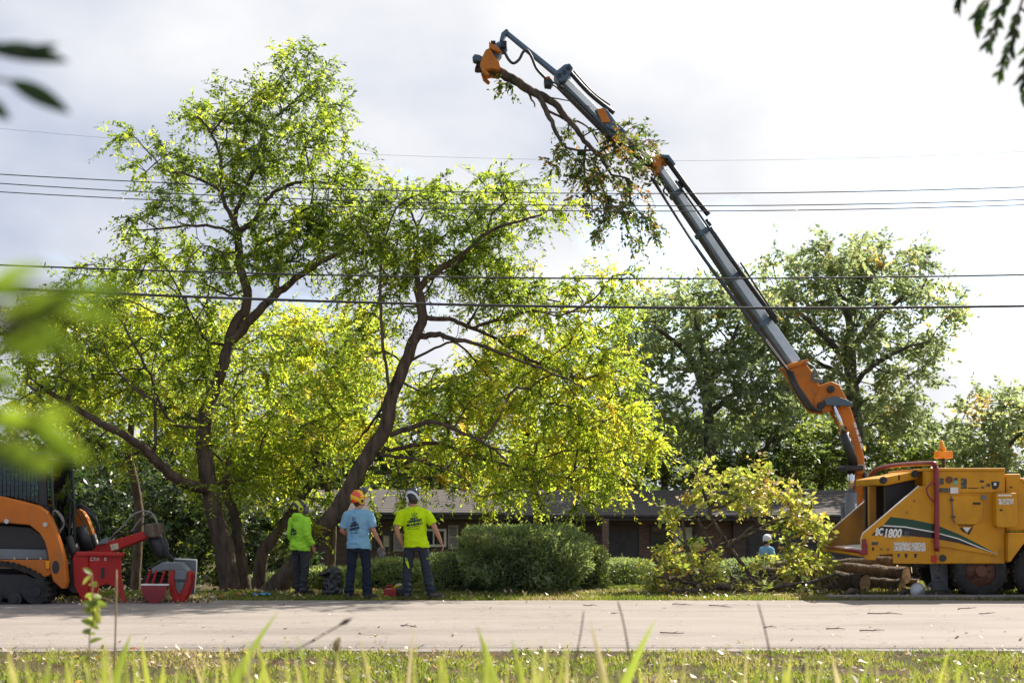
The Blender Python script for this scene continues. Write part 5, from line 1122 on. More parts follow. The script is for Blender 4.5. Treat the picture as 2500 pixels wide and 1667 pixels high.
bm_ = gplate('boom', [(224, 1346), (238, 1328), (262, 1322), (352, 1296), (366, 1297), (366, 1307), (350, 1316), (280, 1344), (262, 1354), (230, 1354)], .45, .75, M['red'], bevel=.015)
decal_ = MB(); decal_.prism(gpl([(246, 1331), (265, 1327), (268, 1342), (249, 1346)]), YG + .441, YG + .447); decal_.build('sticker', M['beige'], bm_)
gplate('boom_bracket', [(236, 1330), (246, 1316), (260, 1312), (262, 1326)], .4, .8, M['grey_paint'])
gplate('boom_tip', [(352, 1278), (384, 1276), (388, 1300), (384, 1312), (356, 1312), (350, 1300)], .42, .78, M['bark_cut'], bevel=.03)
def grod(name, pts, r, mat, n=5): mb = MB(); mb.tube(smooth_path(pts, n), r, 8); return mb.build(name, M[mat], ga)
grod('hydraulic_hose', [gp(275, 1306, .5), gp(300, 1284, .5), gp(322, 1258, .5), gp(350, 1247, .5), gp(372, 1254, .5), gp(384, 1280, .5), gp(390, 1310, .5)], .014, 'hose_grey')
grod('hydraulic_hose', [gp(320, 1298, .55), gp(336, 1276, .55), gp(352, 1258, .55), gp(368, 1252, .55), gp(382, 1268, .55), gp(386, 1294, .55), gp(396, 1312, .55)], .014, 'hose_grey')
grod('hydraulic_hose', [gp(262, 1318, .6), gp(300, 1302, .6), gp(330, 1296, .6), gp(346, 1282, .6), gp(360, 1266, .6)], .012, 'hose')
mb = MB(); mb.loft([(gp(396, 1360, .6), .08, .08), (gp(395, 1350, .6), .13, .13), (gp(388, 1330, .6), .14, .14), (gp(382, 1314, .6), .12, .12), (gp(380, 1308, .6), .07, .07)], 14); rt_ = mb.build('rotator', M['black'], ga)
mb = MB()
for k in range(3): mb.tube(smooth_path([gp(392 + 5 * k, 1312, .5), gp(404 + 3 * k, 1330, .46), gp(402 + 4 * k, 1350, .46), gp(414 + 4 * k, 1362, .5), gp(416 + 3 * k, 1372, .55)], 5), .014, 6)
mb.build('rotator_hose', M['hose'], rt_)
# grapple: hood, hydraulic block, jaws
hood = gplate('grapple_hood', [(368, 1388), (396, 1372), (440, 1373), (457, 1392), (456, 1402), (430, 1404), (424, 1392), (402, 1392), (372, 1400)], .32, .88, M['grey_paint'], bevel=.015)
def arc_jaw(name, pxc, pyc, rx, ry, a0, a1, th, y0, y1, mat, n=16):
    out = []; inn = []
    for i in range(n + 1):
        a = R(a0 + (a1 - a0) * i / n); tt = th * (.6 + .5 * math.sin(math.pi * i / n))
        out.append((pxc + rx * math.cos(a), pyc - ry * math.sin(a))); inn.append((pxc + (rx - tt) * math.cos(a), pyc - (ry - tt) * math.sin(a)))
    return gplate(name, out + inn[::-1], y0, y1, mat, bevel=.006)
for y0 in (.26, .44):                                  # side plates of the claw, seen as a pointed red ring
    jr = gplate('claw_plate', [(412, 1394), (425, 1390), (424, 1412), (426, 1432), (436, 1456), (448, 1432), (456, 1412), (458, 1392), (466, 1400), (465, 1424), (458, 1448), (446, 1473), (428, 1473), (416, 1452), (410, 1424)], y0, y0 + .06, M['red'], ref=.26)
gplate('claw_back', [(424, 1404), (457, 1404), (450, 1440), (438, 1460), (428, 1440)], .5, .52, M['black'])
gplate('claw_web', [(426, 1392), (457, 1394), (455, 1414), (447, 1436), (437, 1454), (428, 1434), (425, 1412)], .29, .31, M['grey_paint'])
marks('lettering', gp(428, 1417, .284), .15, .045, M['black_vinyl'], hood, 9)
tr_ = MB(); seg = 14; V = []; Fs = []                 # trough jaw: curved shell running across
for yy in (.05, 1.05):
    for i in range(seg + 1):
        a = math.pi + math.pi * i / seg
        q = gp(376, 1428, yy); V.append((q.x + .20 * math.cos(a), YG + yy, q.z + .275 * math.sin(a)))
for i in range(seg): Fs.append((i, i + 1, seg + 2 + i, seg + 1 + i))
Fs += [tuple(range(seg + 1)), tuple(range(2 * seg + 1, seg, -1))]
tr_.add(V, Fs, False); tr_.build('trough_jaw', M['dark_red'], ga, fix=True)
gplate('jaw_throat', [(352, 1404), (408, 1400), (409, 1425), (345, 1425)], .5, .54, M['black'])
mb = MB(); q = gp(376, 1427); mb.box((q.x, YG + .06, q.z), (.42, .03, .025)); mb.box((q.x, YG + 1.04, q.z), (.42, .03, .025)); mb.build('trough_rim', M['white_vinyl'], ga)
for x_ in (357, 372, 392):
    gplate('jaw_link', [(x_ + 8, 1390), (x_ + 12, 1392), (x_ + 2, 1427), (x_ - 5, 1427)], .3, .36, M['red'])
gplate('jaw_cylinder', rect(364, 1398, 402, 1410), .45, .6, M['black'], bevel=.02)
sh_ = gplate('side_shield', [(424, 1364), (474, 1366), (480, 1372), (474, 1450), (462, 1450), (440, 1400)], .62, .65, M['grey_paint'], bevel=.006)
grod('shield_rim', [gp(424, 1364, .615), gp(472, 1366, .615), gp(480, 1374, .615), gp(474, 1450, .615)], .012, 'white_vinyl', 4)
# ------------------------------------------------------------------ people
def remesh(me, vox, smooth_it=4, name='body'):
    ob = bpy.data.objects.new('tmp', me); COL.objects.link(ob)
    m = ob.modifiers.new('r', 'REMESH'); m.mode = 'VOXEL'; m.voxel_size = vox
    s_ = ob.modifiers.new('s', 'SMOOTH'); s_.factor = .5; s_.iterations = smooth_it
    out = bpy.data.meshes.new_from_object(ob.evaluated_get(bpy.context.evaluated_depsgraph_get())); bpy.data.objects.remove(ob); bpy.data.meshes.remove(me)
    out.name = name; out.polygons.foreach_set('use_smooth', np.ones(len(out.polygons), bool)); return out
def wrinkle(me, amp, sc_, f=None):
    me.update(); vs = me.vertices; n = len(vs); co = np.empty(n * 3, np.float32); no = np.empty(n * 3, np.float32); vs.foreach_get('co', co); vs.foreach_get('normal', no)
    co = co.reshape(-1, 3); no = no.reshape(-1, 3)
    d = np.array([noise.noise((p[0] * sc_[0], p[1] * sc_[1], p[2] * sc_[2])) + .5 * noise.noise((p[0] * sc_[0] * 2.3 + 5, p[1] * sc_[1] * 2.3, p[2] * sc_[2] * 2.3)) for p in co]) * amp
    if f is not None: d *= np.array([f(p) for p in co])
    vs.foreach_set('co', (co + no * d[:, None]).astype(np.float32).ravel()); me.update()
def limb(mb, pts, r, flat=False, sides=14):
    mb.tube(smooth_path(pts, 4), [float(x) for x in np.interp(np.linspace(0, len(pts) - 1, (len(pts) - 1) * 4 + 1), range(len(pts)), r)], sides)
    if not flat:
        for p, q in ((pts[0], r[0]), (pts[-1], r[-1])): mb.ball(p, q, 12, 8)
def hand(mb, wrist, d, side, palm_n, curl=.6, s_=1.0):
    """palm and five bent fingers: d along the forearm, side towards the thumb, palm_n out of the palm"""
    d = Vector(d).normalized(); side = Vector(side); side = (side - d * side.dot(d)).normalized(); palm_n = d.cross(side) if Vector(palm_n).dot(d.cross(side)) > 0 else side.cross(d)
    w = Vector(wrist); kn = []
    for i in range(4):
        off = side * (.030 - .020 * i) * s_; k0 = w + d * .085 * s_ + off; kn.append(k0); mb.tube([w + off * .6, k0], [.015 * s_, .013 * s_], 8); mb.ball(k0, .013 * s_, 8, 6)
        L_ = (.072, .082, .076, .06)[i] * s_; p = k0; dd = d.copy()
        for j, f in enumerate((.45, .33, .22)):
            dd = (dd * math.cos(curl * .55) + palm_n * math.sin(curl * .55)).normalized(); q = p + dd * L_ * f; mb.tube([p, q], [.0098 * s_, .009 * s_], 8); mb.ball(q, .0092 * s_, 8, 6); p = q
    p = w + d * .025 * s_ + side * .022 * s_; dd = (d * .55 + side * .75 + palm_n * .25).normalized()
    for f, r_ in ((.04, .0125), (.03, .0105), (.024, .0095)):
        q = p + dd * f * s_; mb.tube([p, q], [r_ * s_ * 1.1, r_ * s_], 8); mb.ball(q, r_ * s_, 8, 6); p = q; dd = (dd + d * .5 + palm_n * .15).normalized()
M['skin'] = surf('skin', (.46, .235, .15), (.40, .19, .12), rough=.55, scale=9, spec=.4)
M['hair'] = surf('hair', (.05, .032, .02), (.03, .02, .014), rough=.7, scale=60, stretch=(1, 1, .2), bump=.5)
M['hivis'] = surf('hi_vis_yellow', (.52, .74, .004), (.44, .64, .004), rough=.85, scale=5, spec=.2)
M['hivis_green'] = surf('hi_vis_green', (.40, .78, .05), (.34, .68, .045), rough=.88, scale=5, spec=.2)
M['blue_cloth'] = surf('light_blue_cloth', (.22, .42, .56), (.18, .35, .48), rough=.9, scale=5, spec=.2)
M['jeans'] = surf('dark_denim', (.014, .019, .032), (.022, .03, .048), rough=.9, scale=5, spec=.15)
M['work_trousers'] = surf('slate_trousers', (.026, .032, .042), (.036, .044, .056), rough=.9, scale=4, spec=.15)
M['grey_trousers'] = surf('charcoal_trousers', (.04, .042, .045), (.065, .065, .07), rough=.9, scale=4, spec=.15)
M['boot'] = surf('boot_leather', (.05, .035, .028), (.03, .022, .02), rough=.7, scale=9)
M['print_dark'] = surf('shirt_print', (.012, .05, .03), (.01, .035, .025), rough=.8)
M['print_navy'] = surf('shirt_print_navy', (.02, .04, .085), (.015, .03, .06), rough=.8)
M['khaki'] = surf('khaki_cloth', (.25, .2, .14), (.2, .16, .11), rough=.9)
def swirl(name, c1, c2, ofs, scale=7.0, width=.5):
    m, t, o = new_mat(name); L = t.links.new; b = nd(t, 'ShaderNodeBsdfPrincipled', {'Roughness': .28, 'Coat Weight': .4})
    tcn = nd(t, 'ShaderNodeTexCoord'); mpn = nd(t, 'ShaderNodeMapping', {'Location': ofs}); L(tcn.outputs['Object'], mpn.inputs[0])
    w = nd(t, 'ShaderNodeTexWave', {'Scale': scale, 'Distortion': 5.5, 'Detail': .6, 'Detail Scale': 1.1}, wave_type='BANDS', bands_direction='DIAGONAL'); L(mpn.outputs[0], w.inputs[0])
    r_ = ramp(t, [(width - .04, c1), (width + .04, c2)]); L(w.outputs[1], r_.inputs[0]); L(r_.outputs[0], b.inputs['Base Color']); L(b.outputs[0], o.inputs[0]); return m
M['helm_orange'] = swirl('helmet_orange_swirl', (.72, .07, .008), (.85, .48, .01), (.1, .3, 0), 3.2)
M['helm_yellow'] = swirl('helmet_black_yellow_swirl', (.015, .016, .02), (.62, .66, .02), (.4, .1, .2), 3.4)
M['helm_navy'] = swirl('helmet_navy_white_swirl', (.012, .016, .03), (.6, .62, .62), (.7, .5, .1), 2.4, .8)
M['helm_white'] = surf('helmet_white', (.7, .7, .68), (.6, .6, .58), rough=.3)
M['yellow_plastic'] = surf('yellow_plastic', (.8, .55, .01), (.7, .45, .01), rough=.35)
M['lime_plastic'] = surf('lime_plastic', (.6, .66, .02), (.5, .56, .02), rough=.35)
M['white_plastic'] = surf('white_plastic', (.68, .68, .66), (.58, .58, .56), rough=.35)
M['visor'] = surf('visor_mesh', (.05, .05, .055), (.16, .16, .17), rough=.5, scale=90, detail=1, lo=.48, hi=.52)
def scribble(shirt_me, mat, parent, cx, cz, w, h, seed, bold=1.0, y_from=-1.0, direction=(0, 1, 0)):
    """illegible back print: a small tree mark, a bold script line and rows of fine lettering, laid on the cloth"""
    bvh = BVHTree.FromPolygons([v.co.copy() for v in shirt_me.vertices], [tuple(p.vertices) for p in shirt_me.polygons]); rg = random.Random(seed); mb = MB(); D = Vector(direction).normalized(); rt = D.cross(Vector((0, 0, 1))).normalized()
    C = Vector((cx[0], cx[1], cz))
    def hit(u, v):
        r_ = bvh.ray_cast(C + rt * u + Vector((0, 0, v)) - D * 1.0, D)
        return r_[0] - D * .004 if r_[0] is not None else None
    def stroke(pts, th):
        P_ = [hit(*p) for p in pts]
        for a, b in zip(P_[:-1], P_[1:]):
            if a is None or b is None or (b - a).length < 1e-4: continue
            n = (b - a).cross(D).normalized() * th / 2; mb.add([a - n, b - n, b + n, a + n], [(0, 1, 2, 3)])
    for k in range(5): stroke([(rg.uniform(-.12, .12) * w, h * .32), (rg.uniform(-.2, .2) * w, h * .45), (rg.uniform(-.28, .28) * w, h * .52)], .007 * bold)
    for row, zz, th, ww in ((0, .22, .012, .5), (1, .08, .016, .85), (2, -.1, .013, 1.0)):
        x_ = -ww * w / 2
        while x_ < ww * w / 2:
            hh = h * rg.uniform(.09, .17); sl_ = .03 * h; a = x_; k = rg.randint(0, 3); z0 = h * zz + .12 * h * (x_ / w)
            if k == 0: stroke([(a, z0 - hh / 2), (a + sl_, z0 + hh / 2)], th * bold)
            elif k == 1: stroke([(a, z0 - hh / 2), (a + .02 * w, z0 + hh / 2), (a + .05 * w, z0 - hh / 2)], th * bold * .8)
            elif k == 2: stroke([(a + .04 * w, z0 + hh / 2), (a, z0 + hh * .2), (a + .03 * w, z0 - hh * .1), (a, z0 - hh / 2)], th * bold * .8)
            else: stroke([(a, z0), (a + .02 * w, z0 + hh / 2), (a + .05 * w, z0), (a + .02 * w, z0 - hh / 2), (a, z0)], th * bold * .7)
            x_ += rg.uniform(.05, .09) * w
    stroke([(-w * .5, -h * .2), (-w * .2, -h * .17), (w * .2, -h * .2), (w * .5, -h * .12)], .012 * bold)
    for zz in (-.28, -.36):
        x_ = -w * .4
        while x_ < w * .4: stroke([(x_, h * zz), (x_ + rg.uniform(.01, .04) * w, h * (zz + rg.uniform(-.02, .04)))], .009 * bold); x_ += rg.uniform(.04, .07) * w
    o = mb.build('shirt_print', mat, parent); o['kind'] = 'stuff'; return o
def person(label, base, s_, rotz, J, shirt, trousers, helmet, muff, visor_up, lean=(0, 0), head_rot=(0, 0, 0), sleeve='short', hood=False, print_=None, vox=.008, knee=None, group=None, sleeve_end=.55, curl=.7):
    """J: joint positions in metres for a 1.75 m figure facing +Y (x right, z up)"""
    base = Vector(base); T = Matrix.Translation(base) @ Matrix.Rotation(R(rotz), 4, 'Z') @ Matrix.Scale(s_, 4)
    root = empty('person', base, label, 'person', group)
    lx, ly = lean
    def L(p): z = p[2]; k = max(0, z - .92); return Vector((p[0] + lx * k, p[1] + ly * k, z - .12 * (lx * lx + ly * ly) * k))
    j = dict(J)
    for sd, q in (('l', -1), ('r', 1)):
        j.setdefault('hip' + sd, (q * .095, 0, .90)); j.setdefault('knee' + sd, (q * .12, .02, .49)); j.setdefault('ank' + sd, (q * .13, -.02, .09)); j.setdefault('sh' + sd, (q * .185, 0, 1.42)); j.setdefault('el' + sd, (q * .26, -.02, 1.15)); j.setdefault('wr' + sd, (q * .28, .06, .91)); j.setdefault('toe' + sd, (q * .03, .20, 0))
    up = {k: (L(v) if k[:2] in ('sh', 'el', 'wr') else Vector(v)) for k, v in j.items()}
    hc = L((0, .015, 1.635)); HR = eul(*head_rot)
    def hd(x, y, z): return hc + HR @ Vector((x, y, z))
    mb = MB()
    mb.ball(hd(0, 0, .01), (.076, .096, .108), 20, 14, HR); mb.ball(hd(0, .03, -.06), (.058, .062, .06), 14, 10, HR); mb.ball(hd(0, .098, -.012), (.013, .02, .022), 8, 6, HR); mb.ball(hd(0, .09, .03), (.05, .014, .012), 8, 6, HR); mb.ball(hd(0, .088, -.055), (.026, .012, .010), 8, 6, HR)
    for q in (-1, 1): mb.ball(hd(q * .077, .0, -.01), (.012, .022, .032), 8, 6, HR)
    limb(mb, [L((0, -.005, 1.44)), hd(0, -.015, -.06)], [.062, .055])
    mb.loft([(L((0, 0, .88)), .15, .095), (L((0, 0, 1.0)), .14, .09), (L((0, 0, 1.15)), .145, .09), (L((0, 0, 1.3)), .165, .10), (L((0, 0, 1.4)), .15, .085), (L((0, 0, 1.46)), .07, .06)])
    for sd, q in (('l', -1), ('r', 1)):
        limb(mb, [up['sh' + sd], up['el' + sd], up['wr' + sd]], [.05, .042, .027]); mb.ball(up['sh' + sd] + Vector((-q * .03, 0, -.02)), .06, 12, 8)
        f = (up['el' + sd] * .62 + up['wr' + sd] * .38); mb.ball(f, .043, 10, 8)
        d = (up['wr' + sd] - up['el' + sd]); side = Vector((-.12 * q, 1, .15)); hand(mb, up['wr' + sd], d, side, (-q, 0, 0), curl)
        limb(mb, [up['hip' + sd], up['knee' + sd], up['ank' + sd]], [.082, .055, .04])
        a = up['ank' + sd]; tv = Vector(j['toe' + sd]); limb(mb, [Vector((a.x, a.y - .03, .05)), Vector((a.x + tv.x, a.y + tv.y, .035))], [.04, .03])
    bd = remesh(mb.mesh('b'), vox, 3); bd.transform(T); bo = link('body', bd, M['skin'], root)
    # hair and eyes
    mb = MB(); mb.ball(hd(0, -.028, -.005), (.081, .082, .09), 16, 10, HR); mb.ball(hd(0, -.05, -.06), (.06, .045, .04), 12, 8, HR); me = mb.mesh('hair'); me.transform(T); link('hair', me, M['hair'], root)
    for q in (-1, 1): mb = MB(); mb.ball(hd(q * .03, .086, .012), .012, 10, 8); me = mb.mesh('eye'); me.transform(T); link('eye', me, M['white_plastic'], root)
    # shirt
    mb = MB(); fat = .012 if not hood else .03
    mb.loft([(L((0, 0, .835)), .2 + fat, .145 + fat), (L((0, 0, .9)), .192 + fat, .14 + fat), (L((0, 0, 1.02)), .170 + fat, .118 + fat), (L((0, 0, 1.15)), .172 + fat, .114 + fat), (L((0, 0, 1.28)), .19 + fat, .118 + fat), (L((0, 0, 1.36)), .2 + fat, .108 + fat), (L((0, 0, 1.405)), .19 + fat, .092 + fat), (L((0, 0, 1.445)), .135 + fat, .078 + fat), (L((0, 0, 1.475)), .082 + fat, .066 + fat), (L((0, -.004, 1.495)), .064 + fat, .06 + fat)])
    for k in (-1, 1): limb(mb, [L((k * .05, 0, 1.43)), up['sh' + ('l' if k < 0 else 'r')] + Vector((-k * .01, 0, -.012))], [.062 + fat * .5, .060 + fat * .5])
    for sd in 'lr':
        a, b, c = up['sh' + sd], up['el' + sd], up['wr' + sd]; q = -1 if sd == 'l' else 1; a2 = a + Vector((-q * .05, 0, -.03)); mb.ball(a + Vector((-q * .012, 0, -.014)), .060 + fat * .5, 14, 10)
        if sleeve == 'short':
            e = a + (b - a) * (sleeve_end + .25); mb.tube([a2, a + Vector((0, 0, -.02)), (a + e) / 2, e], [.06, .062 + fat, .062 + fat, .066 + fat], 14)
        else:
            e = b + (c - b) * .8; mb.tube(smooth_path([a2, a, (a + b) / 2, b, (b + e) / 2, e], 3), [float(x) for x in np.interp(np.linspace(0, 5, 16), range(6), [.07, .066 + fat * .5, .066 + fat * .5, .064 + fat * .4, .06, .056])], 14); mb.ball(b, .07, 10, 8)
    if hood: mb.loft([(L((0, -.03, 1.40)), .12, .11), (L((0, -.05, 1.46)), .125, .105), (L((0, -.055, 1.51)), .11, .095), (L((0, -.04, 1.55)), .085, .085)])
    sm = remesh(mb.mesh('s'), .010, 4, 'shirt'); wrinkle(sm, .018, (5, 5, 9), lambda p: .5 + 1.1 * ss(1.3, .95, p[2])); wrinkle(sm, .007, (14, 14, 20))
    local = sm.copy(); sm.transform(T); sh = link('hoodie' if hood else 'shirt', sm, shirt, root)
    if print_:
        mt, w, h, u, z_, dr = print_; D = Vector(dr)
        o = scribble(local, mt, None, L((u[0], u[1], z_)), L((0, 0, z_)).z, w, h, int(w * 1000), direction=dr); me = o.data; bpy.data.objects.remove(o); me.transform(T); po = link('shirt_print', me, None, sh); po['kind'] = 'stuff'
    bpy.data.meshes.remove(local)
    # trousers
    mb = MB(); mb.loft([(Vector((0, 0, .78)), .155, .11), (Vector((0, 0, .87)), .165, .12), (Vector((0, 0, .95)), .15, .108), (Vector((lx * .05, ly * .05, 1.0)), .148, .10)])
    for sd in 'lr':
        a, b, c = up['hip' + sd], up['knee' + sd], up['ank' + sd]; mb.ball(a + Vector((0, -.03, -.03)), .086, 14, 10)
        pts = [a + Vector((0, 0, .02)), a * .6 + b * .4, b, b * .5 + c * .5, c + Vector((0, 0, -.02))]; mb.tube(smooth_path(pts, 4), [float(x) for x in np.interp(np.linspace(0, 4, 17), range(5), [.086, .09, .076, .078, .076])], 16)
    tm = remesh(mb.mesh('t'), .010, 3, 'trousers'); wrinkle(tm, .02, (7, 7, 16), lambda p: .35 + .9 * ss(.4, .12, p[2]) + .5 * ss(.12, .0, abs(p[2] - .5))); wrinkle(tm, .006, (18, 18, 22))
    tl = tm.copy(); tm.transform(T); tro = link('trousers', tm, trousers, root)
    if knee:                                              # coloured flashes behind the knee
        bvh = BVHTree.FromPolygons([v.co.copy() for v in tl.vertices], [tuple(p.vertices) for p in tl.polygons])
        for sd, q in (('l', -1), ('r', 1)):
            mb = MB(); b = up['knee' + sd]; P_ = []
            for i in range(7):
                for k in (0, 1):
                    z_ = b.z + .17 - .028 * i; w_ = (.045 if sd == 'l' else .05) * (1 - abs(i - 2.5) / 6); u_ = b.x - q * .0 + q * (.02 + (.012 * i if sd == 'r' else -.008 * i)) + (w_ * (k - .5))
                    h_ = bvh.ray_cast(Vector((u_, -1, z_)), Vector((0, 1, 0))); P_.append((h_[0] + Vector((0, -.004, 0))) if h_[0] is not None else None)
            for i in range(6):
                qd = [P_[2 * i], P_[2 * i + 1], P_[2 * i + 3], P_[2 * i + 2]]
                if all(v is not None for v in qd): mb.add(qd, [(0, 1, 2, 3)])
            if mb.f: me = mb.mesh('f'); me.transform(T); link('knee_flash', me, knee, tro)
    bpy.data.meshes.remove(tl)
    # belt, boots
    for sd in 'lr':
        a = up['ank' + sd]; tv = Vector(j['toe' + sd]); mb = MB()
        limb(mb, [Vector((a.x, a.y - .035, .055)), Vector((a.x + tv.x * .5, a.y + tv.y * .5, .055)), Vector((a.x + tv.x, a.y + tv.y, .045))], [.052, .05, .042]); limb(mb, [Vector((a.x, a.y, .06)), Vector((a.x, a.y, .15))], [.056, .056], True)
        d2 = Vector((tv.x, tv.y, 0)).normalized(); mb.box(Vector((a.x + tv.x * .45, a.y + tv.y * .42, .012)), (.1, .31, .024), Matrix.Rotation(math.atan2(-d2.x, d2.y), 3, 'Z'))
        me = remesh(mb.mesh('bo'), .011, 2, 'boot'); me.transform(T); link('boot', me, M['boot'], root)
    # helmet
    mb = MB(); prof = [(.0, .132), (.045, .128), (.078, .112), (.098, .085), (.108, .05), (.110, .015), (.111, -.012)]; seg = 28; V = []; Fs = []
    for rr, zz in prof[1:]:
        for k in range(seg): a = 2 * math.pi * k / seg; V.append(hd(rr * .93 * math.cos(a), rr * 1.16 * math.sin(a) - .006, zz + .035 - (.035 if math.sin(a) < -.2 and zz < .02 else 0)))
    V.append(hd(0, -.006, .132 + .035)); tp_ = len(V) - 1; m = len(prof) - 1
    for k in range(seg): Fs.append((tp_, k, (k + 1) % seg))
    for i in range(m - 1):
        for k in range(seg): k2 = (k + 1) % seg; Fs.append((i * seg + k, (i + 1) * seg + k, (i + 1) * seg + k2, i * seg + k2))
    mb.add(V, Fs, True); 
    for k in (-1, 0, 1): mb.tube(smooth_path([hd(k * .04, .085, .118), hd(k * .045, .0, .168), hd(k * .04, -.09, .118), hd(k * .035, -.118, .05)], 4), .010, 6)
    me = mb.mesh('helmet'); me.transform(T); ho = link('helmet', me, helmet, root, ); sol = ho.modifiers.new('thickness', 'SOLIDIFY'); sol.thickness = .006 * s_
    mb = MB(); V = []
    for i in range(9): a = R(30 + 15 * i); V += [hd(.103 * math.cos(a), .127 * math.sin(a) - .006, .03), hd(.115 * math.cos(a), .175 * math.sin(a) - .006, .018)]
    mb.add(V, [(2 * i, 2 * i + 1, 2 * i + 3, 2 * i + 2) for i in range(8)], True); me = mb.mesh('brim'); me.transform(T); bo_ = link('brim', me, helmet, ho); bo_.modifiers.new('thickness', 'SOLIDIFY').thickness = .006
    for q in (-1, 1):
        mb = MB(); mb.tube([hd(q * .082, .0, -.012), hd(q * .108, .0, -.012), hd(q * .122, .0, -.012)], [.052, .052, .038], 16); mb.tube([hd(q * .108, .0, .03), hd(q * .11, 0, .075)], .01, 6); me = mb.mesh('ear_muff'); me.transform(T); eo = link('ear_muff', me, muff, root)
        mb = MB(); mb.tube([hd(q * .121, 0, -.012), hd(q * .125, 0, -.012)], [.03, .026], 14); mb.tube([hd(q * .124, 0, -.012), hd(q * .128, 0, -.012)], [.014, .012], 10); me = mb.mesh('muff_cap'); me.transform(T); link('muff_cap', me, M['black'] if muff is not M['white_plastic'] else M['helm_navy'], eo)
    mb = MB(); V = []
    for i in range(9):
        a = R(25 + 130 / 8 * i)
        for t_ in (0, 1):
            if visor_up is None: continue
            if visor_up: V.append(hd(.105 * math.cos(a), .125 * math.sin(a) + .02 + .10 * t_ * math.sin(a), .075 + .10 * t_))
            else: V.append(hd(.112 * math.cos(a), .165 * math.sin(a), .03 - .15 * t_))
    if V: mb.add(V, [(2 * i, 2 * i + 1, 2 * i + 3, 2 * i + 2) for i in range(8)], True); me = mb.mesh('visor'); me.transform(T); vo = link('visor', me, M['visor'], root); vo.modifiers.new('thickness', 'SOLIDIFY').thickness = .004
    return root, T, up
def ppos(px, Y, z=None): x = (px - 1250) / F_PX * Y; return (x, Y, (gz(x, Y) + .01) if z is None else z)
# worker in the yellow T-shirt, legs apart, leaning and looking up to the left
person('worker in hi-vis yellow T-shirt and dark slate trousers, legs apart, with dark swirled helmet', ppos(1016, 20.15), .985, 3,
       dict(hipl=(-.09, 0, .90), hipr=(.1, 0, .90), kneel=(-.145, .05, .50), ankl=(-.15, -.03, .09), kneer=(.16, .02, .50), ankr=(.25, .0, .09), toel=(-.04, .19, 0), toer=(.16, .13, 0),
            shl=(-.205, -.01, 1.39), shr=(.205, .01, 1.40), ell=(-.29, -.06, 1.12), wrl=(-.215, .06, .87), elr=(.32, -.05, 1.15), wrr=(.40, .03, .92)),
       M['hivis'], M['work_trousers'], M['helm_navy'], M['white_plastic'], None, lean=(-.08, -.03), head_rot=(14, -6, 24), print_=(M['print_dark'], .25, .30, (0, 0), 1.24, (0, 1, 0)), knee=M['hivis'], sleeve_end=.5)
# worker in the blue T-shirt
blue_p = person('worker in light blue T-shirt and dark jeans with orange and yellow swirled helmet', ppos(875, 20.2), .96, -6,
       dict(ankl=(-.16, -.02, .09), kneel=(-.13, .02, .49), ankr=(.15, .0, .09), kneer=(.13, .03, .49), toel=(-.07, .19, 0), toer=(.08, .18, 0), ell=(-.27, -.02, 1.13), wrl=(-.13, .17, 1.06), elr=(.255, -.03, 1.14), wrr=(.36, .05, .92)),
       M['blue_cloth'], M['jeans'], M['helm_orange'], M['yellow_plastic'], True, lean=(.02, -.05), head_rot=(16, 0, -52), print_=(M['print_navy'], .16, .30, (-.035, 0), 1.2, (.1, 1, 0)), sleeve_end=.6)
# worker in the green hoodie
person('worker in lime green hoodie and charcoal trousers standing against the leaning trunk', ppos(733, 21.3), .88, -38,
       dict(elr=(.25, -.04, 1.14), wrr=(.24, .10, .90), ell=(-.25, -.02, 1.14), wrl=(-.24, .1, .92), ankl=(-.10, .05, .09), ankr=(.11, -.04, .09)),
       M['hivis_green'], M['grey_trousers'], M['helm_yellow'], M['lime_plastic'], False, lean=(0, -.03), head_rot=(2, 0, -34), sleeve='long', hood=True, print_=(M['print_dark'], .2, .28, (-.05, 0), 1.18, (0, 1, 0)))
# far worker behind the brush pile
xw = (1872 - 1250) / F_PX * 35
person('far worker in light blue T-shirt and white helmet standing behind the brush pile', (xw, 35, gz(xw, 35)), 1.02, -60,
       dict(elr=(.26, .0, 1.16), wrr=(.2, .22, 1.08), ell=(-.26, .0, 1.16), wrl=(-.2, .22, 1.08)), M['blue_cloth'], M['khaki'], M['helm_white'], M['lime_plastic'], True, vox=.012)
# ------------------------------------------------------------------ things at the workers' feet
M['red_plastic'] = surf('red_plastic', (.42, .03, .02), (.33, .025, .02), rough=.45)
M['bag'] = surf('black_bag_plastic', (.012, .012, .014), (.02, .02, .022), rough=.28, scale=7, bump=.6, bscale=14, spec=.6)
can = empty('fuel_can', Vector(P(952, 1458, 20.6).to_tuple()), 'red plastic fuel can standing on the grass beside the chainsaw', 'fuel can'); c = P(952, 1458, 20.6); c.z = gz(c.x, 20.6) + .02; ORIGIN[can.name] = c.copy(); can.location = c
mb = MB(); x0 = c.x; z0 = c.z
mb.prism([(x0 - .1, z0), (x0 + .1, z0), (x0 + .1, z0 + .1), (x0 + .06, z0 + .135), (x0 - .07, z0 + .135), (x0 - .1, z0 + .11)], 20.52, 20.68); mb.build('tank', M['red_plastic'], can, bevel=.02)
mb = MB(); mb.tube(smooth_path([(x0 - .06, 20.6, z0 + .12), (x0 - .05, 20.6, z0 + .17), (x0 + .03, 20.6, z0 + .175), (x0 + .05, 20.6, z0 + .125)], 4), .012, 8); mb.build('handle', M['red_plastic'], can)
mb = MB(); mb.tube([(x0 + .06, 20.6, z0 + .13), (x0 + .09, 20.6, z0 + .17), (x0 + .18, 20.6, z0 + .18)], [.018, .014, .01], 8); mb.build('spout', M['yellow_plastic'], can)
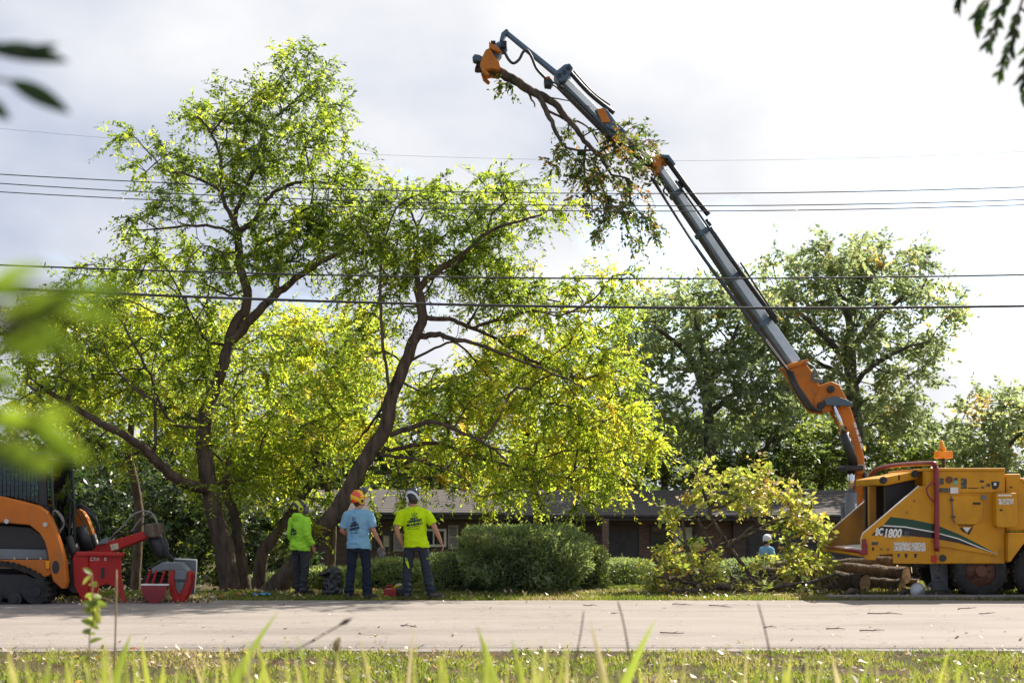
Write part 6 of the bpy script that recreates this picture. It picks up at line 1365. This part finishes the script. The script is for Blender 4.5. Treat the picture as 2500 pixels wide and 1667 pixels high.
cs = P(975, 1458, 20.7); cs.z = gz(cs.x, 20.7) + .02; saw = empty('chainsaw', cs, 'small dark chainsaw with pale front handle lying beside the fuel can', 'chainsaw')
mb = MB(); mb.box(cs + Vector((0, 0, .07)), (.14, .18, .13)); mb.build('motor_housing', M['black'], saw, bevel=.03)
mb = MB(); mb.tube(smooth_path([cs + Vector((-.07, 0, .05)), cs + Vector((-.06, 0, .17)), cs + Vector((.04, 0, .19)), cs + Vector((.07, 0, .08))], 4), .012, 8); mb.build('front_handle', M['trim'], saw)
mb = MB(); mb.box(cs + Vector((.2, .1, .05)), (.38, .008, .06), eul(0, 0, 15)); mb.build('guide_bar', M['chrome'], saw)
mb = MB(); mb.tube(smooth_path([cs + Vector((-.07, .02, .1)), cs + Vector((-.16, .02, .1)), cs + Vector((-.16, .02, .04)), cs + Vector((-.07, .02, .03))], 4), .014, 8); mb.build('rear_handle', M['red_plastic'], saw)
# black bag
cb_ = P(808, 1456, 21.1); cb_.z = gz(cb_.x, 21.1); mb = MB()
mb.loft([((cb_.x + .02, 21.1, cb_.z), .15, .14), ((cb_.x + .02, 21.1, cb_.z + .06), .17, .16), ((cb_.x + .03, 21.1, cb_.z + .22), .155, .15), ((cb_.x + .05, 21.1, cb_.z + .38), .14, .14), ((cb_.x + .04, 21.1, cb_.z + .46), .11, .12), ((cb_.x, 21.1, cb_.z + .49), .05, .06)], 24)
mb.loft([((cb_.x - .15, 21.0, cb_.z + .33), .02, .03), ((cb_.x - .12, 21.0, cb_.z + .35), .07, .07), ((cb_.x - .06, 21.02, cb_.z + .40), .09, .09), ((cb_.x, 21.05, cb_.z + .45), .06, .06)], 16)
me = remesh(mb.mesh('bag'), .014, 2, 'refuse_bag'); wrinkle(me, .022, (9, 9, 7)); wrinkle(me, .008, (25, 25, 18))
tag(link('refuse_bag', me, M['bag'], None, cb_), 'slumped shiny black refuse bag standing on the lawn edge', 'bag')
# blue scrap and red scrap
for px_, py_, mt, lab, nm in ((640, 1458, 'blue_scrap', 'crumpled blue plastic sheet lying by the trunk base', 'plastic_sheet'), (868, 1458, 'red_scrap', 'small crumpled red and white wrapper by the worker in jeans', 'wrapper'), (585, 1459, 'orange_scrap', 'small orange work glove dropped by the trunk base', 'glove')):
    M[mt] = surf(mt, {'blue_scrap': (.08, .3, .5), 'red_scrap': (.5, .06, .05), 'orange_scrap': (.6, .2, .04)}[mt], rough=.5)
    q = P(px_, py_, 20.7); q.z = gz(q.x, 20.7) + .03; mb = MB(); w_ = .14 if 'blue' in mt else .05
    rg = random.Random(px_); n = 7
    V = [(q.x + (i / 6 - .5) * 2 * w_, q.y + (k / 6 - .5) * w_, q.z + rg.uniform(0, .05)) for i in range(n) for k in range(n)]
    mb.add(V, [(i * n + k, i * n + k + 1, (i + 1) * n + k + 1, (i + 1) * n + k) for i in range(n - 1) for k in range(n - 1)], True)
    o = mb.build(nm, M[mt], loc=q); o.modifiers.new('thickness', 'SOLIDIFY').thickness = .004; tag(o, lab, {'plastic_sheet': 'plastic sheet', 'wrapper': 'wrapper', 'glove': 'glove'}[nm])
hw = blue_p[1] @ blue_p[2]['wrr']; mb = MB(); hw = hw + Vector((.02, .03, -.1))
mb.ball(hw, (.05, .035, .07), 14, 10); mb.ball(hw + Vector((.02, 0, -.07)), (.04, .03, .05), 12, 8); mb.ball(hw + Vector((-.05, 0, -.02)), (.03, .025, .05), 12, 8); mb.ball(hw + Vector((-.03, 0, -.09)), (.025, .02, .04), 10, 8)
me = remesh(mb.mesh('g'), .008, 2, 'work_glove'); wrinkle(me, .01, (20, 20, 20)); M['glove_grey'] = surf('grey_glove_cloth', (.2, .19, .18), (.12, .11, .1), rough=.9)
tag(link('work_glove', me, M['glove_grey'], None, hw), 'bundled grey work gloves held by the worker in the blue shirt', 'gloves')
# ------------------------------------------------------------------ logs
M['cut_wood'] = None
def cut_material():
    m, t, o = new_mat('cut_wood'); L = t.links.new; b = nd(t, 'ShaderNodeBsdfPrincipled', {'Roughness': .8})
    tcn = nd(t, 'ShaderNodeTexCoord'); w = nd(t, 'ShaderNodeTexWave', {'Scale': 9, 'Distortion': 2.5, 'Detail': 3}, wave_type='RINGS', rings_direction='SPHERICAL'); L(tcn.outputs['Object'], w.inputs[0])
    r_ = ramp(t, [(0, (.62, .43, .24)), (.6, (.72, .54, .33)), (1, (.52, .34, .19))]); L(w.outputs[1], r_.inputs[0]); L(r_.outputs[0], b.inputs['Base Color']); L(b.outputs[0], o.inputs[0]); return m
M['cut_wood'] = cut_material()
def log(e_px, e_py, Y, r, length, yaw, lab, pitch=0, seed=0):
    """the sawn end faces the road; the log runs back and to the left"""
    e = P(e_px, e_py, Y); d = Vector((-math.cos(R(yaw)) * math.cos(R(pitch)), math.sin(R(yaw)) * math.cos(R(pitch)), math.sin(R(pitch)))); rg = random.Random(seed)
    root = empty('log', e + d * length / 2 - Vector((0, 0, r)), lab, 'log', 'cut logs stacked behind the chipper hopper')
    n = 10; pts = [e + d * length * i / n + Vector((0, rg.uniform(-.02, .02), rg.uniform(-.02, .02))) * (0 if i in (0,) else 1) for i in range(n + 1)]
    mb = MB(); mb.tube(pts, [r * (1 + .06 * math.sin(i * 1.7 + seed) - .012 * i) for i in range(n + 1)], 18, caps=False)
    me = mb.mesh('bark'); wrinkle(me, r * .10, (9, 9, 9)); link('bark', me, M['bark_cut'], root)
    for k, (c, dr) in enumerate(((pts[0], -d), (pts[-1], d))):
        mb = MB(); Fm = frame(c, c + dr, Vector((0, 0, 1))); V = [c + dr * .004] + [c + dr * .002 + (Fm.col[1] * math.cos(a) + Fm.col[2] * math.sin(a)) * r * .96 * (1 + .05 * math.sin(3 * a + seed)) for a in np.linspace(0, 6.2832, 24, endpoint=False)]
        mb.add(V, [(0, 1 + i, 1 + (i + 1) % 24) for i in range(24)]); me = mb.mesh('cut_face'); o = link('cut_face', me, M['cut_wood'], root)
    return root
log(2112, 1424, 22.2, .17, 1.9, 50, 'thick bark-covered log with its tall pale sawn end tilted towards the road', 3, 1)
log(2202, 1430, 22.3, .125, 1.7, 48, 'log with a small round pale sawn end low in the stack', 1, 2)
log(2212, 1404, 22.6, .16, 1.9, 46, 'log with the broadest pale sawn end, resting on the upper layer', 1, 3)
log(2150, 1396, 23.0, .13, 2.0, 34, 'rough grey log lying across the middle of the stack', 2, 4)
log(2190, 1374, 23.2, .12, 2.1, 24, 'pale-barked log lying topmost under the hopper lip', -3, 5)
log(2225, 1386, 23.3, .11, 1.9, 20, 'thin pale log on top of the stack reaching the truck wheel', -6, 6)
log(2060, 1436, 22.5, .12, 1.5, 25, 'dark short log lying on the grass at the brushy end of the stack', 0, 7)
log(2170, 1412, 22.9, .10, 1.6, 30, 'slim split log with a pale stripped side in the middle layer', 1, 9)
log(2240, 1424, 22.9, .09, 1.2, 30, 'short pale split log leaning out near the truck wheel', 8, 10)
log(2045, 1412, 23.0, .13, 1.4, 14, 'dark log half buried under the brush leaves', 4, 8)
# split rounds in the grass
for px_, py_, lab, sd in ((2085, 1452, 'short curved bark slab lying in the grass before the logs', 3), (2215, 1450, 'broken bark chunk lying in the grass near the rake', 5)):
    q = P(px_, py_, 20.9); q.z = gz(q.x, 20.9) + .04; mb = MB(); mb.tube(smooth_path([q + Vector((-.14, 0, 0)), q + Vector((-.03, .02, .05)), q + Vector((.1, 0, .02))], 4), [.03] * 3 + [.05] * 4 + [.03] * 2, 9); me = mb.mesh('bark_slab'); wrinkle(me, .02, (14, 14, 14)); tag(link('bark_slab', me, M['bark_cut'], None, q), lab, 'bark')
# white bucket, rake
q = P(2240, 1444, 20.75); q.z = gz(q.x, 20.75); mb = MB(); mb.ball(q + Vector((0, 0, .11)), (.12, .12, .13), 20, 14); me = mb.mesh('ball'); wrinkle(me, .004, (12, 12, 12))
tag(link('ball', me, M['white_plastic'], None, q), 'scuffed white ball lying in the grass beside the rake tines', 'ball')
rk = P(2285, 1440, 20.38); rk.z = .05; rake = empty('leaf_rake', Vector((rk.x, 20.38, .05)), 'wide fan leaf rake leaning head down against the chipper', 'rake')
top = Vector((P(2306, 1380, 20.6).x, 20.75, .62)); mb = MB(); hd_ = Vector((P(2292, 1404, 20.4).x, 20.45, .36)); mb.tube([hd_, top, top + (top - hd_) * 1.2], .014, 8); mb.build('handle', M['bark_cut'], rake)
mb = MB(); mb.box(hd_, (.1, .03, .05)); mb.build('socket', M['dark_metal'], rake, bevel=.008)
for i in range(22):
    t_ = i / 21 - .5; tipx = P(2285, 0, 20.36).x + t_ * .62; mb = MB(); mb.tube(smooth_path([hd_ + Vector((t_ * .06, 0, -.02)), Vector((hd_.x + (tipx - hd_.x) * .75, 20.40, .13)), Vector((tipx, 20.36, .05)), Vector((tipx, 20.41, .025))], 4), .0045, 5); mb.build('tine', M['dark_metal'], rake)

# ------------------------------------------------------------------ branch held by the crane
skH = [sk([(1164, 162), (1190, 168), (1218, 176), (1260, 197), (1291, 220), (1321, 233), (1352, 250), (1375, 277), (1406, 316), (1436, 354), (1467, 384), (1482, 411)], 26.3, .115, .035),
       sk([(1291, 220), (1318, 239), (1337, 277), (1356, 319), (1371, 350)], 26.3, .075, .03, 0, -.3), sk([(1337, 268), (1375, 290), (1420, 300), (1450, 330)], 26.3, .03, .012, 0, .4),
       sk([(1290, 225), (1300, 245), (1308, 262)], 26.3, .03, .008), sk([(1371, 350), (1355, 375), (1350, 400)], 26.3, .02, .006), sk([(1320, 236), (1380, 245), (1440, 262)], 26.3, .016, .006, 0, -.3),
       sk([(1430, 350), (1428, 400), (1425, 440)], 26.3, .02, .008)]
eH = [(1520, 330, 60, 35), (1570, 345, 45, 35), (1490, 370, 50, 35), (1560, 385, 45, 30), (1395, 375, 45, 35, -.2, .6), (1430, 410, 50, 35), (1400, 440, 40, 30), (1480, 440, 60, 40), (1545, 440, 50, 40), (1510, 490, 65, 40), (1560, 520, 45, 45), (1470, 510, 45, 30), (1430, 480, 40, 30), (1585, 565, 20, 30, 0, .4), (1555, 575, 25, 20, 0, .4), (1400, 310, 25, 15, 0, .4), (1470, 320, 30, 20, 0, .4), (1232, 205, 20, 6, 0, .1, .05), (1350, 395, 14, 20, 0, .3), (1460, 560, 14, 14, 0, .2)]
LKH = dict(n_tw=4, L=.30, n_leaf=9, leaf=.11, wid=.5, droop=.6, hue=.36, hue_sd=.22)
tree('held_branch', 'cut leafy limb with browning leaves gripped aloft in the grapple saw', None, skH, eH, 26.3, 700, 301, M['bark_cut'], M['leaf_held'], cat='branch', leafkw=LKH, growkw=dict(step=.22, tip_r=.007), trunk_name='limb')

# ------------------------------------------------------------------ brush pile of cut branches
LKP = dict(n_tw=4, L=.27, n_leaf=8, leaf=.105, wid=.62, droop=.3, hue=.52, hue_sd=.18, flat=.3)
brush = [
    ('cut branch with tall yellow crown standing highest in the brush pile', [sk([(1850, 1430), (1800, 1360), (1740, 1270), (1735, 1240), (1760, 1190), (1790, 1160)], 22.6, .045, .018), sk([(1738, 1255), (1710, 1180), (1690, 1130)], 22.6, .03, .012), sk([(1745, 1245), (1830, 1200), (1880, 1170)], 22.6, .03, .012)],
     [(1700, 1145, 25, 28, 0, .3), (1710, 1190, 30, 30, 0, .3), (1780, 1160, 40, 28), (1840, 1170, 50, 35), (1880, 1180, 35, 30), (1760, 1200, 40, 25), (1820, 1210, 60, 25), (1690, 1220, 25, 15, 0, .3)]),
    ('cut branch with dense yellow-green leaves arching towards the chipper hopper', [sk([(1760, 1330), (1820, 1310), (1880, 1280), (1930, 1270), (1980, 1240)], 22.9, .04, .015), sk([(1880, 1280), (1960, 1300), (2010, 1330)], 22.9, .03, .012)],
     [(1900, 1230, 50, 30), (1950, 1220, 40, 25), (1960, 1260, 50, 35), (2000, 1290, 40, 35), (1930, 1290, 40, 30), (1990, 1340, 45, 35), (1900, 1190, 35, 20), (2020, 1310, 20, 30, 0, .3)]),
    ('sparse cut branch with scattered yellow leaves before the house window', [sk([(1700, 1440), (1680, 1380), (1670, 1300), (1660, 1250), (1640, 1230)], 22.2, .04, .012), sk([(1675, 1330), (1640, 1300), (1620, 1290)], 22.2, .02, .008), sk([(1690, 1400), (1740, 1340), (1770, 1300)], 22.2, .025, .008)],
     [(1650, 1260, 20, 25, 0, .3), (1635, 1320, 30, 25, 0, .4), (1690, 1310, 30, 25, 0, .4), (1700, 1350, 50, 30), (1650, 1350, 40, 30), (1750, 1370, 40, 30), (1630, 1250, 14, 12, 0, .2)]),
    ('low cut branch with yellow and orange leaves sprawling onto the lawn', [sk([(1780, 1440), (1700, 1425), (1640, 1415), (1590, 1405)], 21.7, .04, .012), sk([(1660, 1420), (1630, 1390), (1600, 1370)], 21.7, .02, .008)],
     [(1590, 1400, 25, 25, 0, .3), (1630, 1400, 45, 30), (1600, 1430, 35, 14), (1680, 1410, 45, 25), (1740, 1400, 40, 25), (1720, 1430, 50, 14), (1640, 1375, 35, 20)]),
    ('cut branch with leafy front sprays half hiding the far worker', [sk([(1960, 1430), (1920, 1400), (1890, 1375), (1860, 1360)], 22.0, .05, .015), sk([(1920, 1400), (1970, 1380), (2010, 1370)], 22.0, .02, .008)],
     [(1870, 1375, 40, 20), (1920, 1360, 40, 25), (1960, 1380, 45, 28), (2000, 1390, 35, 25), (1900, 1410, 60, 20), (1990, 1360, 40, 22)]),
    ('bare forked grey limb lying through the middle of the brush pile', [sk([(1745, 1345), (1790, 1325), (1830, 1290), (1870, 1275), (1930, 1262)], 22.3, .042, .015), sk([(1830, 1290), (1900, 1300), (1960, 1330)], 22.3, .025, .008), sk([(1700, 1260), (1720, 1290), (1740, 1275), (1770, 1250)], 22.3, .025, .01), sk([(1850, 1280), (1830, 1250), (1810, 1225)], 22.3, .015, .005)],
     [(1850, 1250, 12, 10, 0, .2), (1930, 1325, 16, 12, 0, .2)]),
    ('long dark limb lying flat along the front of the brush pile', [sk([(1620, 1448), (1700, 1440), (1770, 1430), (1830, 1446), (1900, 1430), (1980, 1420), (2040, 1400)], 21.5, .06, .03), sk([(1770, 1430), (1800, 1415), (1840, 1412)], 21.5, .025, .01), sk([(1850, 1440), (1900, 1450), (1930, 1455)], 21.5, .02, .008)],
     [(1800, 1430, 30, 12, 0, .3), (1880, 1440, 30, 12, 0, .3), (1960, 1430, 30, 12, 0, .3)])]
for i, (lab, sks, els) in enumerate(brush):
    els = [(e[0], e[1], e[2], e[3], e[4] if len(e) > 4 else 0, e[5] if len(e) > 5 else .55) for e in els]
    kw = dict(LKP)
    if i > 4: kw.update(n_tw=3, n_leaf=6)
    tree('cut_branch', lab, 'branches in the brush pile', sks, els, [22.6, 22.9, 22.2, 21.7, 22.0, 22.3, 21.5][i], 600 if i < 2 else 950, 320 + i, M['bark_cut'], M['leaf_brush'], cat='branch', leafkw=kw, growkw=dict(step=.16, tip_r=.005, balance=.15), trunk_name='limb')
# loose dead sticks under the pile
rg = random.Random(77)
mb = MB()
for k in range(330):
    c = Vector((rg.uniform(P(1590, 0, 22).x, P(2060, 0, 22).x), rg.uniform(21.3, 23.0), rg.uniform(.03, .38) * rg.random())); c.z += gz(c.x, c.y) + .02; a = rg.uniform(0, 6.28); d = Vector((math.cos(a), math.sin(a) * .6, rg.uniform(-.15, .5))) * rg.uniform(.15, .45)
    mb.tube([c - d, c + Vector((rg.uniform(-.04, .04), 0, rg.uniform(-.03, .05))), c + d], [.007, .006, .003], 4, caps=False)
o = mb.build('brush_sticks', M['bark_cut']); tag(o, 'tangle of small dead sticks under the brush pile', kind='stuff')

# ------------------------------------------------------------------ overhead wires
def wire(name, pts, Y, r, lab, grp):
    """pts: photo (px, py); the cable is a sagging curve along the road, continued well past the frame"""
    q = [P(x, y, Y) for x, y in pts]; A = np.array([(p.x, p.z) for p in q]); co = np.polyfit(A[:, 0], A[:, 1], 2)
    xs_ = np.linspace(-32, 36, 70); mb = MB(); mb.tube([(x, Y, float(np.polyval(co, x))) for x in xs_], r, 6)
    tag(mb.build(name, M['hose'], loc=Vector((0, Y, float(co[2])))), lab, 'cable', grp)
g1 = 'overhead wires above the road'
wire('overhead_wire', [(0, 426), (440, 448), (1250, 471), (1800, 472), (2500, 457)], 16.8, .0065, 'thin black wire, top one of the close trio crossing the boom', g1)
wire('overhead_wire', [(0, 449), (440, 472), (1250, 501), (1800, 502), (2500, 488)], 17.2, .0065, 'thin black wire, middle one of the close trio crossing the boom', g1)
wire('overhead_wire', [(0, 470), (440, 489), (1250, 514), (1800, 516), (2500, 500)], 17.6, .0065, 'thin black wire, lowest one of the close trio crossing the boom', g1)
wire('overhead_cable', [(0, 647), (600, 667), (1250, 679), (1800, 679), (2500, 671)], 16.6, .011, 'black cable, upper of the two thick ones crossing the tree trunks', g1)
wire('overhead_cable', [(0, 703), (600, 730), (1250, 746), (1800, 752), (2500, 747)], 16.2, .017, 'thickest black cable, lowest of all crossing the tree trunks', g1)
wire('overhead_wire', [(0, 315), (440, 348), (1000, 384), (1800, 390), (2500, 371)], 24.0, .0022, 'hair-thin wire, highest of all and faint against the cloud', g1)

# ------------------------------------------------------------------ foreground leaves, blades and weeds
def leaf_obj(base, d, up, ln, wd, parent, mat, rnd, name='leaf', bend=.15):
    d = Vector(d).normalized(); s_ = d.cross(Vector(up)).normalized(); u = s_.cross(d); V = []; n = 6
    for i in range(n + 1):
        t = i / n; w = wd * (math.sin(math.pi * min(1, t * .93 + .05)) ** .8) * (1 - .25 * t) if i < n else 0; c = Vector(base) + d * ln * t - u * ln * bend * t * t
        V += [c - s_ * w / 2 + u * w * .15, c, c + s_ * w / 2 + u * w * .15]
    Fc = []
    for i in range(n): Fc += [(3 * i, 3 * i + 1, 3 * i + 4, 3 * i + 3), (3 * i + 1, 3 * i + 2, 3 * i + 5, 3 * i + 4)]
    me = mesh_np(name, [tuple(v) for v in V], Fc, [rnd] * len(Fc), smooth=True); return link(name, me, mat, parent)
rg = random.Random(12)
sb = Vector((-.95, 1.45, .5)); shrub = empty('near_shrub', sb, 'out-of-focus roadside shrub with bright green backlit leaves close to the lens', 'shrub')
mb = MB(); st = smooth_path([sb, sb + Vector((.06, .02, .4)), sb + Vector((.03, .0, .8)), sb + Vector((.1, .02, 1.3)), sb + Vector((.16, .0, 1.7))], 5); mb.tube(st, [.014 - .0004 * i for i in range(len(st))], 7); mb.build('stem', M['twig'], shrub)
def near_leaf(px, py, Y, ln, ang, wd, rnd, tilt=.4, mat='leaf_near'):
    p = P(px, py, Y); d = Vector((math.cos(R(ang)), rg.uniform(-.3, .3), math.sin(R(ang)))); nb = min(st, key=lambda q: (q - p).length)
    m2 = MB(); m2.tube(smooth_path([nb, (nb + p) / 2 + Vector((0, 0, .02)), p], 4), .0022, 5); m2.build('twig', M['twig'], shrub)
    leaf_obj(p, d, Vector((0, -1, tilt)), ln, wd, shrub, M[mat], rnd)
for px_, py_, ln, ang, wd in [(-30, 122, .050, -4, .014), (25, 200, .040, -24, .013), (60, 135, .022, 25, .007), (-40, 245, .022, -35, .010)]: near_leaf(px_, py_, 1.4, ln * 1.75, ang, wd * 2.0, .1, .3, 'leaf_near_silhouette')
for px_, py_, ln, ang, wd in [(130, 730, .060, 12, .022), (0, 770, .062, 4, .030), (60, 800, .045, -20, .022), (-20, 830, .05, -10, .03), (-30, 720, .045, 5, .02), (-30, 900, .032, -35, .02), (-10, 1010, .045, -18, .030), (60, 1030, .048, -22, .026), (-20, 1080, .050, -25, .032), (90, 1050, .042, -38, .022), (20, 1120, .04, -10, .025), (-20, 1040, .04, 10, .024), (150, 760, .05, -8, .02), (-20, 690, .05, 16, .02), (200, 700, .045, -4, .018), (60, 760, .05, 20, .024), (110, 820, .035, -30, .018), (-30, 950, .03, 20, .02), (100, 1010, .03, -5, .018), (140, 1080, .03, -30, .018)]:
    near_leaf(px_, py_, .9, ln * .85, ang, wd * .72, rg.uniform(.3, .9), rg.uniform(-.1, .5))
# overhanging branch at the top right, from a roadside tree standing beside the frame
tb = Vector((3.9, 1.3, .5)); rt_tree = empty('roadside_tree', tb, 'roadside tree beside the frame whose leafy twigs hang into the sky', 'tree')
mb = MB(); mb.tube(smooth_path([tb, tb + Vector((.03, 0, 1.2)), tb + Vector((-.05, .05, 2.4)), tb + Vector((-.1, .1, 3.6))], 5), [.09 - .004 * i for i in range(16)], 10); trk = mb.build('trunk', M['bark'], rt_tree)
YR = 4.1; hub = P(2520, -60, YR)
mb = MB(); mb.tube(smooth_path([tb + Vector((-.05, .05, 2.4)), Vector((2.9, 3.1, 3.4)), hub], 5), [.045 - .003 * i for i in range(11)], 7); mb.build('limb', M['bark'], rt_tree)
twl = [[(2520, -60), (2470, -20), (2440, 30), (2425, 70), (2412, 110)], [(2520, -60), (2490, 20), (2475, 80), (2462, 125), (2440, 175)], [(2520, -60), (2400, -40), (2345, -10), (2330, 20)], [(2540, -60), (2520, 60), (2505, 140), (2498, 200), (2492, 240)], [(2470, -20), (2420, -5), (2390, 30), (2380, 70)], [(2490, 20), (2520, 40), (2550, 60)]]
for tw_ in twl:
    pts = smooth_path([P(x, y, YR + rg.uniform(-.1, .1)) for x, y in tw_], 5); mb = MB(); mb.tube(pts, [.005 - .0001 * i for i in range(len(pts))], 5); mb.build('twig', M['twig'], rt_tree)
    for i, p in enumerate(pts[6:]):
        for sg in (-1, 1):
            if rg.random() < .9:
                dd = (pts[min(i + 7, len(pts) - 1)] - pts[i + 5]).normalized(); a = rg.uniform(.4, 1.0) * sg; d = Vector((dd.x * math.cos(a) - dd.z * math.sin(a), rg.uniform(-.3, .3), dd.x * math.sin(a) + dd.z * math.cos(a) - .35))
                leaf_obj(p, d, Vector((rg.uniform(-.6, .6), -1, rg.uniform(0, 1))), rg.uniform(.028, .046), rg.uniform(.012, .019), rt_tree, M['leaf_near_silhouette'], rg.uniform(.2, 1))
# broad blades rising from the bank
def blade_obj(base, tip, w, parent, rnd, name='blade'):
    base = Vector(base); tip = Vector(tip); m = (base + tip) / 2 + Vector(((base.x - tip.x) * .25, 0, abs(tip.x - base.x) * .25)); V = []; n = 8; s_ = Vector((1, rg.uniform(-.5, .5), 0)).normalized()
    for i in range(n + 1):
        t = i / n; c = base * (1 - t) ** 2 + m * 2 * t * (1 - t) + tip * t * t; ww = w * (1 - t ** 2.2) * .5 + .0006; V += [c - s_ * ww, c + Vector((0, ww * .5, 0)), c + s_ * ww]
    Fc = []
    for i in range(n): Fc += [(3 * i, 3 * i + 1, 3 * i + 4, 3 * i + 3), (3 * i + 1, 3 * i + 2, 3 * i + 5, 3 * i + 4)]
    return link(name, mesh_np(name, [tuple(v) for v in V], Fc, [rnd] * len(Fc), smooth=True), M['blade'], parent)
clumps = [(('tallest blade clump with one wide green blade curving right', 4.2), [(320, 1545, -60, .03, .2), (345, 1560, 0, .02, .5), (160, 1600, 20, .022, .6), (90, 1630, 0, .02, .6), (400, 1610, -30, .016, .4)]),
          (('clump of a long slanting green blade and pale companions', 3.9), [(680, 1490, -140, .026, .15), (660, 1580, -60, .02, .4), (720, 1600, 20, .016, .8), (600, 1620, 0, .02, .5)]),
          (('pair of stout green blades leaning apart', 3.7), [(1165, 1525, 70, .03, .25), (1250, 1560, 50, .026, .3), (1205, 1600, -20, .018, .7), (1120, 1640, 0, .02, .5)]),
          (('clump with a dark-tipped blade and a white bleached one', 3.8), [(1600, 1510, -90, .026, .2), (1440, 1510, 60, .018, .95), (1380, 1570, -30, .018, .6), (1480, 1600, -40, .02, .4), (1560, 1620, 30, .018, .5)]),
          (('clump of bleached thin blades behind the stout pair', 4.4), [(1010, 1530, -20, .012, .95), (880, 1560, 30, .014, .8), (900, 1600, -10, .016, .5), (960, 1620, 20, .016, .4)]),
          (('low clump of pale bent blades by the bare soil', 4.0), [(2030, 1600, 60, .02, .95), (2100, 1640, -40, .016, .6), (1890, 1610, -20, .016, .5), (1800, 1620, 0, .014, .6)]),
          (('low clump of green blades with a soft wide one', 3.6), [(2450, 1590, -60, .024, .3), (2400, 1630, 20, .018, .5), (2300, 1640, 0, .016, .6)]),
          (('clump of short yellowing blades at the soil edge', 4.6), [(500, 1625, -20, .018, .7), (540, 1640, 20, .016, .6), (430, 1640, 0, .014, .9), (470, 1600, 30, .012, .9)])]
clumps += [(('wide clump of blurred yellow-green blades beside the weed', 2.9), [(60, 1600, 30, .02, .5), (130, 1570, -40, .022, .3), (210, 1610, 20, .016, .7), (260, 1590, -30, .02, .4), (20, 1560, 0, .014, .8)]),
           (('blurred clump of pale straw and green blades near the seed stalk', 2.8), [(560, 1600, 40, .018, .4), (620, 1560, -30, .016, .9), (700, 1610, 10, .02, .3), (790, 1590, -20, .014, .6), (760, 1630, 0, .02, .5)]),
           (('blurred clump of lime blades below the middle of the road', 3.0), [(1300, 1610, 20, .02, .4), (1340, 1580, -40, .016, .6), (1080, 1600, 30, .018, .5), (1520, 1640, 10, .02, .4)])]
for (lab, Yq), bl in clumps:
    Yq *= 1.0; cx_ = sum(b[0] for b in bl) / len(bl); bs = Vector(((cx_ - 1250) / F_PX * Yq, Yq, gz(0, Yq))); ce = empty('broad_leaf_plant', bs, lab + ' on the near bank', 'plant', 'blade plants on the near bank')
    for px_, py_, off, w, rn in bl:
        t = P(px_, py_, Yq + rg.uniform(-.3, .3)); b = Vector((t.x + off / F_PX * Yq * 1.6, Yq + rg.uniform(-.08, .08), gz(0, Yq))); blade_obj(b, t, w * 2.1, ce, rn)
    for k in range(24):
        t = P(cx_ + rg.uniform(-190, 190), 1545 + 120 * rg.random() ** .6, Yq + rg.uniform(-.3, .3)); b = Vector((t.x + rg.uniform(-.05, .05), Yq + rg.uniform(-.1, .1), gz(0, Yq))); blade_obj(b, t, rg.uniform(.010, .028), ce, rg.uniform(.1, .9))
M['straw'] = surf('dry_straw', (.42, .30, .16), (.3, .2, .1), rough=.9)
M['dark_stalk'] = surf('dark_stalk', (.14, .09, .07), (.1, .07, .05), rough=.9)
def stalk(px0, py0, px1, py1, Y, r, mat, lab, head=0):
    t = P(px1, py1, Y); b0 = P(px0, py0, Y); b = b0 + (b0 - t) * ((b0.z - gz(0, Y)) / max(.01, (t.z - b0.z))); mb = MB(); mb.tube(smooth_path([b, b0 + Vector((.01, 0, 0)), t], 5), [r] * 6 + [r * .8] * 4 + [r * .4], 6)
    if head: mb.tube([t - (t - b0).normalized() * head, t - (t - b0).normalized() * head * .5, t], [r, r * 3.0, r * .5], 7)
    tag(mb.build('dry_stalk', M[mat], loc=b), lab, 'stalk')
stalk(1400, 1600, 1425, 1490, 4.6, .003, 'dark_stalk', 'faint thin stalk leaning right over the road, left of the dark pair')
stalk(1525, 1570, 1508, 1466, 4.6, .0035, 'dark_stalk', 'dark thin stalk leaning slightly left over the road middle')
stalk(1872, 1590, 1850, 1470, 4.6, .0035, 'dark_stalk', 'dark thin stalk rising towards the brush pile')
stalk(275, 1600, 285, 1390, 6.0, .006, 'straw', 'tall pale straw stalk crossing the red grapple frame')
stalk(600, 1650, 860, 1508, 4.2, .003, 'dark_stalk', 'slanting seed stalk arching over the road', .05)
stalk(815, 1600, 826, 1555, 4.4, .005, 'straw', 'short hooked seed head between the blade clumps', .05)
YW = 5.2; wb = Vector(((222 - 1250) / F_PX * YW, YW, gz(0, YW))); weed = empty('weed', wb, 'slender weed with bright yellow-green leaves before the red grapple frame', 'weed')
tpw = P(224, 1400, YW); pts = smooth_path([wb, P(218, 1570, YW), P(230, 1500, YW), P(226, 1450, YW), tpw], 6); mb = MB(); mb.tube(pts, .003, 6); mb.build('stem', M['straw'], weed)
for i, p in enumerate(pts[4:]):
    for sg in (-1, 1):
        if rg.random() < (.9 if 4 < i < 13 else .5): leaf_obj(p, Vector((sg * rg.uniform(.3, 1), rg.uniform(-.9, .9), rg.uniform(-1, .9))), Vector((rg.uniform(-.7, .7), -1, rg.uniform(.1, .9))), rg.uniform(.025, .06), rg.uniform(.018, .04), weed, M['blade'], rg.uniform(.1, .6))
